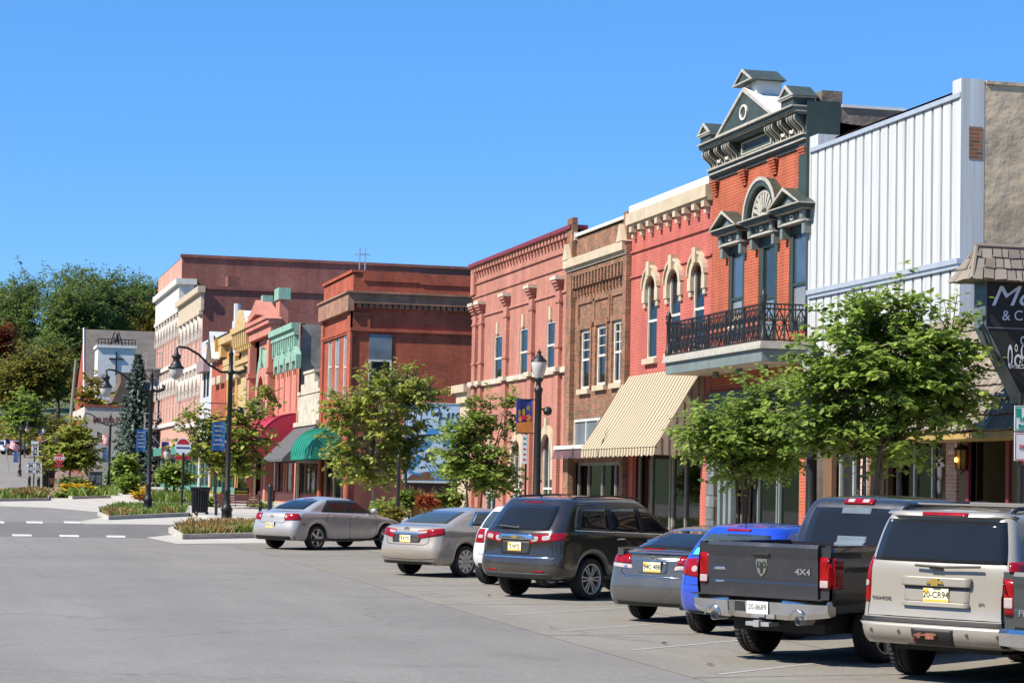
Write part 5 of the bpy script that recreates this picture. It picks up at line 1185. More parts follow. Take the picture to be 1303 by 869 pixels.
mb = MB(); mb.box(xa+.3, xb-.3, 280.3, 287.7, gz(280)-1, zl2); part(mb, 'wall', M['bk_red'], hs_)
xa, zta = onY(-12, 547, 330); xb, _ = onY(26, 547, 330)
hs_ = tag(empty('low_house', ((xa+xb)/2, 330, gz(330))), 'low pale house with tan roof at the top of the far street', 'house')
mb = MB(); mb.box(xa, xb-1, 330, 340, gz(330)-1, zta-1.5); part(mb, 'wall', M['limestone'], hs_)
mb = MB(); mb.prism([(xa-1, 329.5, zta-1.6), (xb, 329.5, zta-1.6), (xb-1.5, 334, zta), (xa+.5, 334, zta)], [(xa-1, 340.5, zta-1.6), (xb, 340.5, zta-1.6), (xb-1.5, 336, zta), (xa+.5, 336, zta)]); part(mb, 'roof', mat('tan_roof', (.4, .33, .26), .9, .2, 1), hs_, fix=True)
# ------------------------------------------------------------------ street furniture
def zof(X, Y, h=.14): return gz(Y)+h
def street_lamp(X, Y, H, label, zb=None, arm=(-1, 0), banner=True, lod=0, alen=2.0):
    z0 = gz(Y)+.1 if zb is None else zb
    r = tag(empty('street_lamp', (X, Y, z0)), label, 'street lamp', 'tall arched street lamps')
    n_ = 14 if not lod else 8
    mb = MB(); mb.lathe([(.26, 0), (.26, .1), (.2, .16), (.19, .5), (.23, .56), (.15, .7), (.12, .78), (.115, 1.2), (.135, 1.24), (.1, 1.3), (.085, H-.9), (.13, H-.85), (.13, H-.75), (.08, H-.7), (.075, H-.2), (.1, H-.15), (.05, H), (.0, H+.22)], n=n_); mb.build('pole', M['black'], r, smooth=True)
    ax, ay = arm
    mb = MB(); pts = [(ax*d, ay*d, z) for d, z in [(.0, H-.78), (.35, H-.80), (.8, H-.55), (1.2, H-.18), (1.6, H+.04), (alen-.1, H+.08), (alen, H+.03), (alen, H-.1)]]
    mb.tube(pts, .045, 7); mb.tube([(-ax*d, -ay*d, z) for d, z in [(0, H-.78), (.3, H-.8), (.5, H-.72), (.55, H-.6), (.45, H-.52)]], [.06, .07, .08, .07, .05], 7); mb.build('arm', M['black'], r, smooth=True)
    lx, ly = ax*alen, ay*alen
    mb = MB(); mb.lathe([(0, .08), (.05, .06), (.06, -.05), (.1, -.12), (.17, -.16), (.16, -.25), (.12, -.3), (.15, -.42), (.23, -.55), (.30, -.6), (.29, -.65), (0, -.62)], (lx, ly, H-.08), n_); lt = mb.build('lantern', M['black'], r, smooth=True)
    mb = MB(); mb.lathe([(.26, -.64), (.25, -.78), (.19, -.95), (.08, -1.04), (0, -1.06)], (lx, ly, H-.08), n_); mb.build('globe', M['lampglass'], lt, smooth=True)
    if banner:
        mb = MB()
        for z in (H*.52, H*.52+1.12): mb.tube([(0, 0, z), (ax*.78, ay*.78, z)], .018, 5)
        mb.lathe([(0, .13), (.1, .09), (.13, 0), (.1, -.09), (0, -.13)], (-ax*.38, -ay*.38, H*.66), 10); mb.tube([(0, 0, H*.66), (-ax*.3, -ay*.3, H*.66)], .03, 5)
        mb.build('bracket', M['black'], r)
    return r
def banner_obj(X, Y, z, wd, h, label, col, text=None, side=-1, cat='banner', grp='lamp post banners'):
    t = tag(empty('banner', (X, Y, z)), label, cat, grp)
    mb = MB(); N = 8
    for k in range(N):
        a, b_ = k/N, (k+1)/N
        mb.prism([(side*wd*a, .02*sin(a*5), 0), (side*wd*b_, .02*sin(b_*5), 0), (side*wd*b_, .02*sin(b_*5), h), (side*wd*a, .02*sin(a*5), h)], [(side*wd*a, .02*sin(a*5)+.012, 0), (side*wd*b_, .02*sin(b_*5)+.012, 0), (side*wd*b_, .02*sin(b_*5)+.012, h), (side*wd*a, .02*sin(a*5)+.012, h)])
    o = mb.build('cloth', M[col], t); recalc(o)
    if text:
        m2 = MB(); rnd = random.Random(int(X*10))
        for i in range(5):                    # illegible script lines
            z_ = h*(.85-.16*i); x = -.36*wd*(1-.2*(i % 2)); e = -x
            while x < e:
                w_ = rnd.uniform(.03, .07); m2.box(side*wd/2+x, side*wd/2+x+w_*.6, -.022, -.020, z_-rnd.uniform(.01, .03), z_+rnd.uniform(.01, .035)); x += w_
        m2.build('script_lines', M['trimwhite'], t)
    else:
        m2 = MB()                           # autumn picture: orange ground, pumpkins, sun
        m2.add([(side*wd*.98, -.021, .02), (side*wd*.02, -.021, .02), (side*wd*.02, -.021, h*.36), (side*wd*.98, -.021, h*.3)], [(0, 1, 2, 3)], 0)
        for cx, cz, rx, rz, mi in ((.75, .42, .12, .09, 0), (.5, .47, .2, .08, 1), (.25, .45, .16, .1, 0), (.55, .62, .09, .1, 2), (.8, .6, .07, .1, 2), (.27, .74, .1, .07, 2)):
            m2.add([(side*wd*cx+rx*wd*cos(2*pi*k/12), -.024-.002*mi, h*cz+rz*h*sin(2*pi*k/12)) for k in range(12)], [tuple(range(12))], mi)
        m2.build('picture', [M['banner_or'], M['red'], M['flower_yel']], t)
    return t
def lamp_at(px, pyb, ytop, label, **k):
    X, Y = onG(px, pyb, .1); z = onY(px, ytop, Y)[1]; return X, Y, street_lamp(X, Y, z-gz(Y)-.1, label, **k), z
LA = lamp_at(288, 668, 446, 'tall black arched street lamp standing beside the wooden bench')
LB = lamp_at(188, 653, 474, 'tall black arched street lamp at the planting bed left of the litter bin')
X, Y = onX(140, 560, 13.0)[0], 0
LC = (13.0, onX(140, 560, 13.0)[0]); z = onY(141, 528, LC[1])[1]; street_lamp(LC[0], LC[1], z-gz(LC[1])-.1, 'distant arched street lamp before the beige museum wall', lod=1)
LL = (8.7, onX(25, 600, 8.7)[0]); z = onY(27, 537, LL[1])[1]; street_lamp(LL[0], LL[1], z-gz(LL[1])-.1, 'distant black street lamp by the far kerb and tan grasses', arm=(.3, -.95), lod=1)
def ban_at(px0, px1, yt, yb, Y, label, col, text=None):
    x1, zt = onY(px1, yt, Y); x0, zb_ = onY(px0, yb, Y); return banner_obj(x1, Y, zb_, x1-x0, zt-zb_, label, col, text)
ban_at(269, 287, 537, 573, LA[1]-.02, 'blue banner with white script on the lamp beside the bench', 'banner_blue', 1)
ban_at(173, 186, 546, 574, LB[1]-.02, 'blue banner with white script on the lamp left of the litter bin', 'banner_blue', 1)
ban_at(130, 138, 569, 588, LC[1]-.02, 'small blue banner on the distant lamp before the museum', 'banner_blue', 1)
ban_at(17, 24, 574, 588, LL[1]-.02, 'blue banner on the far lamp in front of the tan pickup', 'banner_blue', 1)
def ped_lamp(X, Y, H, label, lod=0, zb=None):
    z0 = zof(X, Y) if zb is None else zb
    r = tag(empty('lamp_post', (X, Y, z0)), label, 'lamp post', 'globe topped lamp posts')
    n_ = 16 if not lod else 8
    mb = MB(); mb.lathe([(.22, 0), (.22, .12), (.17, .18), (.16, .55), (.19, .6), (.11, .75), (.095, H-1.15), (.12, H-1.1), (.12, H-1.02), (.07, H-.98), (.07, H-.86), (.13, H-.8), (.12, H-.74)], n=n_); mb.build('pole', M['black'], r, smooth=True)
    mb = MB(); mb.lathe([(.1, H-.74), (.16, H-.62), (.20, H-.45), (.215, H-.33), (.2, H-.28)], n=n_); mb.build('globe', M['lampglass'], r, smooth=True)
    mb = MB(); mb.lathe([(.22, H-.29), (.21, H-.25), (.13, H-.18), (.1, H-.12), (.06, H-.1), (.05, H-.05), (.065, H-.03), (.02, H+.03), (0, H+.1)], n=n_); mb.build('cap', M['black'], r, smooth=True)
    return r
X = 15.9; Y = onX(684, 560, X)[0]; z = onY(687, 447, Y)[1]; pl = ped_lamp(X, Y, z-zof(X, Y), 'black globe lamp post with autumn banner before the salmon building')
mb = MB(); H_ = z-zof(X, Y); mb.tube([(0, 0, H_-1.8), (-.0, 0, H_-1.8)], .01, 4)
zc = onY(696, 523, Y)[1]-zof(X, Y); mb.lathe([(0, .13), (.1, .09), (.13, 0), (.1, -.09), (0, -.13)], (.27, 0, zc), 12); mb.tube([(0, 0, zc+.06), (.2, 0, zc+.04)], .03, 6)
za_, zb_ = onY(667, 508, Y)[1]-zof(X, Y), onY(667, 551, Y)[1]-zof(X, Y)
for q in (za_, zb_): mb.tube([(0, 0, q), (-.62, 0, q)], .014, 5)
mb.build('bracket', M['black'], pl)
x1, zt = onY(677.5, 508, Y); x0, zb_ = onY(656, 551, Y); banner_obj(x1, Y-.01, zb_, x1-x0, zt-zb_, 'autumn banner with pumpkins on dark blue at the globe lamp', 'banner_navy')
X = 15.9; Y = onX(1033, 560, X)[0]; ped_lamp(X, Y, onY(1033, 432, Y)[1]-zof(X, Y), 'black lamp post with its globe among the leaves of the two large trees')
X = 12.6; Y = onX(212, 600, X)[0]; z = onY(213, 568, Y)[1]; ped_lamp(X, Y, z-zof(X, Y), 'globe lamp post with orange banner before the teal hotel shopfront', lod=1)
x1, zt = onY(214.5-.6, 562, Y); ban_at(205, 215, 562, 582, Y, 'orange and blue autumn banner before the teal hotel shopfront', 'banner_navy')
for px, yt, yb, s_ in ((56, 543, 588, 'nearest to the far parked cars'), (73, 552, 592, 'middle one of the three beside the far walk'), (91, 560, 598, 'closest to the beige museum wall')):
    Y = 262+ (px-56)*.4; X, zt = onY(px, yt, Y); zb_ = onY(px, yb, Y)[1]
    ped_lamp(X, Y, zt-zb_, 'distant globe lamp post, '+s_, lod=1, zb=zb_)
    ban_at(px-8, px-2, yt+5, yt+18, Y-.02, 'autumn banner on the distant globe lamp '+s_, 'banner_navy')
# thin sign post hiding beside the globe lamp, parking sign at the right
def post_sign(px, yb, Y, ztop, label, parts_fn, X=None, r=.03, name='sign_post'):
    x = onY(px, yb, Y)[0] if X is None else X; z0 = gz(Y)+.1
    t = tag(empty(name, (x, Y, z0)), label, 'sign'); mb = MB(); mb.tube([(0, 0, 0), (0, 0, ztop-z0)], r, 6); mb.build('post', M['black'] if name != 'stop_sign' else M['steel'], t); parts_fn(t, z0); return t
M['green_ink'] = mat('green_ink', (.01, .3, .2), .5, .1, 3); M['red_ink'] = mat('red_ink', (.6, .06, .07), .5, .1, 3); M['sign_white'] = mat('sign_white', (.75, .77, .76), .45, .06, 3); M['ink'] = mat('black_ink', (.015, .015, .015), .5, .1, 3)
def s1(t, z0):
    Y = t.location.y; x0 = t.location.x
    def L(px, py): x, z = onY(px, py, Y-.03); return x-x0, z-z0
    a, b_ = L(695-30.5, 553), L(699-29, 590)
    mb = MB(); mb.box(a[0], b_[0]-.0, -.045, -.035, b_[1], a[1]); mb.build('plate', M['sign_white'], t)
    mb = MB(); h = a[1]-b_[1]
    for k, c in enumerate((0, 0, 1, 1, 1)): mb.box(a[0]+.03, b_[0]-.03, -.048, -.046, a[1]-h*(.1+.18*k)-.05, a[1]-h*(.1+.18*k), c)
    mb.build('sign_marks', [M['green_ink'], M['red_ink']], t)
post_sign(668, 640, onX(668, 600, 15.6)[0], onX(670, 538, 15.6)[1], 'slim black post with a narrow parking plate beside the globe lamp', s1)
def s2(t, z0):
    Y = t.location.y; x0 = t.location.x
    def L(px, py): x, z = onY(px, py, Y-.03); return x-x0, z-z0
    a, m1, b_ = L(1290.5, 516), L(1291, 549), L(1291, 586); wd = .46
    mb = MB(); mb.box(a[0], a[0]+wd, -.045, -.035, m1[1]+.012, a[1]); mb.box(a[0], a[0]+wd, -.045, -.035, b_[1], m1[1]-.012); mb.build('plate', M['sign_white'], t)
    mb = MB(); e = .012
    for q, mi in (((a[1], m1[1]+.012), 0), ((m1[1]-.012, b_[1]), 1)):
        mb.box(a[0]+e, a[0]+wd-e, -.047, -.046, q[0]-2*e, q[0]-e, mi); mb.box(a[0]+e, a[0]+wd-e, -.047, -.046, q[1]+e, q[1]+2*e, mi); mb.box(a[0]+e, a[0]+2*e, -.047, -.046, q[1]+2*e, q[0]-2*e, mi); mb.box(a[0]+wd-2*e, a[0]+wd-e, -.047, -.046, q[1]+2*e, q[0]-2*e, mi)
    h = a[1]-m1[1]; mb.box(a[0]+.03, a[0]+.11, -.048, -.0465, a[1]-h*.45, a[1]-.04, 0); zz = m1[1]+.07; mb.box(a[0]+.08, a[0]+.36, -.048, -.0465, zz, zz+.03, 0)
    mb.build('border', [M['green_ink'], M['red_ink']], t)
    for s, z, c in (('2 HR', a[1]-.1, 'green_ink'), ('PARKING', a[1]-.2, 'green_ink'), ('8 AM-6 PM', a[1]-.31, 'green_ink'), ('NO', m1[1]-.1, 'red_ink'), ('PARKING', m1[1]-.23, 'red_ink'), ('2 AM', m1[1]-.36, 'red_ink'), ('TO 6 AM', m1[1]-.47, 'red_ink')):
        textmesh(s, .105, M[c], 'lettering', t, frame((a[0]+wd*.55, -.049, z), (1, 0, 0), (0, 0, 1)), sx=.8)
Yp = onX(1296, 600, 15.7)[0]
post_sign(1298.5, 600, Yp, onY(1297, 500, Yp)[1], 'white parking sign with green and red lettering on a dark post', s2, r=.045)
def octagon(r, y0, y1):
    a = [(r*cos(pi/8+k*pi/4), y0, r*sin(pi/8+k*pi/4)) for k in range(8)]; return a, [(p[0], y1, p[2]) for p in a]
def s3(t, z0):
    Y = t.location.y; x, z = onY(73.5, 583.5, Y); s = 6.7/2900*Y*1.0
    for r, y, m_ in ((s, -.03, M['trimwhite']), (s*.94, -.036, M['red'])):
        mb = MB(); a, b_ = octagon(r, y, y-.005); mb.prism([(p[0], p[1], p[2]+z-z0) for p in a], [(p[0], p[1], p[2]+z-z0) for p in b_]); recalc(mb.build('plate', m_, t))
    textmesh('STOP', .42*s/.45, M['sign_white'], 'lettering', t, frame((0, -.044, z-z0), (1, 0, 0), (0, 0, 1)), sx=.9, bold=.012)
    mb = MB(); mb.box(-.3, .3, -.03, -.02, z-z0-s-.16, z-z0-s-.03); mb.build('plate', M['red'], t)
Ys = 150; post_sign(73.5, 637, Ys, onY(73, 574, Ys)[1], 'red octagonal stop sign on a thin post at the junction', s3, name='stop_sign')
def s4(t, z0):
    Y = t.location.y; x0 = t.location.x
    def pl_(px0, px1, yt, yb, txt=None, arrow=0):
        xa, za_ = onY(px0, yt, Y); xb, zb_ = onY(px1, yb, Y); mb = MB(); mb.box(xa-x0, xb-x0, -.05, -.04, zb_-z0, za_-z0); mb.build('plate', M['sign_white'], t)
        mb = MB(); d = .03
        for q in ((xa+d, xb-d, za_-2*d, za_-d), (xa+d, xb-d, zb_+d, zb_+2*d)): mb.box(q[0]-x0, q[1]-x0, -.053, -.052, q[2]-z0, q[3]-z0)
        cz = (za_+zb_)/2-z0; cx_ = (xa+xb)/2-x0; wv = (xb-xa)
        if arrow: mb.box(cx_-wv*.15, cx_+wv*.3, -.054, -.053, cz-.05, cz+.05); mb.add([(cx_-wv*.35, -.0535, cz), (cx_-wv*.1, -.0535, cz+.14), (cx_-wv*.1, -.0535, cz-.14)], [(0, 2, 1)])
        mb.build('sign_marks', M['ink'], t)
        if txt: textmesh(txt, (za_-zb_)*.8, M['ink'], 'lettering', t, frame((cx_, -.056, cz), (1, 0, 0), (0, 0, 1)), sx=.85, bold=.01)
    pl_(34, 43.3, 588, 596.5, '34'); pl_(44, 53, 588, 596.5, '75'); pl_(34, 43.3, 597, 602.5, None, 1); pl_(44, 53, 597, 602.5, None, 1); pl_(40, 49, 560.5, 566, None); pl_(40, 49, 567, 574.5, '34'); pl_(40, 49, 575, 580.5, None, 1)
post_sign(42.5, 623, 170, onY(43, 562, 170)[1], 'cluster of white route signs reading 34 and 75 with arrows', s4, name='route_sign', r=.05)
def bollard(X, Y, h, label, z=None):
    t = MB(); t.lathe([(.17, 0), (.17, .15), (.12, .2), (.11, h*.75), (.14, h*.78), (.1, h*.85), (.07, h*.9), (.09, h*.96), (0, h)], n=10)
    return tag(t.build('bollard', M['black'], None, smooth=True, loc=(X, Y, gz(Y)+.05)), label, 'bollard', 'black bollards at the junction')
for px, py, lb in ((37, 624, 'black bollard at the left end of the tan grass bed'), (48.5, 627, 'black bollard close to the litter bin under the route signs'), (112.5, 628, 'black bollard on the right of the yellow flower bed'), (118.5, 629, 'black bollard at the brown newspaper stand'), (103.5, 627, 'black bollard touching the end of the yellow bed'), (99.5, 627, 'leftmost black bollard of the row beyond the yellow bed')):
    X, Y = onG(px, py); bollard(X, Y, 1.15 if px < 60 else 1.2, lb)
def litter_bin(X, Y, s, label):
    t = tag(empty('litter_bin', (X, Y, gz(Y)+.12)), label, 'litter bin'); mb = MB()
    for k in range(20):
        a = 2*pi*k/20; mb.tube([(.26*s*cos(a), .26*s*sin(a), .08), (.29*s*cos(a), .29*s*sin(a), .75*s), (.34*s*cos(a), .34*s*sin(a), .92*s)], .022*s, 5)
    mb.lathe([(.3*s, .88*s), (.36*s, .92*s), (.36*s, .96*s), (.3*s, .96*s)], n=16); mb.build('cage', M['black'], t)
    mb = MB(); mb.lathe([(0, .1), (.24*s, .1), (.27*s, .85*s), (.2*s, .9*s), (0, .92*s)], n=14); mb.build('liner', M['blackmatte'], t, smooth=True)
    mb = MB()
    for k in range(3): a = 2*pi*k/3; mb.tube([(.2*s*cos(a), .2*s*sin(a), 0), (.3*s*cos(a), .3*s*sin(a), .1)], .04*s, 5)
    mb.build('foot', M['black'], t); return t
X, Y = onG(254, 654, .14); litter_bin(X, Y, 1.25, 'black slatted litter bin on the pavement left of the bench')
X, Y = onG(61, 623, .1); litter_bin(X, Y, 1.6, 'black litter bin by the far bench near the stop sign')
def bench(X, Y, wd, rz, label, m='wood_bench'):
    t = tag(empty('park_bench', (X, Y, gz(Y)+.14), rz), label, 'bench', 'wooden benches with black ends')
    mb = MB()
    for k in range(5): mb.box(-wd/2, wd/2, -.2+.1*k, -.12+.1*k, .43, .46)
    mb.build('seat', M[m], t); mb = MB()
    for k in range(4): mb.box(-wd/2, wd/2, -.26-.03*k, -.235-.03*k, .52+.1*k, .6+.1*k)
    mb.build('backrest', M[m], t)
    for sx in (-wd/2, wd/2): mb = MB(); mb.tube([(sx, .25, 0), (sx, .22, .42), (sx, -.22, .42), (sx, -.36, .95)], .035, 6); mb.tube([(sx, -.28, 0), (sx, -.22, .42)], .035, 6); mb.tube([(sx, .22, .42), (sx, .24, .62), (sx, -.25, .64)], .03, 6); mb.build('end_frame', M['black'], t)
    return t
X, Y = onG(303, 656, .14); bench(X, Y, 1.9, radians(180), 'long reddish wooden bench with black ends behind the arched lamp')
X, Y = onG(76, 624, .1); bench(X, Y, 1.7, radians(180), 'small distant wooden bench beside the yellow flower bed')
# small black notice boards, newspaper stand, shop sign
X, Y = onG(307, 645, .14); nb = tag(empty('notice_board', (X, Y, gz(Y)+.14)), 'low black board with yellow lettering lines behind the bench', 'sign'); mb = MB(); mb.box(-.38, .38, -.03, .03, .35, 1.0); mb.tube([(-.3, 0, 0), (-.3, 0, .4)], .02, 5); mb.tube([(.3, 0, 0), (.3, 0, .4)], .02, 5); mb.build('board', M['black'], nb); mb = MB(); mb.box(-.3, .3, -.034, -.031, .8, .84); mb.box(-.32, .3, -.034, -.031, .66, .7); mb.build('sign_marks', M['flower_yel'], nb)
X, Y = onG(121, 628, .05); nb = tag(empty('newspaper_stand', (X, Y, gz(Y)+.05)), 'grey green newspaper stand beneath the small distant banner', 'stand'); mb = MB(); mb.box(-.45, .45, -.25, .25, .35, 1.5); mb.box(-.5, .5, -.3, .3, 1.5, 1.6); mb.box(-.4, -.3, -.2, .2, 0, .35); mb.box(.3, .4, -.2, .2, 0, .35); mb.build('cabinet', M['greygreen'], nb); mb = MB(); mb.box(-.38, -.04, -.262, -.252, .8, 1.4); mb.box(.04, .38, -.262, -.252, .8, 1.4); mb.build('window', M['glass_grey'], nb)
Yq = 112; x, z = onY(233, 568, Yq); nb = tag(empty('shop_sign', (x, Yq, gz(Yq)+.14)), 'oval red white and blue shop sign on a slim post', 'sign'); zr = z-gz(Yq)-.14
mb = MB(); mb.tube([(.02, 0, 0), (.02, 0, zr-.3)], .06, 7); mb.build('post', M['black'], nb)
mb = MB(); ov = [(.38*cos(2*pi*k/20), 0, zr+.42*sin(2*pi*k/20)) for k in range(20)]; mb.prism(ov, [(p[0], .08, p[2]) for p in ov]); recalc(mb.build('board', M['sign_white'], nb)); mb = MB(); mb.add([(.3*cos(pi*k/12), -.004, zr+.1+.27*sin(pi*k/12)) for k in range(13)], [tuple(range(13))]); mb.box(-.36, .36, -.01, .06, zr-.64, zr-.46); mb.build('red_band', M['red'], nb); mb = MB(); mb.box(-.33, .33, -.008, -.004, zr-.1, zr-.02); mb.build('blue_band', M['flagblue'], nb)
sw = tag(empty('notice_board', (X, Y, 0)), 'small white utility box standing in the park shrubs', 'box'); sx_, sz_ = onY(512, 645, 90); sw.location = (sx_, 90, gz(90)+.13); mb = MB(); mb.box(-.25, .25, -.15, .15, 0, .75); mb.box(-.28, .28, -.18, .18, .75, .8); mb.build('cabinet', M['white'], sw); sw.name = 'utility_box'
X, Y = 16.2, onX(507, 600, 16.2)[0]; pq = tag(empty('lamp_post', (X, Y, gz(Y)+.14)), 'slim dark post in front of the mural, left of the red flowers', 'post'); mb = MB(); mb.lathe([(.16, 0), (.15, .5), (.08, .6), (.06, 2.6), (0, 2.7)], n=10); mb.build('pole', M['black'], pq); pq.name = 'slim_post'
# bistro bollard pole by the coral shop
X, Y = onG(343, 651, .14); mb = MB(); mb.lathe([(.11, 0), (.11, 1.25), (.06, 1.32), (0, 1.33)], n=10); tag(mb.build('bollard', M['black'], loc=(X, Y, gz(Y)+.1)), 'black post at the right end of the long wooden bench', 'bollard')
# flags
def flag(px, py, Y, label, s=1.0, tilt=.5, H=None):
    x, z = onY(px, py, Y); t = tag(empty('flag', (x, Y, z)), label, 'flag', 'striped flags on leaning poles')
    mb = MB(); mb.tube([(-.1*s, 0, -2.4*s), (-.55*s, 0, .7*s)] if not H else [(0, 0, -H), (0, 0, .8*s)], .03*s, 5); mb.build('pole', M['steel'], t)
    mb = MB(); N = 9; q0 = (-.5*s, .55*s) if not H else (0, .75*s)
    for k in range(N):
        for j in range(8):
            def P(u, v): return (q0[0]+u*1.15*s, .12*s*sin(u*6+v), q0[1]-v*.75*s-u*tilt*s)
            u0, u1, v0, v1 = j/8, (j+1)/8, k/N, (k+1)/N
            mi = 2 if (j < 3 and k < 5) else k % 2
            mb.quad(P(u0, v0), P(u0, v1), P(u1, v1), P(u1, v0), mi)
    mb.build('cloth', [M['red'], M['sign_white'], M['flagblue']], t); return t
flag(123, 560, 225, 'striped flag hanging before the beige museum wall', 1.2, .6, 2.6)
flag(14, 565, 262, 'striped flag leaning over the far silver car', 1.25, .55)
flag(96, 552, 235, 'striped flag at the corner of the museum', 1.0, .5)
# utility pole and wires on the far street
Y = 255; x, zt = onY(88, 457, Y); up = tag(empty('utility_pole', (x, Y, gz(Y))), 'weathered wooden utility pole left of the church', 'pole'); mb = MB(); mb.tube([(0, 0, 0), (.75, 0, zt-gz(Y))], [.22, .15], 8); mb.tube([(.15, -.0, zt-gz(Y)-8), (-3.5, 0, zt-gz(Y)-9.5)], .07, 5); mb.build('pole', M['bark_pale'], up)
mb = MB()
for dz in (0, -1.2):
    pts = []
    for k in range(13): t = k/12; pts.append((x-40+80*t, Y+2, zt-6.3+dz+1.2*(2*t-1)**2)); 
    mb.tube(pts, .03, 4)
tag(mb.build('power_line', M['black']), 'thin dark wires running past the utility pole before the trees', 'wire')

# ------------------------------------------------------------------ trees and plants
def leaf(L, p, d, s, rnd, droop=.2):
    d = (d+Vector((rnd.uniform(-.7, .7), rnd.uniform(-.7, .7), rnd.uniform(-.6, .35)-droop))).normalized()
    side = d.cross(Vector((rnd.uniform(-.5, .5), rnd.uniform(-.5, .5), 1))).normalized()
    n_ = side.cross(d); w_ = s*.38*rnd.uniform(.8, 1.2); ln = s*rnd.uniform(.75, 1.25)
    o = len(L.v); L.v += [tuple(p), tuple(p+d*ln*.5+side*w_+n_*ln*.08), tuple(p+d*ln), tuple(p+d*ln*.5-side*w_+n_*ln*.08)]; L.f.append((o, o+1, o+2, o+3)); L.m.append(0)
def epx(px, py, rx, ry, Y, dy=0, ryf=1.0):
    x, z = onY(px, py, Y); s = Y*1.03/F*(1+.0); return (x, Y+dy, z, rx*s, rx*s*ryf, ry*s)
def tree(name, label, X, Y, blobs, lm, ntw, lpt, ls, twl=.7, stems=1, r0=.09, bark='bark', seed=1, group=None, cat='tree', fork=.35, droop=.15, shell=.55, zb=None, up=.25, cluster=.05):
    rnd = random.Random(seed); z0 = (gz(Y)+.1) if zb is None else zb
    t = tag(empty(name, (X, Y, z0)), label, cat, group); O = Vector((X, Y, z0)); T = MB(); L = MB()
    C = sum((Vector(b[:3])*(b[3]*b[5]) for b in blobs), Vector())/sum(b[3]*b[5] for b in blobs) - O
    zlow = min(b[2]-b[5] for b in blobs)-z0; ztop = max(b[2]+b[5] for b in blobs)-z0
    limbs = []
    for s in range(stems):
        a = 2*pi*s/stems+rnd.uniform(-.4, .4); base = Vector((.07*cos(a), .07*sin(a), -.1)) if stems > 1 else Vector((0, 0, -.1))
        fk = Vector((cos(a), sin(a), 0))*(.25 if stems > 1 else .0); f_ = Vector((C.x*fork, C.y*fork, zlow*.85+.15*C.z))+fk
        m1 = base*.5+f_*.5+Vector((rnd.uniform(-.06, .06), rnd.uniform(-.06, .06), 0))*(ztop*.12)
        T.tube([base, base+Vector((0, 0, .2)), m1, f_], [r0*1.25, r0, r0*.85, r0*.7], 8, cap=False); limbs.append((f_, r0*.65))
    for b_ in blobs:
        bc = Vector(b_[:3])-O; n_ = max(3, int(9*b_[3]*b_[5]/sum(q[3]*q[5] for q in blobs))+1)
        for k in range(n_):
            f_, r = min(limbs, key=lambda q: (q[0]-bc).length+rnd.uniform(0, .8)*ztop*.2); a = rnd.uniform(0, 2*pi)
            e = bc+Vector((b_[3]*.72*cos(a), b_[4]*.72*sin(a), b_[5]*rnd.uniform(-.45, .8))); m1 = f_*.5+e*.5+Vector((0, 0, -.08*(e-f_).length))
            T.tube([f_, m1, e], [r, r*.6, r*.2], 6, cap=False)
    tot = sum(b[3]*b[5] for b in blobs)
    for b_ in blobs:
        bc = Vector(b_[:3])-O
        for k in range(int(ntw*b_[3]*b_[5]/tot)):
            v = Vector((rnd.gauss(0, 1), rnd.gauss(0, 1), rnd.gauss(0, 1))).normalized(); rr = shell+(1-shell)*rnd.random()**.8
            if rnd.random() < .25: rr *= rnd.uniform(.4, 1)
            rr *= 1+.16*sin(v.x*5+seed)*sin(v.y*4+1.3)*1.2+.1*sin(v.z*7+seed*2)
            p = bc+Vector((v.x*b_[3], v.y*b_[4], v.z*b_[5]))*rr*.9
            d = (v*Vector((1, 1, .6)).length*.5+Vector((rnd.uniform(-.5, .5), rnd.uniform(-.5, .5), rnd.uniform(-.3, .3)+up))).normalized() if False else (Vector((v.x, v.y, v.z*.5))+Vector((rnd.uniform(-.5, .5), rnd.uniform(-.5, .5), rnd.uniform(-.2, .2)+up))).normalized()
            tl = twl*rnd.uniform(.6, 1.3); q = p-d*tl*.4; pts = [q]
            for j in range(4): d = (d+Vector((0, 0, -.1))).normalized(); q = q+d*tl/4; pts.append(q)
            if k % 2 == 0: T.tube([pts[0]-d*tl*.3, pts[2], pts[-1]], [.012*ls/.1, .008*ls/.1, .003*ls/.1], 3, cap=False)
            for j in range(lpt):
                u = rnd.random(); i = min(3, int(u*4)); pp = pts[i].lerp(pts[i+1], u*4-i)
                sd = d.cross(Vector((0, 0, 1))); sd = sd.normalized() if sd.length > .01 else Vector((1, 0, 0))
                leaf(L, pp+Vector((rnd.gauss(0, cluster), rnd.gauss(0, cluster), rnd.gauss(0, cluster*.7))), (d*.4+sd*rnd.choice((-1, 1))), ls, rnd, droop)
    T.build('trunk', M[bark], t, smooth=True); L.build('crown', M[lm], t); return t
XT = 16.2
Y = onX(948, 630, XT)[0]
tree('street_tree', 'multi-stemmed green street tree before the ornate building', XT, Y, [epx(925, 555, 62, 40, Y), epx(975, 520, 45, 48, Y), epx(895, 545, 42, 26, Y, -.3), epx(955, 585, 55, 30, Y, .3), epx(1000, 560, 45, 50, Y, .4)], 'leaf_a', 470, 21, .132, .75, 5, .036, seed=11, group='green street trees', droop=.25)
Y = onX(1098, 630, XT)[0]
tree('street_tree', 'large green street tree before the white corrugated shop front', XT, Y, [epx(1105, 470, 95, 75, Y), epx(1060, 520, 60, 70, Y, .3), epx(1165, 480, 68, 60, Y, -.3), epx(1110, 405, 55, 40, Y), epx(1120, 550, 80, 45, Y, .2), epx(1195, 440, 40, 45, Y, -.4), epx(1205, 505, 40, 45, Y, -.2), epx(1150, 395, 40, 28, Y)], 'leaf_a', 640, 22, .155, .85, 5, .045, seed=5, group='green street trees', droop=.25)
Y = onX(603, 630, XT)[0]
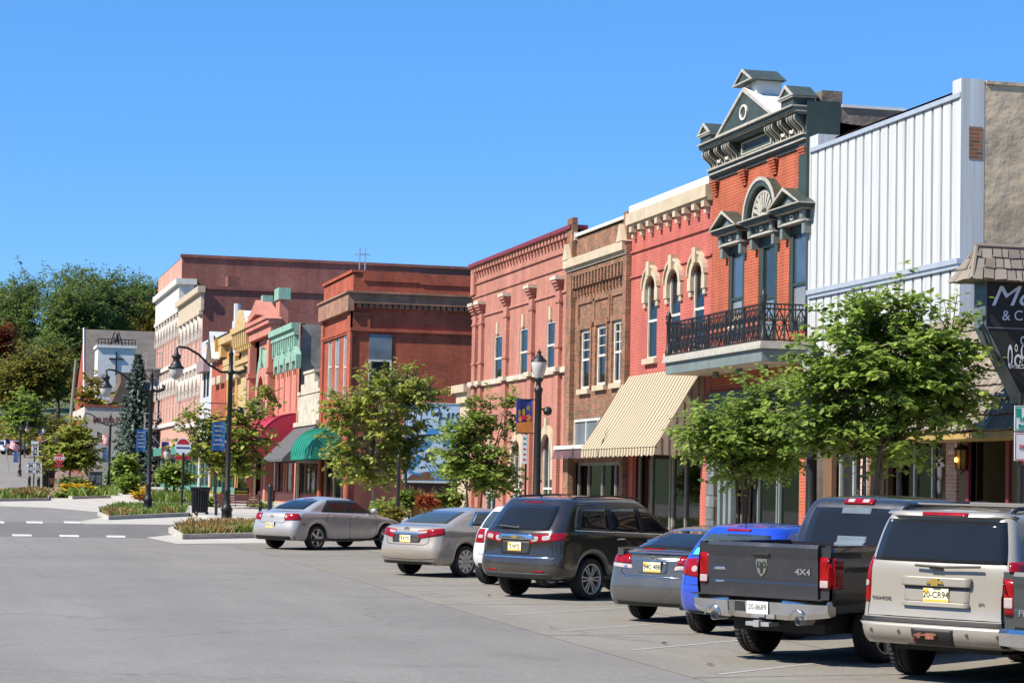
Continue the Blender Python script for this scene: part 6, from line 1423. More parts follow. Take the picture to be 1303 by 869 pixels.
tree('street_tree', 'small dense sapling with long upright shoots beside the salmon building', XT, Y, [epx(608, 590, 48, 34, Y), epx(580, 575, 32, 48, Y), epx(630, 605, 32, 26, Y), epx(598, 545, 24, 28, Y), epx(622, 530, 10, 36, Y), epx(650, 525, 7, 42, Y), epx(598, 520, 7, 25, Y)], 'leaf_a', 430, 18, .15, .6, 2, .04, seed=8, group='green street trees')
Y = 91; Xa = onY(478, 640, Y)[0]
tree('street_tree', 'yellow green locust tree, left of the pair by the mural', Xa, Y, [epx(455, 560, 48, 52, Y), epx(480, 510, 50, 42, Y), epx(440, 520, 32, 34, Y), epx(470, 590, 45, 30, Y), epx(490, 484, 25, 18, Y)], 'leaf_b', 300, 20, .2, 1.0, 1, .085, bark='bark_pale', seed=3, group='locust trees in the small park', droop=.35)
Y = 93; Xa = onY(520, 640, Y)[0]
tree('street_tree', 'yellow green locust tree, right of the pair by the mural', Xa, Y, [epx(505, 548, 36, 40, Y), epx(530, 500, 34, 26, Y), epx(497, 585, 30, 28, Y), epx(510, 482, 28, 18, Y)], 'leaf_b', 240, 20, .2, 1.0, 1, .075, bark='bark_pale', seed=4, group='locust trees in the small park', droop=.35)
X, Y = onG(276, 646, .14)
tree('street_tree', 'wide yellowish street tree behind the arched lamp and bench', X, Y, [epx(290, 565, 40, 42, Y), epx(315, 545, 32, 45, Y), epx(255, 560, 30, 28, Y), epx(300, 590, 45, 22, Y), epx(240, 525, 18, 12, Y), epx(340, 500, 14, 14, Y), epx(265, 535, 22, 18, Y)], 'leaf_b', 270, 17, .27, 1.3, 2, .1, seed=6, group='locust trees on the pavement', droop=.3)
X, Y = onG(88, 615)
tree('street_tree', 'small yellow green tree behind the stop sign', 0+onY(88, 600, 178)[0], 178, [epx(92, 570, 26, 24, 178), epx(75, 580, 16, 16, 178), epx(108, 580, 16, 16, 178), epx(98, 548, 12, 12, 178)], 'leaf_b', 210, 16, .42, 1.4, 1, .1, seed=12, group='small trees on the far walk')
for i, (px, py, rx, ry, Y, lm, lb) in enumerate([(33, 528, 24, 26, 285, 'leaf_a', 'bright green tree overhanging the far parked cars'), (100, 555, 14, 24, 246, 'leaf_yellow', 'thin yellow tree at the corner of the museum'), (118, 505, 22, 30, 262, 'leaf_yellow', 'sparse yellow tree growing above the museum roof'), (60, 555, 22, 24, 292, 'leaf_olive', 'olive bushy tree between the far lamp posts'), (158, 596, 12, 17, 200, 'leaf_a', 'small green tree right of the distant museum lamp'), (222, 603, 15, 9, 128, 'leaf_a', 'small green tree under the oval shop sign')]):
    x = onY(px, py, Y)[0]; z0 = gz(Y)+.1; e = epx(px, py, rx, ry, Y)
    tree('small_tree', lb, x, Y, [e, (e[0]+e[3]*.5, Y, e[2]-e[5]*.4, e[3]*.6, e[3]*.6, e[5]*.6), (e[0]-e[3]*.5, Y, e[2]-e[5]*.3, e[3]*.6, e[3]*.6, e[5]*.6), (e[0], Y, e[2]+e[5]*.5, e[3]*.5, e[3]*.5, e[5]*.6)], lm, 170 if i != 2 else 90, 14, Y*.0021, Y*.0065, 1, .1, seed=30+i, group='small trees on the far walk')
FOREST = [(45, 420, 62, 78, 365, 'leaf_c', 'broad dark green tree filling the left of the hillside'), (118, 400, 60, 62, 372, 'leaf_c', 'tall dark green tree rising above the church roof'), (160, 405, 45, 58, 392, 'leaf_c', 'dark green hillside tree behind the church roof'), (10, 395, 40, 38, 400, 'leaf_c', 'dark tree cut by the left edge on the skyline'), (193, 385, 22, 28, 420, 'leaf_c', 'green tree peeking out beside the hotel parapet'), (192, 420, 22, 40, 385, 'leaf_yellow', 'autumn yellow tree between church roof and hotel'), (38, 480, 46, 40, 335, 'leaf_olive', 'olive brown tree lower on the hillside, left of the pole'), (-3, 440, 12, 26, 352, 'leaf_red', 'red autumn tree at the left edge of the hillside'), (75, 470, 34, 44, 350, 'leaf_c', 'dark rounded tree behind the utility pole'), (10, 490, 30, 34, 345, 'leaf_olive', 'low olive tree at the left edge above the road'), (95, 430, 40, 70, 356, 'leaf_c', 'dark tree between pole and church on the hillside'), (118, 480, 22, 30, 345, 'leaf_olive', 'olive tree just left of the church eave')]
for i, (px, py, rx, ry, Y, lm, lb) in enumerate(FOREST):
    e = epx(px, py, rx, ry, Y); rnd = random.Random(50+i)
    bl = [e]+[(e[0]+e[3]*.62*cos(a), Y+e[3]*.5*sin(a), e[2]+e[5]*rnd.uniform(-.5, .6), e[3]*.5, e[3]*.5, e[5]*.45) for a in [k*1.05+rnd.random() for k in range(6)]]
    tree('hillside_tree', lb, e[0], Y, bl, lm, 620 if rx > 35 else 280, 26, .5 if rx > 35 else .42, 2.8, 1, .4, seed=60+i, group='trees on the hillside', zb=gz(Y)-.5, cluster=.3, shell=.5)
# far wood behind, one mass
rnd = random.Random(9); L = MB()
for k in range(5200):
    px = rnd.uniform(-60, 240); Y = rnd.uniform(430, 470); x = onY(px, 500, Y)[0]; zt = onY(px, 392+22*sin(px*.05)+14*sin(px*.13+1), Y)[1]; z = gz(Y)+rnd.random()**.7*(zt-gz(Y)); leaf(L, Vector((x, Y, z)), Vector((rnd.uniform(-1, 1), -1, 0)), 1.5, rnd)
tag(L.build('far_wood', M['leaf_c']), 'dark mass of trees closing the hillside', 'wood', kind='stuff')
# undergrowth on the slope
L = MB()
for k in range(3800):
    px = rnd.uniform(-30, 130); Y = rnd.uniform(300, 350); x = onY(px, 540, Y)[0]
    leaf(L, Vector((x, Y, gz(Y)+rnd.random()*2.6)), Vector((rnd.uniform(-1, 1), -1, .3)), 1.0, rnd)
tag(L.build('undergrowth', M['leaf_olive']), 'low bushes covering the foot of the hillside', 'bushes', kind='stuff')
# spruce
def spruce(label, px, ytop, ybot, wpx, Y, seed):
    rnd = random.Random(seed); x, zt = onY(px, ytop, Y); z0 = gz(Y); zl = onY(px, ybot, Y)[1]; R = wpx/2*Y/F
    t = tag(empty('spruce_tree', (x, Y, z0)), label, 'tree'); H = zt-z0
    T = MB(); T.tube([(0, 0, -.2), (0, 0, H)], [.25, .03], 8); L = MB(); nl = 30
    for i in range(nl):
        f_ = i/(nl-1); z = (zl-z0)+(H-(zl-z0))*f_; r = R*(1-f_)**.85+.15; nb = 16 if f_ < .7 else 9
        for k in range(nb):
            a = 2*pi*k/nb+rnd.uniform(-.2, .2); rr = r*rnd.uniform(.75, 1.1)
            for j in range(16):
                u = rnd.uniform(.15, 1); p = Vector((cos(a)*rr*u, sin(a)*rr*u, z-.25*rr*u+.12*rr*u*u+rnd.uniform(-.15, .15))); leaf(L, p, Vector((cos(a), sin(a), -.3)), .34, rnd, .3)
    T.build('trunk', M['bark'], t); L.build('crown', M['needle'], t)
spruce('blue green spruce standing left of the pink hotel', 176, 452, 612, 76, 216, 1)
# planting beds
def grass(name, poly, n, h, mtl, seed, lean=.6, label=None, wd=.02, clump=0):
    rnd = random.Random(seed); xs = [p[0] for p in poly]; ysl = [p[1] for p in poly]; L = MB(); k = 0; cs = [(rnd.uniform(min(xs), max(xs)), rnd.uniform(min(ysl), max(ysl))) for _ in range(clump)]
    def inside(x, y):
        c = False; j = len(poly)-1
        for i in range(len(poly)):
            if (poly[i][1] > y) != (poly[j][1] > y) and x < (poly[j][0]-poly[i][0])*(y-poly[i][1])/(poly[j][1]-poly[i][1])+poly[i][0]: c = not c
            j = i
        return c
    tries = 0
    while k < n and tries < n*40:
        tries += 1
        if clump: c_ = rnd.choice(cs); x, y = c_[0]+rnd.gauss(0, .35), c_[1]+rnd.gauss(0, .35); cd = Vector((x-c_[0], y-c_[1], 0))*1.6
        else: x, y = rnd.uniform(min(xs), max(xs)), rnd.uniform(min(ysl), max(ysl)); cd = Vector((rnd.gauss(0, .5), rnd.gauss(0, .5), 0))
        if not inside(x, y): continue
        hh = h*rnd.uniform(.5, 1.15); b_ = Vector((x, y, gz(y)+.12)); tip = b_+Vector((cd.x*lean*hh+rnd.gauss(0, .1)*hh, cd.y*lean*hh+rnd.gauss(0, .1)*hh, hh)); a = rnd.uniform(0, pi); s = Vector((cos(a), sin(a), 0))*wd; mid = b_.lerp(tip, .55)+Vector((0, 0, hh*.15))
        o = len(L.v); L.v += [tuple(b_-s), tuple(b_+s), tuple(mid+s*.7), tuple(mid-s*.7), tuple(tip)]; L.f += [(o, o+1, o+2, o+3), (o+3, o+2, o+4)]; L.m += [0, 0]; k += 1
    return tag(L.build(name, M[mtl]), label, kind='stuff')
grass('ornamental_grass', BED1, 2200, .28, 'grass_tan', 1, label='tan tufted grass in the kerbed bed around the arched lamp', wd=.025, clump=16); grass('ornamental_grass', BED1, 2200, .24, 'grass_green', 2, label='green grass mixed into the bed around the arched lamp', wd=.025, clump=12)
grass('ornamental_grass', BED2, 2400, .28, 'grass_green', 3, label='green grass in the bed left of the litter bin', wd=.035); grass('ornamental_grass', BED2[:3], 700, .32, 'grass_tan', 4, label='tan grass at the tip of the bed left of the litter bin', wd=.035, clump=5)
grass('ornamental_grass', BED4, 1300, .5, 'grass_tan', 5, label='tan grasses along the far kerb below the route signs', wd=.07, clump=7); grass('ornamental_grass', BED4, 900, .42, 'grass_green', 6, label='green grasses along the far kerb below the route signs', wd=.07)
grass('ornamental_grass', BED5, 1900, .7, 'grass_green', 7, label='tall green grass in the raised bed under the oval shop sign', wd=.045)
grass('ornamental_grass', BED3, 900, .6, 'grass_green', 8, label='green plants around the yellow flower bed at the junction', wd=.07)
P1 = [(16.9, 84), (19.5, 84), (21.5, 96), (16.6, 96)]
grass('ornamental_grass', [(xy[0]+.3, xy[1]) for xy in [onG(455, 644), onG(470, 640), onG(505, 640), onG(505, 646)]], 900, .7, 'grass_green', 9, label='green ground cover at the foot of the locust trees', wd=.04)
def bush(label, px, py, rx, ry, Y, lm, seed, name='shrub', n=90, ls=None, cat='shrub', zb=None):
    e = epx(px, py, rx, ry, Y); return tree(name, label, e[0], Y, [e, (e[0]+e[3]*.4, Y, e[2]-e[5]*.2, e[3]*.6, e[3]*.6, e[5]*.8), (e[0]-e[3]*.4, Y, e[2]-e[5]*.1, e[3]*.6, e[3]*.6, e[5]*.8)], lm, n, 15, ls or Y*.0017, Y*.0042, 3, .03, seed=seed, cat=cat, shell=.3)
bush('bright orange flowering bush before the mural', 543, 637, 10, 4, 84, 'flower_or', 1, 'flowering_shrub', 80)
bush('yellow green arching grass clump left of the orange flowers', 522, 633, 16, 13, 85, 'grass_green', 2, n=130)
bush('yellow green bush right of the orange flowers', 570, 633, 20, 12, 86, 'grass_green', 3, n=120)
bush('low green shrub at the foot of the locust tree', 492, 646, 22, 9, 84, 'leaf_a', 4, n=110)
bush('dull olive shrub beside the white utility box', 500, 652, 16, 8, 80, 'leaf_olive', 5, n=90)
bush('yellow flowers blooming behind the long bench', 279, 632, 9, 7, 122, 'flower_yel', 6, 'flowering_shrub', 60)
bush('green shrub between litter bin and bench', 270, 642, 12, 10, 118, 'leaf_a', 7, n=90)
bush('dark green shrub at the right end of the bench', 332, 646, 14, 11, 119, 'leaf_a', 8, n=90)
bush('yellow flower mound at the junction beside the stop sign', 96, 622, 18, 9, 150, 'flower_yel', 9, 'flowering_shrub', 110)
bush('green bush under the yellow flowers at the junction', 92, 628, 22, 6, 148, 'leaf_a', 10, n=90)
bush('clipped dark green hedge behind the small distant bench', 95, 613, 20, 7, 172, 'leaf_c', 11, n=110)
bush('red and yellow flowers at the foot of the left arched lamp', 192, 636, 14, 8, 132, 'flower_or', 12, 'flowering_shrub', 70)
bush('yellow flower patch beyond the left arched lamp', 184, 630, 12, 7, 138, 'flower_yel', 13, 'flowering_shrub', 60)
bush('green shrub clump left of the teal hotel shopfront', 163, 615, 11, 11, 160, 'leaf_a', 14, n=130)
bush('olive shrub beside the brick walk of the museum', 60, 590, 12, 10, 240, 'leaf_olive', 15, n=70)
L = MB(); rnd = random.Random(77)
for k in range(130):
    c_ = rnd.choice((0, 1, 2)); bx_, by_ = (onY(528, 630, 85)[0], 85) if c_ == 0 else ((onY(540, 630, 87)[0], 87) if c_ == 1 else (onY(575, 630, 88)[0], 88)); a = rnd.uniform(0, 2*pi); tp = Vector((bx_+.5*cos(a)*rnd.random(), by_+.5*sin(a), gz(85)+rnd.uniform(.9, 1.7))); b0 = Vector((bx_+.1*cos(a), by_+.1*sin(a), gz(85)+.1)); s = Vector((.012, 0, 0)); o = len(L.v); L.v += [tuple(b0-s), tuple(b0+s), tuple(tp+s), tuple(tp-s)]; L.f.append((o, o+1, o+2, o+3)); L.m.append(0)
tag(L.build('plume_grass', M['grass_tan']), 'tall pale plumes of grass before the mural', kind='stuff')
# debris on the road
rnd = random.Random(4); L = MB()
for px, py in [(898, 847), (899, 846), (560, 700), (620, 760), (840, 820), (700, 800)]:
    x, y = onG(px, py)
    leaf(L, Vector((x, y, gz(y)+.02)), Vector((1, .2, .2)), .1, rnd, 0)
tag(L.build('fallen_leaves', M['bark']), 'few dry leaves lying on the parking lane', kind='stuff')
# ------------------------------------------------------------------ vehicles
M['tyre'] = mat('tyre_rubber', (.02, .02, .021), .85, .3, 12, bump=.2, bscale=90)
M['rim'] = mat('alloy', (.52, .5, .46), .3, .1, 6, metal=.45); M['chrome'] = mat('chrome', (.75, .76, .78), .12, .08, 4, metal=1.0)
M['car_glass'] = glass('tinted_glass', (.012, .014, .017), .03, .03, .3); M['car_glass_l'] = glass('lighter_tinted_glass', (.035, .05, .055), .03, .05, .4)
M['tail_red'] = mat('tail_lamp_red', (.27, .002, .005), .12, .3, 9); M['tail_dark'] = mat('tail_lamp_dark_red', (.18, .003, .006), .12, .2, 9); M['tail_clear'] = mat('tail_lamp_clear', (.42, .34, .34), .12, .15, 9)
M['plastic'] = mat('grey_plastic', (.055, .056, .06), .55, .2, 6); M['dark_plastic'] = mat('dark_plastic', (.014, .014, .015), .6, .2, 6)
M['gold'] = mat('gold_badge', (.55, .38, .1), .3, .1, 5, metal=.6); M['plate_yel'] = mat('plate_field', (.75, .7, .5), .4, .1, 8); M['amber_strip'] = mat('plate_strip', (.75, .45, .05), .4, .1, 8)

def wheel(root, x, y, r, wd, nsp, left=False, style='thin'):
    mb = MB(); w2 = wd/2
    g = r*.028
    mb.lathe([(r*.7, -w2*.9), (r*.82, -w2), (r*.93, -w2*.97), (r*.985, -w2*.8), (r, -w2*.55), (r, -w2*.3), (r-g, -w2*.28), (r-g, -w2*.18), (r, -w2*.16), (r, w2*.16), (r-g, w2*.18), (r-g, w2*.28), (r, w2*.3), (r, w2*.55), (r*.985, w2*.8), (r*.93, w2*.97), (r*.8, w2), (r*.7, w2*.9), (r*.6, w2*.5), (0, w2*.45)], n=36, axis='y')
    for sg in (-1, 1):                        # shoulder tread blocks
        for k in range(44):
            a0, a1 = 2*pi*k/44+sg*.03, 2*pi*(k+.6)/44+sg*.03; pp = [(r*1.0*cos(a), r*1.0*sin(a)) for a in (a0, a1)]; p2 = [(r*1.012*cos(a), r*1.012*sin(a)) for a in (a0, a1)]
            mb.prism([(pp[0][0], sg*w2*.34, pp[0][1]), (pp[1][0], sg*w2*.34, pp[1][1]), (p2[1][0], sg*w2*.34, p2[1][1]), (p2[0][0], sg*w2*.34, p2[0][1])], [(q[0]*(.985 if i < 2 else .978), sg*w2*.86, q[1]*(.985 if i < 2 else .978)) for i, q in enumerate((pp[0], pp[1], p2[1], p2[0]))])
    t = mb.build('wheel', M['tyre'], root, smooth=True); t.location = (x, y, r); t.rotation_euler = (0, 0, pi if left else 0)
    mb = MB(); R = r*.73
    mb.lathe([(R, -w2*.86), (R*1.0, -w2*.94), (R*.94, -w2*.93), (R*.9, -w2*.7), (R*.9, w2*.3)], n=30, axis='y')
    for k in range(nsp):
        a = 2*pi*k/nsp; c, s = cos(a), sin(a)
        subs = ((-.0, .07),) if style == 'thin' else (((-.10, .045), (.10, .045)) if style == 'twin' else ((0, .15),))
        for off, hw in subs:
            q = []
            for rr, o2, h2 in ((R*.14, off*.45, hw*.9), (R*.93, off*1.5, hw)):
                for sg in (-1, 1): q.append((rr*c-(o2+sg*h2)*R*s, rr*s+(o2+sg*h2)*R*c))
            lp = [q[0], q[1], q[3], q[2]]
            mb.prism([(p[0], -w2*.80, p[1]) for p in lp], [(p[0], -w2*.5, p[1]) for p in lp])
    mb.lathe([(0, -w2*.9), (R*.13, -w2*.9), (R*.2, -w2*.8), (R*.2, -w2*.5)], n=16, axis='y')
    recalc(mb.build('rim', M['rim'], t))
    mb = MB(); 
    mb.lathe([(0, -w2*.3), (R*.9, -w2*.3)], n=20, axis='y'); mb.lathe([(0, -w2*.36), (R*.55, -w2*.36)], n=20, axis='y', mi=1); mb.build('brake_disc', [M['dark_plastic'], M['plastic']], t)
    return t

class Car:
    def __init__(s, name, label, cat, paintm, L, W, H, px=None, psi=42, ov=1.0, wb=2.8, r=.33, track=.77, XY=None):
        s.L, s.W, s.H, s.p = L, W, H, paintm; s.r = r; s.ax = (ov, ov+wb); s.track = track
        h = Vector((sin(radians(psi)), cos(radians(psi)), 0)); lf = Vector((-cos(radians(psi)), sin(radians(psi)), 0))
        c = onG(*px) if px else XY
        o = Vector((c[0], c[1], 0)) - h*ov - lf*(track if px else 0)
        o.z = gz(o.y)
        up = Vector((0, -.008, 1)).normalized(); lf2 = up.cross(h).normalized(); h2 = lf2.cross(up)
        mt = Matrix(((h2.x, lf2.x, up.x), (h2.y, lf2.y, up.y), (h2.z, lf2.z, up.z)))
        s.root = tag(empty(name, o+Vector((0, 0, .008))), label, cat); s.root.rotation_euler = mt.to_euler()
        s.shells = []
    def shell(s, rows, sh, name='body', arches=True, m=None, crown=.015, cap=True, parent=None, sub=2, fixr=None, rear_seg=(0, .3, .6, .85, 1)):
        L, W = s.L, s.W; R_a = s.r*1.16; zc = s.r*1.02
        xs = []
        if arches:
            for xc in s.ax: xs += [xc-R_a*cos(a*pi/9) for a in range(10)]
            x0, x1 = s.ax[0]+R_a, s.ax[1]-R_a; xs += [x0+(x1-x0)*k/5 for k in range(1, 5)]
            xs = [max(xs[0]-.12, .3)] + xs + [min(s.ax[1]+R_a+.12, L-.3)] if xs[0] > .42 else xs
        else:
            xs = [k/9 for k in range(10)]
        xs = sorted(xs)
        def A(x):
            for xc in s.ax:
                if abs(x-xc) < R_a: return zc+sqrt(max(0, R_a*R_a-(x-xc)**2))
            return 0
        V_, Fc = [], []; n = None
        z0r = rows[0]; zS = rows[sh]
        def zrow(rw, t): return rw[0]*(1-t)*(1-2*t)+rw[1]*4*t*(1-t)+rw[2]*t*(2*t-1)
        for j, rw in enumerate(rows):
            zr, zm, zf, xr, xf, w_, R, br = rw[:8]; fixed = rw[8] if len(rw) > 8 else (j <= sh and arches)
            Rf, bf = (rw[9], rw[10]) if len(rw) > 10 else (R*1.6, br*1.8)
            pts = []
            for fr in rear_seg: y = fr*(w_-R); pts.append((xr+br*(y/w_)**2, y))
            b0 = xr+br*((w_-R)/w_)**2
            for k in range(1, 5): a = pi/2*k/4; pts.append((b0+R-R*cos(a), w_-R+R*sin(a)))
            xa = b0+R; f0 = xf-bf*((w_-Rf)/w_)**2; xb = f0-Rf
            if fixed: pts += [(min(max(x, xa+.01), xb-.01), w_) for x in xs]
            else: lo, hi = xs[0], xs[-1]; pts += [(xa+(xb-xa)*(.06+.88*(x-lo)/(hi-lo)), w_) for x in xs]
            for k in range(0, 4): a = pi/2*k/4; pts.append((f0-Rf+Rf*sin(a), w_-Rf+Rf*cos(a)))
            for fr in rear_seg[::-1]: y = fr*(w_-Rf); pts.append((xf-bf*(y/w_)**2, y))
            row = []
            for x, y in pts:
                tp = 1-.05*max(0, 1-x/1.3)**2-.09*max(0, 1-(L-x)/1.3)**2 if arches else 1
                t = min(1, max(0, (x-xr)/(xf-xr))); z = zrow(rw, t)
                if arches and j <= sh:
                    a_ = A(x) if y > .5*W/2 else 0; zz0 = zrow(z0r, t); zzS = zrow(zS, t)
                    if a_ > zz0: z = a_+(zzS-a_)*(z-zz0)/(zzS-zz0)
                row.append((x, y*tp, z))
            n = len(row); V_ += row
        def ix(j, i): return j*n+i
        nr = len(rows)
        for j in range(nr-1):
            for i in range(n-1): Fc.append((ix(j, i), ix(j, i+1), ix(j+1, i+1), ix(j+1, i)))
        # mirror
        off = len(V_); mir = {}
        VV = list(V_)
        for k, p in enumerate(V_):
            if p[1] < 1e-6: mir[k] = k
            else: mir[k] = len(VV); VV.append((p[0], -p[1], p[2]))
        Fc += [tuple(mir[k] for k in f)[::-1] for f in list(Fc)]
        if cap:
            j = nr-1; cen = []
            for i in range(n):
                p = V_[ix(j, i)]
                if p[1] < 1e-6: cen.append(ix(j, i))
                else: cen.append(len(VV)); VV.append((p[0], 0, p[2]+crown))
            for i in range(n-1):
                a, b_ = ix(j, i), ix(j, i+1); q = [a, b_, cen[i+1], cen[i]]; q = [v for k, v in enumerate(q) if v not in q[:k]]
                if len(q) > 2: Fc.append(tuple(q)); Fc.append(tuple(mir.get(v, v) for v in q)[::-1])
        mb = MB(); mb.add(VV, Fc); o = mb.build(name, m or s.p, None, smooth=True); recalc(o)
        md = o.modifiers.new('s', 'SUBSURF'); md.levels = md.render_levels = sub
        dg = bpy.context.evaluated_depsgraph_get(); me = bpy.data.meshes.new_from_object(o.evaluated_get(dg)); o.modifiers.clear(); o.data = me; me.name = name
        me.polygons.foreach_set('use_smooth', [True]*len(me.polygons))
        o.parent = parent or s.root
        s.shells.append(([v.co.copy() for v in me.vertices], [tuple(p.vertices) for p in me.polygons])); s.mkbvh(); s.body = o; return o
    def addbvh(s, o): s.shells.append(([v.co.copy() for v in o.data.vertices], [tuple(p.vertices) for p in o.data.polygons])); s.mkbvh()
    def mkbvh(s):
        v, f = [], []
        for a, b_ in s.shells: k = len(v); v += a; f += [tuple(i+k for i in q) for q in b_]
        s.bvh = BVHTree.FromPolygons(v, f)
    def hit(s, view, a, b_):
        if view == 'rear': o, d = Vector((-3, a, b_)), Vector((1, 0, 0))
        elif view == 'cab': o, d = Vector((.9, a, b_)), Vector((1, 0, 0))
        elif view == 'front': o, d = Vector((s.L+3, a, b_)), Vector((-1, 0, 0))
        elif view == 'right': o, d = Vector((a, -4, b_)), Vector((0, 1, 0))
        elif view == 'left': o, d = Vector((a, 4, b_)), Vector((0, -1, 0))
        elif view == 'top': o, d = Vector((a, b_, 4)), Vector((0, 0, -1))
        else:                                  # wrap round a rear corner: a = angle from straight behind
            sg = -1 if view == 'wrapR' else 1; pv = Vector((s.W*.42, sg*(s.W/2-s.W*.30), b_)); d = Vector((cos(a), -sg*sin(a), 0)); o = pv-d*3
        h = s.bvh.ray_cast(o, d)
        if h[0] is None: return None
        nn = h[1] if h[1].dot(d) < 0 else -h[1]
        return h[0], nn
    def patch(s, name, m, view, c, off=.006, rnd=.12, nu=10, nv=6, parent=None, th=.012):
        P, ok = [], True
        for j in range(nv+1):
            for i in range(nu+1):
                u, v = 2*i/nu-1, 2*j/nv-1; u2 = u*sqrt(1-rnd*v*v/2*1.0); v2 = v*sqrt(1-rnd*u*u/2*1.0)
                u3, v3 = (u2+1)/2, (v2+1)/2
                a = (c[0][0]*(1-u3)+c[1][0]*u3)*(1-v3)+(c[3][0]*(1-u3)+c[2][0]*u3)*v3
                b_ = (c[0][1]*(1-u3)+c[1][1]*u3)*(1-v3)+(c[3][1]*(1-u3)+c[2][1]*u3)*v3
                h = s.hit(view, a, b_); P.append(h)
        good = [h for h in P if h]
        if not good: return None
        ref = good[len(good)//2]
        P = [h or ref for h in P]
        vs = [tuple(p+n*off) for p, n in P]; W_ = nu+1
        fs = [(j*W_+i, j*W_+i+1, (j+1)*W_+i+1, (j+1)*W_+i) for j in range(nv) for i in range(nu)]
        rim_ = [i for i in range(W_)]+[j*W_+nu for j in range(1, nv+1)]+[nv*W_+i for i in range(nu-1, -1, -1)]+[j*W_ for j in range(nv-1, 0, -1)]
        k = len(vs); vs += [tuple(P[i][0]+P[i][1]*(off-th)) for i in rim_]; n_ = len(rim_)
        fs += [(rim_[i], rim_[(i+1) % n_], k+(i+1) % n_, k+i) for i in range(n_)]
        mb = MB(); mb.add(vs, fs); o = mb.build(name, m, parent or s.root, smooth=False); recalc(o)
        sm = [True]*(nu*nv)+[False]*n_; o.data.polygons.foreach_set('use_smooth', sm); return o
    def both(s, name, m, c, view='side', **k):
        if view == 'side': return s.patch(name, m, 'right', c, **k), s.patch(name, m, 'left', c, **k)
        if view == 'wrap': return s.patch(name, m, 'wrapR', c, **k), s.patch(name, m, 'wrapL', c, **k)
        return s.patch(name, m, 'rear', c, **k), s.patch(name, m, 'rear', [(-a, b_) for a, b_ in c], **k)
    def text(s, body, size, m, view, a, b_, parent=None, off=.012, **k):
        h = s.hit(view, a, b_)
        if not h: return
        p = h[0]+h[1]*off
        x = Vector((0, -1, 0)) if view == 'rear' else Vector((1, 0, 0)); z = h[1]; x = (x-z*x.dot(z)).normalized(); y = z.cross(x)
        return textmesh(body, size, m, 'lettering', parent or s.root, frame(p, x, y), ext=.003, **k)
    def plate(s, y, z, txt, field='plate_yel', strip=True, tilt=0, back=True):
        h = s.hit('rear', y, z); x = h[0].x-.02; f = MB(); f.box(x, x+.012, y-.155, y+.155, z-.078, z+.078); t = f.build('number_plate', M[field], s.root)
        f = MB(); f.box(x-.002, x-.0005, y-.15, y+.15, z-.075, z-.05); f.box(x-.002, x-.0005, y+.09, y+.15, z+.02, z+.07) if strip else None
        if strip: f.build('plate_band', M['amber_strip'], t)
        textmesh(txt, .1, M['ink'], 'lettering', t, frame((x-.003, y, z+.002), (0, -1, 0), (0, 0, 1)), ext=.001, sx=.88)
        if back:
            f = MB(); f.box(x+.0125, x+.06, y-.17, y+.17, z-.09, z+.09); f.build('plate_recess', M['dark_plastic'], s.root)
    def wheels(s, nsp=5, style='fat', wd=.22):
        for x in s.ax: wheel(s.root, x, -s.track, s.r, wd, nsp, False, style); wheel(s.root, x, s.track, s.r, wd, nsp, True, style)
        mb = MB(); w2 = s.W/2-.34; z0, z1 = s.r*.9, s.r*1.9
        mb.box(.35, s.L-.4, -w2, w2, z0, z1); mb.box(s.ax[0]+s.r*1.3, s.ax[1]-s.r*1.3, -s.W/2+.12, s.W/2-.12, z0, z1-.1); mb.box(s.ax[0]-.07, s.ax[0]+.07, -s.track, s.track, s.r-.07, s.r+.07); mb.box(.12, .5, -w2, w2, s.r*1.2, s.r*1.7)
        mb.build('underbody', M['dark_plastic'], s.root)
    def seam(s, pts, view='right', w=.008, name='door_seam'):
        for v in ((view, 'left') if view == 'right' else (view,)):
            mb = MB(); q = []
            for (a, b_), (c, d) in zip(pts, pts[1:]):
                for k in range(6): q.append((a+(c-a)*k/6, b_+(d-b_)*k/6))
            q.append(pts[-1]); hs = [s.hit(v, *p) for p in q]; hs = [h[0]-h[1]*.001 for h in hs if h]
            if len(hs) > 1: mb.tube(hs, w, 4); mb.build(name, M['dark_plastic'], s.root)
    def handle(s, a, b_, m, ln=.2):
        for v in ('right', 'left'):
            h0, h1 = s.hit(v, a-ln/2, b_), s.hit(v, a+ln/2, b_+.005)
            if h0 and h1:
                mb = MB(); mb.tube([h0[0]+h0[1]*.0, h0[0].lerp(h1[0], .12)+h0[1]*.03, h0[0].lerp(h1[0], .88)+h1[1]*.03, h1[0]], .014, 6); mb.build('door_handle', m, s.root, smooth=True)
    def mirrors(s, a, b_, m):
        for v in ('right', 'left'):
            h = s.hit(v, a, b_)
            if h:
                sg = -1 if v == 'right' else 1; mb = MB(); p = h[0]; mb.lathe([(0, -.09), (.07, -.08), (.09, 0), (.075, .08), (0, .1)], (p.x, p.y+sg*.14, p.z+.04), 10, 'y'); mb.tube([p, p+Vector((0, sg*.1, .03))], .03, 6); mb.build('door_mirror', m, s.root, smooth=True)
    def antenna(s, x, y, z, ln=.25):
        mb = MB(); mb.tube([(x, y, z-.02), (x-ln*.5, y, z+ln*.8)], .008, 5); mb.build('antenna', M['dark_plastic'], s.root)

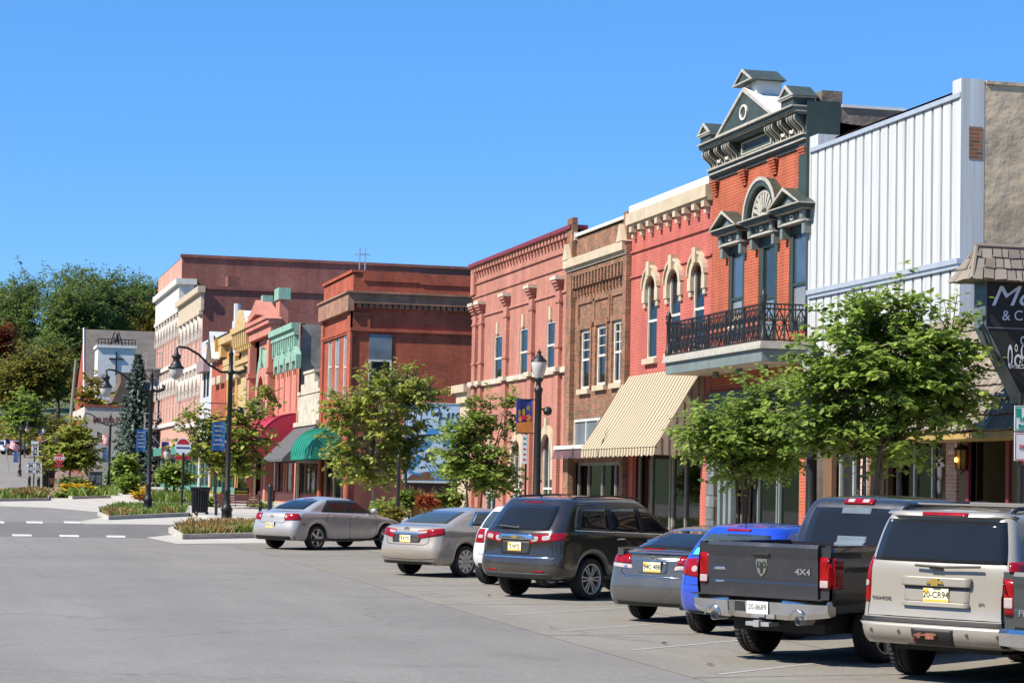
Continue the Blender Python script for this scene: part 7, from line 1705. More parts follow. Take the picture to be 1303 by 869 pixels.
def sedan_rows(L, W, H, deck=1.04, gx=.62, rx=1.45, nose=.72, wsx=1.30, wtx=2.05, low=.24):
    w = W/2
    return [(low+.02, low-.02, low, .13, L-.18, w*.93, .2, .12), (low+.09, low+.02, low+.05, .06, L-.09, w*.985, .22, .14), (.5, .45, .45, .0, L-.01, w*1.0, .24, .16), (.62, .60, .58, .02, L, w*1.005, .25, .17), (.80, .77, nose-.06, .08, L-.04, w*1.0, .26, .17),
            (deck-.10, .93, nose+.03, .10, L-.16, w*.985, .27, .17), (deck-.01, .985, nose+.09, .15, L-.34, w*.935, .28, .16, False), (deck+.015, 1.01, .985, gx-.03, L-wsx+.05, w*.88, .2, .05, False, .22, .2),
            (deck+.04, 1.03, 1.01, gx+.03, L-wsx, w*.86, .2, .05, False, .22, .2), (deck+(H-deck)*.5, 1.03+(H-1.03)*.55, 1.0+(H-1.0)*.5, gx+(rx-gx)*.5, L-wsx-(wtx-wsx)*.5, w*.765, .2, .06, False, .2, .18), (H-.095, H-.06, H-.09, rx-.05, L-wtx, w*.665, .2, .06, False, .2, .14), (H-.045, H-.02, H-.05, rx+.15, L-wtx-.12, w*.54, .2, .05, False, .2, .12), (H-.02, H-.003, H-.03, rx+.4, L-wtx-.35, w*.3, .15, .03, False, .15, .08)]
def suv_rows(L, W, H, belt=1.12, low=.3, gx=.10, tx=.42, rake=.5, nose=.86, wsx=1.45, wtx=2.3, hood=1.08, roofw=.76, br=.13, R=.2):
    w = W/2
    return [(low+.04, low, low+.02, .12, L-.2, w*.93, R, br), (low+.1, low+.05, low+.1, .04, L-.08, w*.985, R, br), (.58, .52, .52, .0, L, w*1.0, R, br), (.70, .68, .66, .02, L, w*1.003, R, br), (.84, .82, nose-.06, .065, L-.05, w*1.0, R, br),
            (belt-.08, belt-.1, nose+.05, .075, L-.15, w*.985, R, br), (belt, belt-.01, hood-.12, .09, L-.3, w*.95, R, br, False), (belt+.04, belt+.03, hood, .11, L-wsx, w*.925, R, br*.8, False, .22, .2), (belt+(H-belt)*.5, belt+(H-belt)*.5, hood+(H-hood)*.5, gx+(tx-gx)*.45, L-wsx-(wtx-wsx)*.5, w*(.925+roofw)/2*1.01, R*.9, br*.7, False, .2, .16),
            (H-.10, H-.07, H-.09, tx-.04, L-wtx, w*roofw, R*.9, br*.6, False, .2, .13), (H-.055, H-.02, H-.05, tx-.02, L-wtx-.15, w*roofw*.9, R*.8, br*.6, False, .2, .1), (H-.03, H, H-.02, tx+.3, L-wtx-.4, w*roofw*.6, R*.6, .03, False, .15, .08)]
def bowtie(c, y, z, wv, h, m, o=.02):
    hh = c.hit('rear', y, z); x = hh[0].x-o; pts = [(-.5, -.2), (-.2, -.2), (-.22, -.5), (.22, -.5), (.2, -.2), (.5, -.2), (.42, .2), (.2, .2), (.22, .5), (-.22, .5), (-.2, .2), (-.42, .2)]
    mb = MB(); mb.prism([(x, y-p[0]*wv, z+p[1]*h) for p in pts], [(x+.018, y-p[0]*wv, z+p[1]*h) for p in pts]); recalc(mb.build('badge', m, c.root))
def oval_badge(c, y, z, rx, rz, m):
    hh = c.hit('rear', y, z); x = hh[0].x-.012; mb = MB(); N = 18
    for k in range(N):
        a0, a1 = 2*pi*k/N, 2*pi*(k+1)/N; q = [(r*cos(a), f_*sin(a)) for r, f_, a in ((rx*.75, rz*.7, a0), (rx, rz, a0), (rx, rz, a1), (rx*.75, rz*.7, a1))]; mb.prism([(x, y+p[0], z+p[1]) for p in q], [(x+.01, y+p[0], z+p[1]) for p in q])
    mb.box(x, x+.01, y-rx*.12, y+rx*.12, z-rz*.7, z+rz*.7); mb.build('badge', m, c.root)
def pipe(c, x, y, z, r=.04): mb = MB(); mb.tube([(x, y, z), (x+.3, y, z)], r, 12, cap=False); mb.lathe([(0, .08), (r*.9, .08)], (x, y, z), 12, 'x'); mb.build('exhaust', M['steel'], c.root, smooth=True)

CARS = {}
# -- silver saloon by the kerbed bed
p = paint('silver_paint', (.40, .385, .38), rough=.28, metal=.3)
c = Car('parked_car', 'silver saloon with chrome wheels parked nearest the arched street lamp', 'car', p, 4.87, 1.79, 1.45, px=(350, 697), psi=53, ov=1.02, wb=2.85, r=.335, track=.76)
c.shell(sedan_rows(4.87, 1.79, 1.45), 5); c.wheels(5, 'fat'); w = .895
c.patch('rear_window', M['car_glass'], 'rear', [(-.60, 1.10), (.60, 1.10), (.47, 1.365), (-.47, 1.365)], rnd=.15)
q1 = c.both('side_trim', M['dark_plastic'], [(1.20, 1.04), (3.55, 1.00), (2.75, 1.36), (1.62, 1.37)], off=.004, rnd=.1, nu=20)
c.both('side_window', M['car_glass'], [(1.33, 1.07), (2.28, 1.05), (2.25, 1.345), (1.68, 1.345)], off=.008, rnd=.05); c.both('side_window', M['car_glass'], [(2.36, 1.05), (3.42, 1.03), (2.74, 1.34), (2.33, 1.345)], off=.008, rnd=.05)
c.both('tail_light', M['tail_red'], [(.15, .80), (.95, .82), (.80, 1.0), (.1, .99)], view='wrap'); c.both('reversing_lamp', M['tail_clear'], [(.16, .87), (.30, .87), (.28, .94), (.15, .94)], view='wrap', off=.012, rnd=.9)
c.patch('lower_valance', M['dark_plastic'], 'rear', [(-.78, .27), (.78, .27), (.80, .38), (-.80, .38)], off=.008); c.both('side_marker', M['tail_red'], [(.40, .69), (.52, .69), (.52, .72), (.40, .72)], off=.006)
c.plate(0, .66, 'LNC 42'); bowtie(c, 0, .91, .13, .05, M['gold'])
c.seam([(2.31, 1.0), (2.30, .3)]); c.seam([(1.45, 1.0), (1.30, .75)]); c.seam([(3.45, 1.0), (3.40, .45), (3.3, .3)]); c.seam([(-.5, .985), (-.52, .80), (-.42, .74), (.42, .74), (.52, .80), (.5, .985)], 'rear'); c.handle(1.62, .92, p); c.handle(2.55, .90, p); c.mirrors(3.3, 1.03, p); c.patch('high_stop_lamp', M['tail_dark'], 'rear', [(-.2, 1.375), (.2, 1.375), (.2, 1.395), (-.2, 1.395)])
mb = MB(); mb.box(.75, 4.3, -.9, -.86, .24, .30); mb.box(.75, 4.3, .86, .9, .24, .30); mb.build('sill_trim', M['dark_plastic'], c.root)
# -- champagne saloon
p = paint('champagne_paint', (.36, .315, .265), rough=.28, metal=.3)
c = Car('parked_car', 'champagne coloured saloon with chrome strip over its rear plate', 'car', p, 4.81, 1.83, 1.47, px=(521, 730), psi=55, ov=1.05, wb=2.78, r=.335, track=.78)
c.shell(sedan_rows(4.81, 1.83, 1.47, deck=1.08, gx=.55, rx=1.4), 5); c.wheels(10, 'fat')
c.patch('rear_window', M['car_glass_l'], 'rear', [(-.66, 1.13), (.66, 1.13), (.50, 1.385), (-.50, 1.385)], rnd=.12)
c.both('window_surround', M['chrome'], [(1.18, 1.06), (3.50, 1.01), (2.72, 1.395), (1.60, 1.39)], off=.004, rnd=.1, nu=20); c.both('side_window', M['car_glass_l'], [(1.28, 1.09), (2.22, 1.07), (2.2, 1.365), (1.66, 1.365)], off=.008, rnd=.05); c.both('side_window', M['car_glass_l'], [(2.31, 1.06), (3.36, 1.04), (2.72, 1.36), (2.28, 1.365)], off=.008, rnd=.05)
c.both('tail_light', M['tail_red'], [(-.02, .80), (.92, .90), (.90, 1.04), (-.10, .99)], view='wrap', nu=14); c.both('reversing_lamp', M['tail_clear'], [(-.04, .90), (.28, .93), (.30, .985), (-.09, .96)], view='wrap', off=.012); c.both('lamp_band', M['tail_dark'], [(.3, .86), (.88, .91), (.88, .94), (.3, .9)], view='wrap', off=.011)
c.patch('plate_strip', M['chrome'], 'rear', [(-.42, .895), (.42, .895), (.42, .93), (-.42, .93)], off=.016); c.patch('plate_panel', M['dark_plastic'], 'rear', [(-.40, .72), (.40, .72), (.43, .89), (-.43, .89)], off=.003); c.plate(0, .80, '4 KTD', back=False); oval_badge(c, 0, 1.0, .075, .05, M['chrome'])
c.patch('lower_valance', M['dark_plastic'], 'rear', [(-.80, .25), (.80, .25), (.70, .33), (-.70, .33)], off=.006)
c.seam([(2.26, 1.03), (2.25, .3)]); c.seam([(1.4, 1.04), (1.22, .75)]); c.seam([(-.62, 1.05), (-.60, .72), (-.5, .68), (.5, .68), (.60, .72), (.62, 1.05)], 'rear'); c.seam([(-.85, .40), (-.4, .37), (.4, .37), (.85, .40)], 'rear'); c.handle(1.6, .94, p); c.handle(2.52, .93, p); c.mirrors(3.26, 1.05, p)
# -- white crossover, mostly hidden
p = paint('white_car_paint', (.62, .625, .63), rough=.3)
c = Car('parked_suv', 'white compact crossover squeezed between the champagne saloon and the black crossover', 'car', p, 4.4, 1.78, 1.66, px=(622, 743), psi=54, ov=.62, wb=2.6, r=.345, track=.76)
c.shell(suv_rows(4.4, 1.78, 1.62, belt=1.05, low=.28, tx=.5), 5); c.wheels(5, 'twin'); c.patch('rear_window', M['car_glass_l'], 'rear', [(-.66, 1.13), (.66, 1.13), (.56, 1.47), (-.56, 1.47)]); c.both('tail_light', M['tail_red'], [(.16, .84), (.62, .84), (.55, 1.12), (.22, 1.12)], view='wrap'); c.both('reversing_lamp', M['tail_clear'], [(.24, .93), (.5, .93), (.48, 1.0), (.24, 1.0)], view='wrap', off=.012, rnd=.6); c.both('side_window', M['car_glass'], [(.62, 1.14), (3.1, 1.1), (2.3, 1.49), (.9, 1.5)], nu=20); c.plate(0, .82, 'HBR 35'); c.patch('lower_valance', M['dark_plastic'], 'rear', [(-.78, .30), (.78, .30), (.8, .44), (-.8, .44)]); c.seam([(-.6, .62), (.6, .62)], 'rear')
# -- black crossover
p = paint('black_brown_paint', (.02, .017, .0165), rough=.2, metal=0)
c = Car('parked_suv', 'black large crossover with chrome bar and gold badge on its tailgate', 'car', p, 5.2, 2.0, 1.85, px=(655, 757), psi=55, ov=1.08, wb=3.02, r=.375, track=.85)
c.shell(suv_rows(5.2, 2.0, 1.85, belt=1.18, low=.34, gx=.13, tx=.62, roofw=.78, R=.26, br=.16, wsx=1.35, wtx=2.3), 5); c.wheels(6, 'twin', .25)
c.patch('rear_window', M['car_glass'], 'rear', [(-.70, 1.23), (.70, 1.23), (.64, 1.68), (-.64, 1.68)], rnd=.14)
c.both('chrome_strip', M['chrome'], [(.64, 1.235), (3.72, 1.135), (3.72, 1.152), (.64, 1.252)], off=.012, nu=24, nv=1, rnd=0); c.both('window_surround', M['dark_plastic'], [(.60, 1.235), (3.75, 1.13), (2.75, 1.66), (.82, 1.68)], off=.004, rnd=.1, nu=24); c.both('side_window', M['car_glass'], [(.72, 1.27), (1.62, 1.22), (1.62, 1.635), (.92, 1.635)], off=.008, rnd=.1); c.both('side_window', M['car_glass'], [(1.70, 1.215), (2.55, 1.18), (2.5, 1.635), (1.70, 1.635)], off=.008, rnd=.05); c.both('side_window', M['car_glass'], [(2.64, 1.175), (3.62, 1.145), (2.78, 1.625), (2.58, 1.635)], off=.008, rnd=.05)
c.both('tail_light', M['tail_red'], [(-.12, .99), (.92, 1.08), (.90, 1.20), (-.16, 1.16)], view='wrap', nu=14); c.both('lamp_lens', M['tail_clear'], [(-.06, 1.02), (.14, 1.04), (.14, 1.13), (-.08, 1.12)], view='wrap', off=.012, rnd=.7); c.both('lamp_lens', M['tail_clear'], [(.24, 1.05), (.48, 1.07), (.48, 1.15), (.24, 1.14)], view='wrap', off=.012, rnd=.7)
c.patch('tailgate_bar', M['chrome'], 'rear', [(-.43, 1.065), (.43, 1.065), (.40, 1.155), (-.40, 1.155)], off=.02); bowtie(c, 0, 1.11, .17, .055, M['gold'], .04); c.patch('plate_panel', M['dark_plastic'], 'rear', [(-.33, .80), (.33, .80), (.38, 1.04), (-.38, 1.04)], off=.003); c.plate(0, .935, '5 WTJ', back=False)
c.patch('bumper_strip', M['chrome'], 'rear', [(-.86, .735), (.86, .735), (.86, .76), (-.86, .76)], off=.01); c.both('reflector', M['tail_red'], [(.42, .49), (.66, .49), (.66, .52), (.42, .52)], view='rear'); c.patch('lower_bumper', M['plastic'], 'rear', [(-.96, .35), (.96, .35), (.97, .47), (-.97, .47)], off=.008); c.both('sill_trim', M['plastic'], [(1.60, .36), (3.6, .36), (3.6, .47), (1.6, .47)], off=.008, rnd=0)
mb = MB(); h = c.hit('rear', .08, 1.29); mb.tube([(h[0].x-.04, 0, 1.27), (h[0].x-.05, .42, 1.30)], .018, 6); mb.lathe([(0, -.05), (.04, -.03), (.03, .02)], (h[0].x-.0, 0, 1.27), 8, 'x'); mb.build('wiper', M['dark_plastic'], c.root)
for sg in (-1, 1): mb = MB(); mb.tube([(.85, sg*.66, 1.80), (1.0, sg*.66, 1.835), (2.0, sg*.67, 1.865), (2.7, sg*.65, 1.84), (2.85, sg*.64, 1.80)], .018, 6); mb.build('roof_rail', M['black'], c.root)
c.seam([(1.66, 1.19), (1.70, .9), (1.66, .72)]); c.seam([(2.60, 1.15), (2.58, .4)]); c.seam([(3.5, 1.12), (3.45, .4)]); c.seam([(-.78, 1.2), (-.80, .78), (.80, .78), (.78, 1.2)], 'rear'); c.handle(1.9, 1.08, M['chrome'], .24); c.handle(2.8, 1.06, M['chrome'], .24); c.mirrors(3.5, 1.15, p); c.antenna(.9, .1, 1.84, .2); c.patch('high_stop_lamp', M['tail_dark'], 'rear', [(-.22, 1.72), (.22, 1.72), (.22, 1.745), (-.22, 1.745)])
# -- grey saloon with spoiler
p = paint('grey_paint', (.062, .066, .07), rough=.22, metal=.1)
c = Car('parked_car', 'blue grey saloon with a rear spoiler between the black crossover and the blue hatchback', 'car', p, 4.93, 1.85, 1.48, px=(818, 787), psi=50, ov=1.08, wb=2.8, r=.335, track=.79)
c.shell(sedan_rows(4.93, 1.85, 1.48, deck=1.08, gx=.62, rx=1.5), 5); c.wheels(5, 'fat')
c.patch('rear_window', M['car_glass'], 'rear', [(-.66, 1.13), (.66, 1.13), (.5, 1.39), (-.5, 1.39)]); c.both('side_window', M['car_glass'], [(1.3, 1.08), (3.5, 1.03), (2.78, 1.38), (1.7, 1.38)], nu=20)
c.both('tail_light', M['tail_red'], [(.05, .90), (.95, .92), (.92, 1.04), (.14, 1.04)], view='wrap'); c.both('reversing_lamp', M['tail_clear'], [(.0, .82), (.85, .85), (.93, .905), (.04, .885)], view='wrap', off=.008)
c.patch('plate_panel', p, 'rear', [(-.26, .76), (.26, .76), (.27, .95), (-.27, .95)], off=.002); c.plate(0, .86, '94C 488'); c.patch('bumper_strip', M['chrome'], 'rear', [(-.6, .705), (.6, .705), (.62, .715), (-.62, .715)], off=.008); oval_badge(c, 0, .99, .06, .045, M['chrome']); c.text('V6', .07, M['chrome'], 'rear', .52, .84)
for zz, hh in ((.985, 0),): c.patch('deck_strip', M['chrome'], 'rear', [(-.5, .955), (.5, .955), (.5, .965), (-.5, .965)], off=.006)
mb = MB()
N = 12
for k in range(N):
    y0, y1 = -.72+1.44*k/N, -.72+1.44*(k+1)/N; f0, f1 = [1.165-.03*abs(y/.72)**3 for y in (y0, y1)]
    mb.prism([(.10+.1*(y0/.72)**2, y0, f0), (.34, y0, f0-.015), (.34, y0, f0-.035), (.12+.1*(y0/.72)**2, y0, f0-.03)], [(.10+.1*(y1/.72)**2, y1, f1), (.34, y1, f1-.015), (.34, y1, f1-.035), (.12+.1*(y1/.72)**2, y1, f1-.03)])
for sg in (-1, 1): mb.box(.2, .34, sg*.66-.05, sg*.66+.05, 1.02, 1.13)
recalc(mb.build('spoiler', p, c.root)); mb = MB(); mb.box(.105, .12, -.2, .2, 1.125, 1.145); mb.build('high_stop_lamp', M['tail_red'], c.root)
c.seam([(-.6, 1.06), (-.6, .76), (-.5, .72), (.5, .72), (.6, .76), (.6, 1.06)], 'rear'); pipe(c, .05, -.55, .27); c.seam([(2.3, 1.03), (2.29, .3)]); c.patch('lower_valance', M['dark_plastic'], 'rear', [(-.82, .24), (.82, .24), (.8, .33), (-.8, .33)], off=.006)
# -- blue hatchback
p = paint('bright_blue_paint', (.015, .06, .50), rough=.22, metal=.15)
c = Car('parked_car', 'bright blue hatchback half hidden behind the dark pickup', 'car', p, 4.41, 1.75, 1.6, px=(894, 805), psi=50, ov=.8, wb=2.63, r=.335, track=.75)
c.shell(suv_rows(4.41, 1.75, 1.6, belt=1.06, low=.27, gx=.12, tx=.55, roofw=.72, R=.3, br=.2), 5); c.wheels(5, 'twin'); c.patch('rear_window', M['car_glass_l'], 'rear', [(-.62, 1.12), (.62, 1.12), (.53, 1.45), (-.53, 1.45)]); c.both('tail_light', M['tail_red'], [(.05, .82), (.72, .86), (.62, 1.08), (.2, 1.10)], view='wrap'); c.both('reversing_lamp', M['tail_clear'], [(.16, .90), (.36, .90), (.34, .99), (.16, .99)], view='wrap', off=.012, rnd=1)
c.both('side_window', M['car_glass_l'], [(.62, 1.12), (3.1, 1.09), (2.3, 1.48), (.95, 1.48)], nu=20); c.patch('high_stop_lamp', M['tail_red'], 'rear', [(-.2, 1.495), (.2, 1.495), (.2, 1.52), (-.2, 1.52)], off=.012); c.plate(0, .8, '20 D 76'); c.antenna(.75, 0, 1.52, .22)
c.patch('window_sticker', mat('cyan_sticker', (.05, .5, .7), .5, .1, 4), 'rear', [(.33, 1.15), (.60, 1.14), (.57, 1.24), (.40, 1.25)], off=.01); c.seam([(-.7, 1.05), (-.68, .72), (.68, .72), (.7, 1.05)], 'rear'); c.patch('lower_valance', M['dark_plastic'], 'rear', [(-.76, .28), (.76, .28), (.76, .36), (-.76, .36)])
# -- dark blue pickup
def truck_bed(c, rail, floor, bx, W, low, m, R=.12, rearz=0, name='bed'):
    w = W/2; rows = [(low, low, low, .06, bx, w*.95, R, .03), (low+.12, low+.1, low+.1, .02, bx, w*.985, R, .03), (low+.3, low+.3, low+.3, .0, bx, w, R, .03), (rail-.30, rail-.3, rail-.3, .01, bx, w, R, .03), (rail-.06, rail-.06, rail-.06, .02, bx, w*.985, R, .03), (rail, rail, rail, .03, bx-.01, w*.975, R, .03), (rail, rail, rail, .10, bx-.08, w*.90, .06, .0), (rail-.05, rail-.05, rail-.05, .11, bx-.09, w*.89, .06, 0), (floor, floor, floor, .12, bx-.1, w*.88, .06, 0)]
    return rows
def bedshell(c, rail, floor, bx, low, m):
    # box sided bed with wheel arches, open on top
    W = c.W; mb = MB(); w = W/2; R_a = c.r*1.17; zc = c.r*1.03; xa = c.ax[0]
    st = sorted(set([.0, .05, xa-R_a-.05]+[xa-R_a*cos(a*pi/12) for a in range(13)]+[xa+R_a+.05, bx]))
    prof = [(.0, .93), (.12, .975), (.32, 1.0), (.62, 1.0), (.70, .985), (.93, .975), (1.0, .955)]
    for sg in (-1, 1):
        cols = []
        for x in st:
            lo = low
            if abs(x-xa) < R_a: lo = max(lo, zc+sqrt(max(0, R_a**2-(x-xa)**2)))
            col = []
            for f_, ww in prof:
                z = low+(rail-low)*f_; z = z if lo == low else lo+(rail-lo)*f_
                if abs(x-xa) < R_a*1.3 and f_ < .5: ww += .02*(1-abs(x-xa)/(R_a*1.3))
                col.append((x, sg*w*ww*(.985 if x < .02 else 1), z))
            cols.append(col)
        for a, b_ in zip(cols, cols[1:]):
            for k in range(len(prof)-1): mb.quad(a[k], b_[k], b_[k+1], a[k+1])
        mb.box(.0, bx, sg*w*.955, sg*w*.88, rail-.001, rail+.02); mb.quad((0, sg*w*.88, rail), (bx, sg*w*.88, rail), (bx, sg*w*.88, floor), (0, sg*w*.88, floor))
        mb.quad((0, sg*w*.93, low), (0, sg*w*.78, low), (0, sg*w*.78, rail), (0, sg*w*.955, rail))
    mb.quad((0, -w*.88, floor), (bx, -w*.88, floor), (bx, w*.88, floor), (0, w*.88, floor)); mb.quad((bx, -w*.95, floor-.3), (bx, w*.95, floor-.3), (bx, w*.95, rail), (bx, -w*.95, rail))
    o = mb.build('bed', m, c.root); recalc(o); c.addbvh(o)
    tg = MB(); N = 8; pr = [(-.0, low+.12), (-.035, low+.16), (-.04, low+.33), (-.036, low+.36), (-.04, low+.39), (-.045, rail-.16), (-.06, rail-.1), (-.06, rail-.02), (-.03, rail+.025), (.06, rail+.025), (.07, low+.12)]
    tw = w*.80
    tg.prism([(x, -tw, z) for x, z in pr], [(x, tw, z) for x, z in pr]); t = tg.build('tailgate', m, c.root); recalc(t); c.addbvh(t); return t
def pickup(c, bx, rail, floor, low, cabtop, p, wsx=1.25, belt=1.25):
    L, W, H = c.L, c.W, c.H; w = W/2
    bedshell(c, rail, floor, bx, low, p)
    rows = [(low, low-.02, low, bx+.03, L-.15, w*.93, .06, .0), (low+.1, low+.05, low+.1, bx+.02, L-.05, w*.98, .06, .0), (.72, .70, .70, bx+.02, L, w*1.0, .06, 0), (.95, .95, .95, bx+.02, L-.02, w, .06, 0), (belt-.08, belt-.1, 1.08, bx+.02, L-.10, w*.985, .06, 0), (belt, belt, 1.18, bx+.03, L-.3, w*.95, .06, 0, False), (belt+.03, belt+.03, 1.22, bx+.04, L-wsx, w*.92, .08, 0, False, .2, .15), (belt+(H-belt)*.5, belt+(H-belt)*.5, 1.22+(H-1.22)*.5, bx+.12, L-wsx-.4, w*.85, .1, .0, False, .2, .14), (H-.09, H-.07, H-.08, bx+.24, L-wsx-.85, w*.76, .12, .02, False, .2, .1), (H-.04, H-.02, H-.04, bx+.3, L-wsx-1.0, w*.68, .12, .02, False, .2, .08), (H-.02, H, H-.01, bx+.5, L-wsx-1.2, w*.4, .1, .0, False, .12, .04)]
    ax = c.ax; c.ax = (-5, ax[1]); xs_keep = c.ax
    c.ax = ax
    return rows
p = paint('dark_navy_paint', (.02, .021, .028), rough=.22, metal=0)
c = Car('pickup_truck', 'dark navy four door pickup with chrome bumper and twin exhausts', 'pickup', p, 5.82, 2.02, 2.06, px=(966, 831), psi=54, ov=1.25, wb=3.57, r=.405, track=.88)
rows = pickup(c, 1.98, 1.44, .85, .64, 2.06, p, belt=1.30)
_ax = c.ax; 
class _T: pass
c.ax = (_ax[1]-1.9, _ax[1]); c.shell(rows, 4, 'cab'); c.ax = _ax
c.wheels(5, 'fat', .29)
tw = .81
c.patch('tail_light', M['tail_red'], 'rear', [(.805, .93), (.955, .93), (.965, 1.32), (.815, 1.32)], off=.02, rnd=.1); c.patch('tail_light', M['tail_red'], 'rear', [(-.965, .93), (-.815, .93), (-.815, 1.32), (-.965, 1.32)], off=.02, rnd=.1)
for sg in (-1, 1): c.patch('reversing_lamp', M['tail_clear'], 'rear', [(sg*.885-.055, .95), (sg*.885+.055, .95), (sg*.885+.055, 1.04), (sg*.885-.055, 1.04)], off=.026)
c.both('tail_light_side', M['tail_red'], [(.02, .94), (.20, .94), (.24, 1.31), (.02, 1.32)], off=.012)
# chrome bumper with step and plate bay
mb = MB()
for k in range(20):
    y0, y1 = -.98+1.96*k/20, -.98+1.96*(k+1)/20
    def sec(y):
        d = .12*(abs(y)/.98)**4; m_ = 1 if abs(y) < .42 else 0; t = .80; b_ = .54+.06*(abs(y)/.98)**3
        return [(-.02+d, y, t), (-.17+d, y, t-.01), (-.21+d, y, t-.05), (-.2+d, y, b_+.06), (-.14+d, y, b_), (-.02+d, y, b_+.02)]
    a, b_ = sec(y0), sec(y1)
    if -.40 < (y0+y1)/2 < .40: a = [(x+(.09 if 1 <= i <= 4 else 0), y, z) for i, (x, y, z) in enumerate(a)]; b_ = [(x+(.09 if 1 <= i <= 4 else 0), y, z) for i, (x, y, z) in enumerate(b_)]
    mb.prism(a, b_)
bp = mb.build('rear_bumper', M['chrome'], c.root); recalc(bp)
mb = MB(); mb.box(-.18, .0, -.98+.02, .96, .802, .815); mb.build('bumper_step', M['dark_plastic'], bp)
c.addbvh(bp)
f = MB(); f.box(-.135, -.12, -.155, .155, .60, .755); pt = f.build('number_plate', M['sign_white'], c.root); textmesh('20-8689', .095, M['ink'], 'lettering', pt, frame((-.137, 0, .677), (0, -1, 0), (0, 0, 1)), ext=.001, sx=.85)
f = MB(); f.box(-.125, -.1, .2, .34, .62, .74); f.build('trailer_socket', M['dark_plastic'], c.root)
f = MB(); f.box(-.16, .3, -.04, .04, .44, .52); f.box(-.13, .1, -.17, .17, .45, .5); f.build('tow_hitch', M['steel'], c.root)
for y in (.62, -.62):
    pipe(c, -.17, y, .545, .055); f = MB(); arch_pts = [(-.2, y+.11*cos(a), .56+.11*sin(a)) for a in [pi*k/8 for k in range(9)]]; f.tube(arch_pts, .011, 6); f.build('bumper_cutout', M['chrome'], bp, smooth=True)
# emblem: shield with horned head
hh = c.hit('rear', 0, 1.17); x = hh[0].x-.012; mb = MB()
sh_ = [(-.075, .1), (.075, .1), (.085, .03), (.05, -.07), (0, -.12), (-.05, -.07), (-.085, .03)]; mb.prism([(x, -a, 1.17+b_) for a, b_ in sh_], [(x+.015, -a, 1.17+b_) for a, b_ in sh_]); em = mb.build('emblem', M['chrome'], c.root); recalc(em)
mb = MB(); x -= .003
for sg in (-1, 1): mb.tube([(x, sg*.015, 1.225), (x, sg*.045, 1.235), (x, sg*.06, 1.20), (x, sg*.05, 1.16), (x, sg*.035, 1.17)], .009, 5)
hd = [(-.022, 1.22), (.022, 1.22), (.028, 1.16), (.01, 1.085), (-.01, 1.085), (-.028, 1.16)]; mb.prism([(x-.004, -a, z) for a, z in hd], [(x+.004, -a, z) for a, z in hd]); mb.build('emblem_relief', M['dark_plastic'], em)
c.text('4X4', .1, M['chrome'], 'rear', -.60, 1.13, sx=1.3, bold=.003); c.text('HEMI', .05, M['chrome'], 'rear', .62, .97, sx=1.2) if False else c.patch('small_badge', M['chrome'], 'rear', [(.56, .955), (.70, .955), (.70, .985), (.56, .985)], off=.01, rnd=.8)
c.patch('small_badge', M['chrome'], 'rear', [(.52, 1.11), (.73, 1.11), (.70, 1.15), (.56, 1.15)], off=.008, rnd=.5)
c.patch('tailgate_handle', M['dark_plastic'], 'rear', [(-.12, 1.295), (.12, 1.295), (.12, 1.34), (-.12, 1.34)], off=.014); None
c.patch('rear_window', M['car_glass'], 'cab', [(-.74, 1.38), (.74, 1.38), (.66, 1.90), (-.66, 1.90)], rnd=.1); c.patch('sliding_pane', M['glass_grey'], 'cab', [(-.22, 1.82), (.22, 1.82), (.22, 1.90), (-.22, 1.90)], off=.012, rnd=0); c.patch('sliding_pane', M['glass_grey'], 'cab', [(-.22, 1.39), (.22, 1.39), (.22, 1.53), (-.22, 1.53)], off=.012, rnd=0)
c.seam([(-.24, 1.40), (-.24, 1.9)], 'cab', .008, 'pane_frame'); c.seam([(.24, 1.40), (.24, 1.9)], 'cab', .008, 'pane_frame')
c.patch('high_stop_lamp', M['tail_red'], 'cab', [(-.23, 1.945), (.23, 1.945), (.22, 2.01), (-.22, 2.01)], off=.02); c.both('side_window', M['car_glass'], [(2.3, 1.40), (4.35, 1.36), (3.75, 1.92), (2.45, 1.92)], nu=20)
for sg in (-1, 1): c.patch('cargo_lamp', M['tail_clear'], 'cab', [(sg*.11-.05, 1.96), (sg*.11+.05, 1.96), (sg*.11+.05, 1.995), (sg*.11-.05, 1.995)], off=.03)
c.mirrors(4.2, 1.38, p); c.seam([(3.2, 1.3), (3.2, .66)])
# -- pale gold large SUV
p = paint('pale_gold_paint', (.31, .285, .245), rough=.3, metal=.15)
c = Car('parked_suv', 'pale gold large SUV with gold badge above its number plate', 'car', p, 5.13, 2.01, 1.93, px=(1161, 858), psi=52, ov=1.17, wb=2.95, r=.395, track=.87)
c.shell(suv_rows(5.13, 2.01, 1.97, belt=1.33, low=.42, gx=.10, tx=.34, roofw=.80, R=.13, br=.05, nose=.95, hood=1.2), 5); c.wheels(6, 'fat', .27)
c.patch('rear_window', M['car_glass'], 'rear', [(-.83, 1.36), (.83, 1.36), (.74, 1.835), (-.74, 1.835)], rnd=.06, nu=14, nv=8)
c.patch('roof_lip', p, 'rear', [(-.78, 1.855), (.78, 1.855), (.74, 1.89), (-.74, 1.89)], off=.05, th=.08, rnd=0); c.patch('high_stop_lamp', M['tail_red'], 'rear', [(-.28, 1.862), (.28, 1.862), (.28, 1.887), (-.28, 1.887)], off=.064, rnd=0)
for sg in (-1, 1): c.patch('tail_light', M['tail_red'], 'wrapR' if sg < 0 else 'wrapL', [(.54, .88), (.95, .88), (1.0, 1.40), (.56, 1.40)], rnd=.1, nv=12)
c.both('reversing_lamp', M['tail_clear'], [(.58, 1.06), (.75, 1.06), (.75, 1.13), (.58, 1.13)], view='wrap', off=.012, rnd=.6)
c.patch('bumper_step', M['dark_plastic'], 'rear', [(-.93, .665), (.93, .665), (.92, .72), (-.92, .72)], off=.03, rnd=0, th=.05)
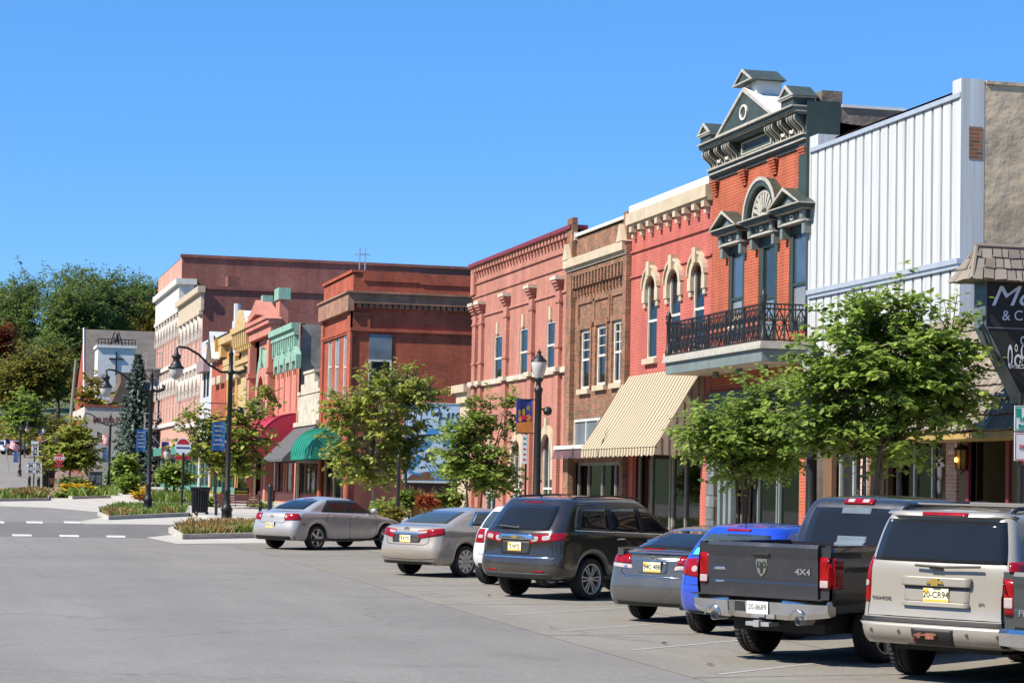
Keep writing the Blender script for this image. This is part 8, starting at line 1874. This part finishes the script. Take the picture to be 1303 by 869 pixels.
c.patch('rear_bumper', p, 'rear', [(-.97, .43), (.97, .43), (.975, .662), (-.975, .662)], off=.05, rnd=.06, th=.07, nu=20)
c.patch('towing_recess', M['dark_plastic'], 'rear', [(-.24, .48), (.24, .48), (.26, .62), (-.26, .62)], off=.055, rnd=.05); f = MB(); f.box(-.09, .02, -.05, .05, .515, .58); f.tube([(-.09, .14, .55), (-.02, .14, .55)], .03, 8); f.tube([(-.08, -.08, .565), (-.08, .2, .55)], .012, 5); f.tube([(-.09, .2, .53), (-.09, .2, .48)], .022, 6); f.build('tow_hitch', M['rust'], c.root)
c.patch('plate_surround', p, 'rear', [(-.42, 1.095), (.42, 1.095), (.43, 1.20), (-.43, 1.20)], off=.045, th=.06, rnd=.06); c.patch('plate_surround', p, 'rear', [(-.41, .865), (.41, .865), (.41, .92), (-.41, .92)], off=.04, th=.06, rnd=.06)
c.patch('plate_panel', M['plastic'], 'rear', [(-.40, 1.07), (.40, 1.07), (.41, 1.095), (-.41, 1.095)], off=.006, rnd=0)
c.patch('plate_bay', p, 'rear', [(-.40, .92), (.40, .92), (.41, 1.07), (-.41, 1.07)], off=.004, rnd=0); bowtie(c, 0, 1.145, .21, .085, M['gold'], .066); c.plate(0, 1.0, '20-CR94', back=False)
c.text('TAHOE', .052, M['plastic'], 'rear', .70, .935, sx=1.5); c.text('Z71', .04, M['plastic'], 'rear', -.55, .92, sx=1.2)
mb = MB(); h = c.hit('rear', 0, 1.285); mb.tube([(h[0].x-.05, .25, 1.325), (h[0].x-.06, -.1, 1.315), (h[0].x-.05, -.55, 1.335)], .016, 6); mb.box(h[0].x-.06, h[0].x, -.07, .07, 1.285, 1.315); mb.build('wiper', M['dark_plastic'], c.root)
c.both('window_surround', M['dark_plastic'], [(.40, 1.35), (3.85, 1.35), (3.1, 1.83), (.62, 1.83)], off=.004, nu=24); c.both('side_window', M['car_glass'], [(.50, 1.39), (1.5, 1.39), (1.5, 1.80), (.68, 1.80)], off=.008); c.both('side_window', M['car_glass'], [(1.6, 1.39), (2.5, 1.39), (2.5, 1.80), (1.6, 1.80)], off=.008); c.both('side_window', M['car_glass'], [(2.6, 1.39), (3.65, 1.39), (3.1, 1.80), (2.6, 1.80)], off=.008)
for sg in (-1, 1): mb = MB(); mb.tube([(.55, sg*.68, 1.93), (.7, sg*.68, 1.98), (2.6, sg*.68, 2.02), (2.9, sg*.67, 1.97)], .025, 7); mb.build('roof_rail', M['black'], c.root)
mb = MB(); mb.tube([(.9, -.68, 2.0), (.9, .68, 2.0)], .022, 6); mb.tube([(2.2, -.68, 2.01), (2.2, .68, 2.01)], .022, 6); mb.build('roof_bar', M['black'], c.root)
c.seam([(-.86, 1.33), (-.87, .74), (.87, .74), (.86, 1.33)], 'rear'); c.mirrors(3.7, 1.33, p); c.handle(1.9, 1.17, p); c.handle(2.9, 1.17, p); c.patch('tow_cover', M['dark_plastic'], 'rear', [(-.9, .42), (.6, .42), (.6, .47), (-.9, .47)], off=.0, rnd=0)
for y in (.78, .42, -.42, -.78): h = c.hit('rear', y, .62); mb = MB(); mb.lathe([(0, -.008), (.018, -.006), (.02, 0)], (h[0].x-.052, y, .58), 10, 'x'); mb.build('parking_sensor', M['plastic'], c.root)
# -- dark pickup cut by the right edge
p = paint('dark_grey_paint', (.035, .04, .042), rough=.28, metal=0)
c = Car('pickup_truck', 'dark grey pickup cut by the right edge of the view beside the pale gold SUV', 'pickup', p, 5.4, 1.85, 1.78, XY=(0, 0), psi=52, ov=1.15, wb=3.2, r=.37, track=.78)
NAVX = (1272, 800)
rows = pickup(c, 1.75, 1.28, .8, .55, 1.78, p, belt=1.15); c.ax = (c.ax[1]-1.8, c.ax[1]); c.shell(rows, 4, 'cab'); c.ax = (1.15, 4.35); c.wheels(6, 'fat', .25)
for sg in (-1, 1): c.patch('tail_light', M['tail_red'], 'rear', [(sg*.815-.07, .82), (sg*.815+.07, .82), (sg*.815+.075, 1.22), (sg*.815-.06, 1.22)], off=.02); c.patch('reversing_lamp', M['tail_clear'], 'rear', [(sg*.815-.05, .9), (sg*.815+.05, .9), (sg*.815+.05, 1.02), (sg*.815-.05, 1.02)], off=.026)
mb = MB()
for k in range(14):
    y0, y1 = -.9+1.8*k/14, -.9+1.8*(k+1)/14
    def sec(y): d = .12*(abs(y)/.9)**4; return [(0+d, y, .69), (-.16+d, y, .685), (-.2+d, y, .64), (-.18+d, y, .5), (-.1+d, y, .46), (0+d, y, .47)]
    mb.prism(sec(y0), sec(y1))
recalc(mb.build('rear_bumper', M['chrome'], c.root)); c.text('FRONTIER', .09, M['chrome'], 'rear', .45, .86, sx=1.1, bold=.002); c.patch('rear_window', M['car_glass'], 'rear', [(-.66, 1.3), (.66, 1.3), (.6, 1.64), (-.6, 1.64)]); c.both('side_window', M['car_glass'], [(2.0, 1.2), (3.8, 1.18), (3.3, 1.62), (2.2, 1.62)], nu=20)
c.text('LE 4X4', .045, M['chrome'], 'rear', .45, .77)
TRK = c
# place so that the left tail light stands at its spot beside the SUV
ty = 23.0; tx = onY(1281, 765, ty)[0]
h_ = Vector((sin(radians(52)), cos(radians(52)), 0)); l_f = Vector((-cos(radians(52)), sin(radians(52)), 0)); o_ = Vector((tx, ty, 0))-l_f*.84; c.root.location = (o_.x, o_.y, gz(o_.y)+.005)
# -- far vehicles up the hill
p = paint('far_silver_paint', (.55, .57, .6), rough=.3, metal=.3)
Y = 292; xq = onY(9, 580, Y)[0]
def far(name, label, cat, p, px, Y, psi, **k):
    c = Car(name, label, cat, p, 4.6, 1.85, 1.8, XY=(onY(px, 580, Y)[0], Y), psi=psi, ov=.9, wb=2.7, r=.37, track=.78)
    z = gz(Y); s_ = (gz(Y+2)-gz(Y-2))/4; up = Vector((0, -s_, 1)).normalized(); h = Vector((sin(radians(psi)), cos(radians(psi)), 0)); lf2 = up.cross(h).normalized(); h2 = lf2.cross(up); c.root.rotation_euler = Matrix(((h2.x, lf2.x, up.x), (h2.y, lf2.y, up.y), (h2.z, lf2.z, up.z))).to_euler(); c.root.location = Vector((onY(px, 580, Y)[0], Y, z))-h2*.9
    return c
c = far('parked_suv', 'distant silver off-road car parked at the left edge', 'car', p, 8, 291, 62)
c.shell(suv_rows(4.6, 1.85, 1.8, belt=1.15, low=.42, tx=.25, R=.12, br=.04), 5, sub=1); c.wheels(5, 'fat', .24); c.patch('rear_window', M['car_glass'], 'rear', [(-.7, 1.2), (.7, 1.2), (.62, 1.68), (-.62, 1.68)]); c.both('side_window', M['car_glass'], [(.35, 1.2), (1.2, 1.2), (1.2, 1.65), (.5, 1.65)]); c.both('side_window', M['car_glass'], [(1.35, 1.2), (3.2, 1.2), (2.6, 1.65), (1.35, 1.65)]); c.both('tail_light', M['tail_red'], [(.15, .95), (.7, .95), (.7, 1.2), (.15, 1.2)], view='wrap'); c.both('sill_trim', M['plastic'], [(.2, .45), (4.2, .45), (4.2, .7), (.2, .7)], nu=24, off=.01)
p = paint('far_tan_paint', (.34, .28, .22), rough=.4, metal=.2)
c = far('parked_car', 'distant tan car parked right behind the far silver one', 'car', p, 31, 297, 64)
c.shell(sedan_rows(4.6, 1.85, 1.5), 5, sub=1); c.wheels(5, 'fat', .24); c.patch('rear_window', M['car_glass'], 'rear', [(-.6, 1.1), (.6, 1.1), (.5, 1.4), (-.5, 1.4)]); c.both('side_window', M['car_glass'], [(1.2, 1.08), (3.2, 1.04), (2.6, 1.4), (1.6, 1.4)], nu=16); c.both('tail_light', M['tail_red'], [(.1, .8), (.8, .8), (.8, 1.0), (.1, 1.0)], view='wrap')
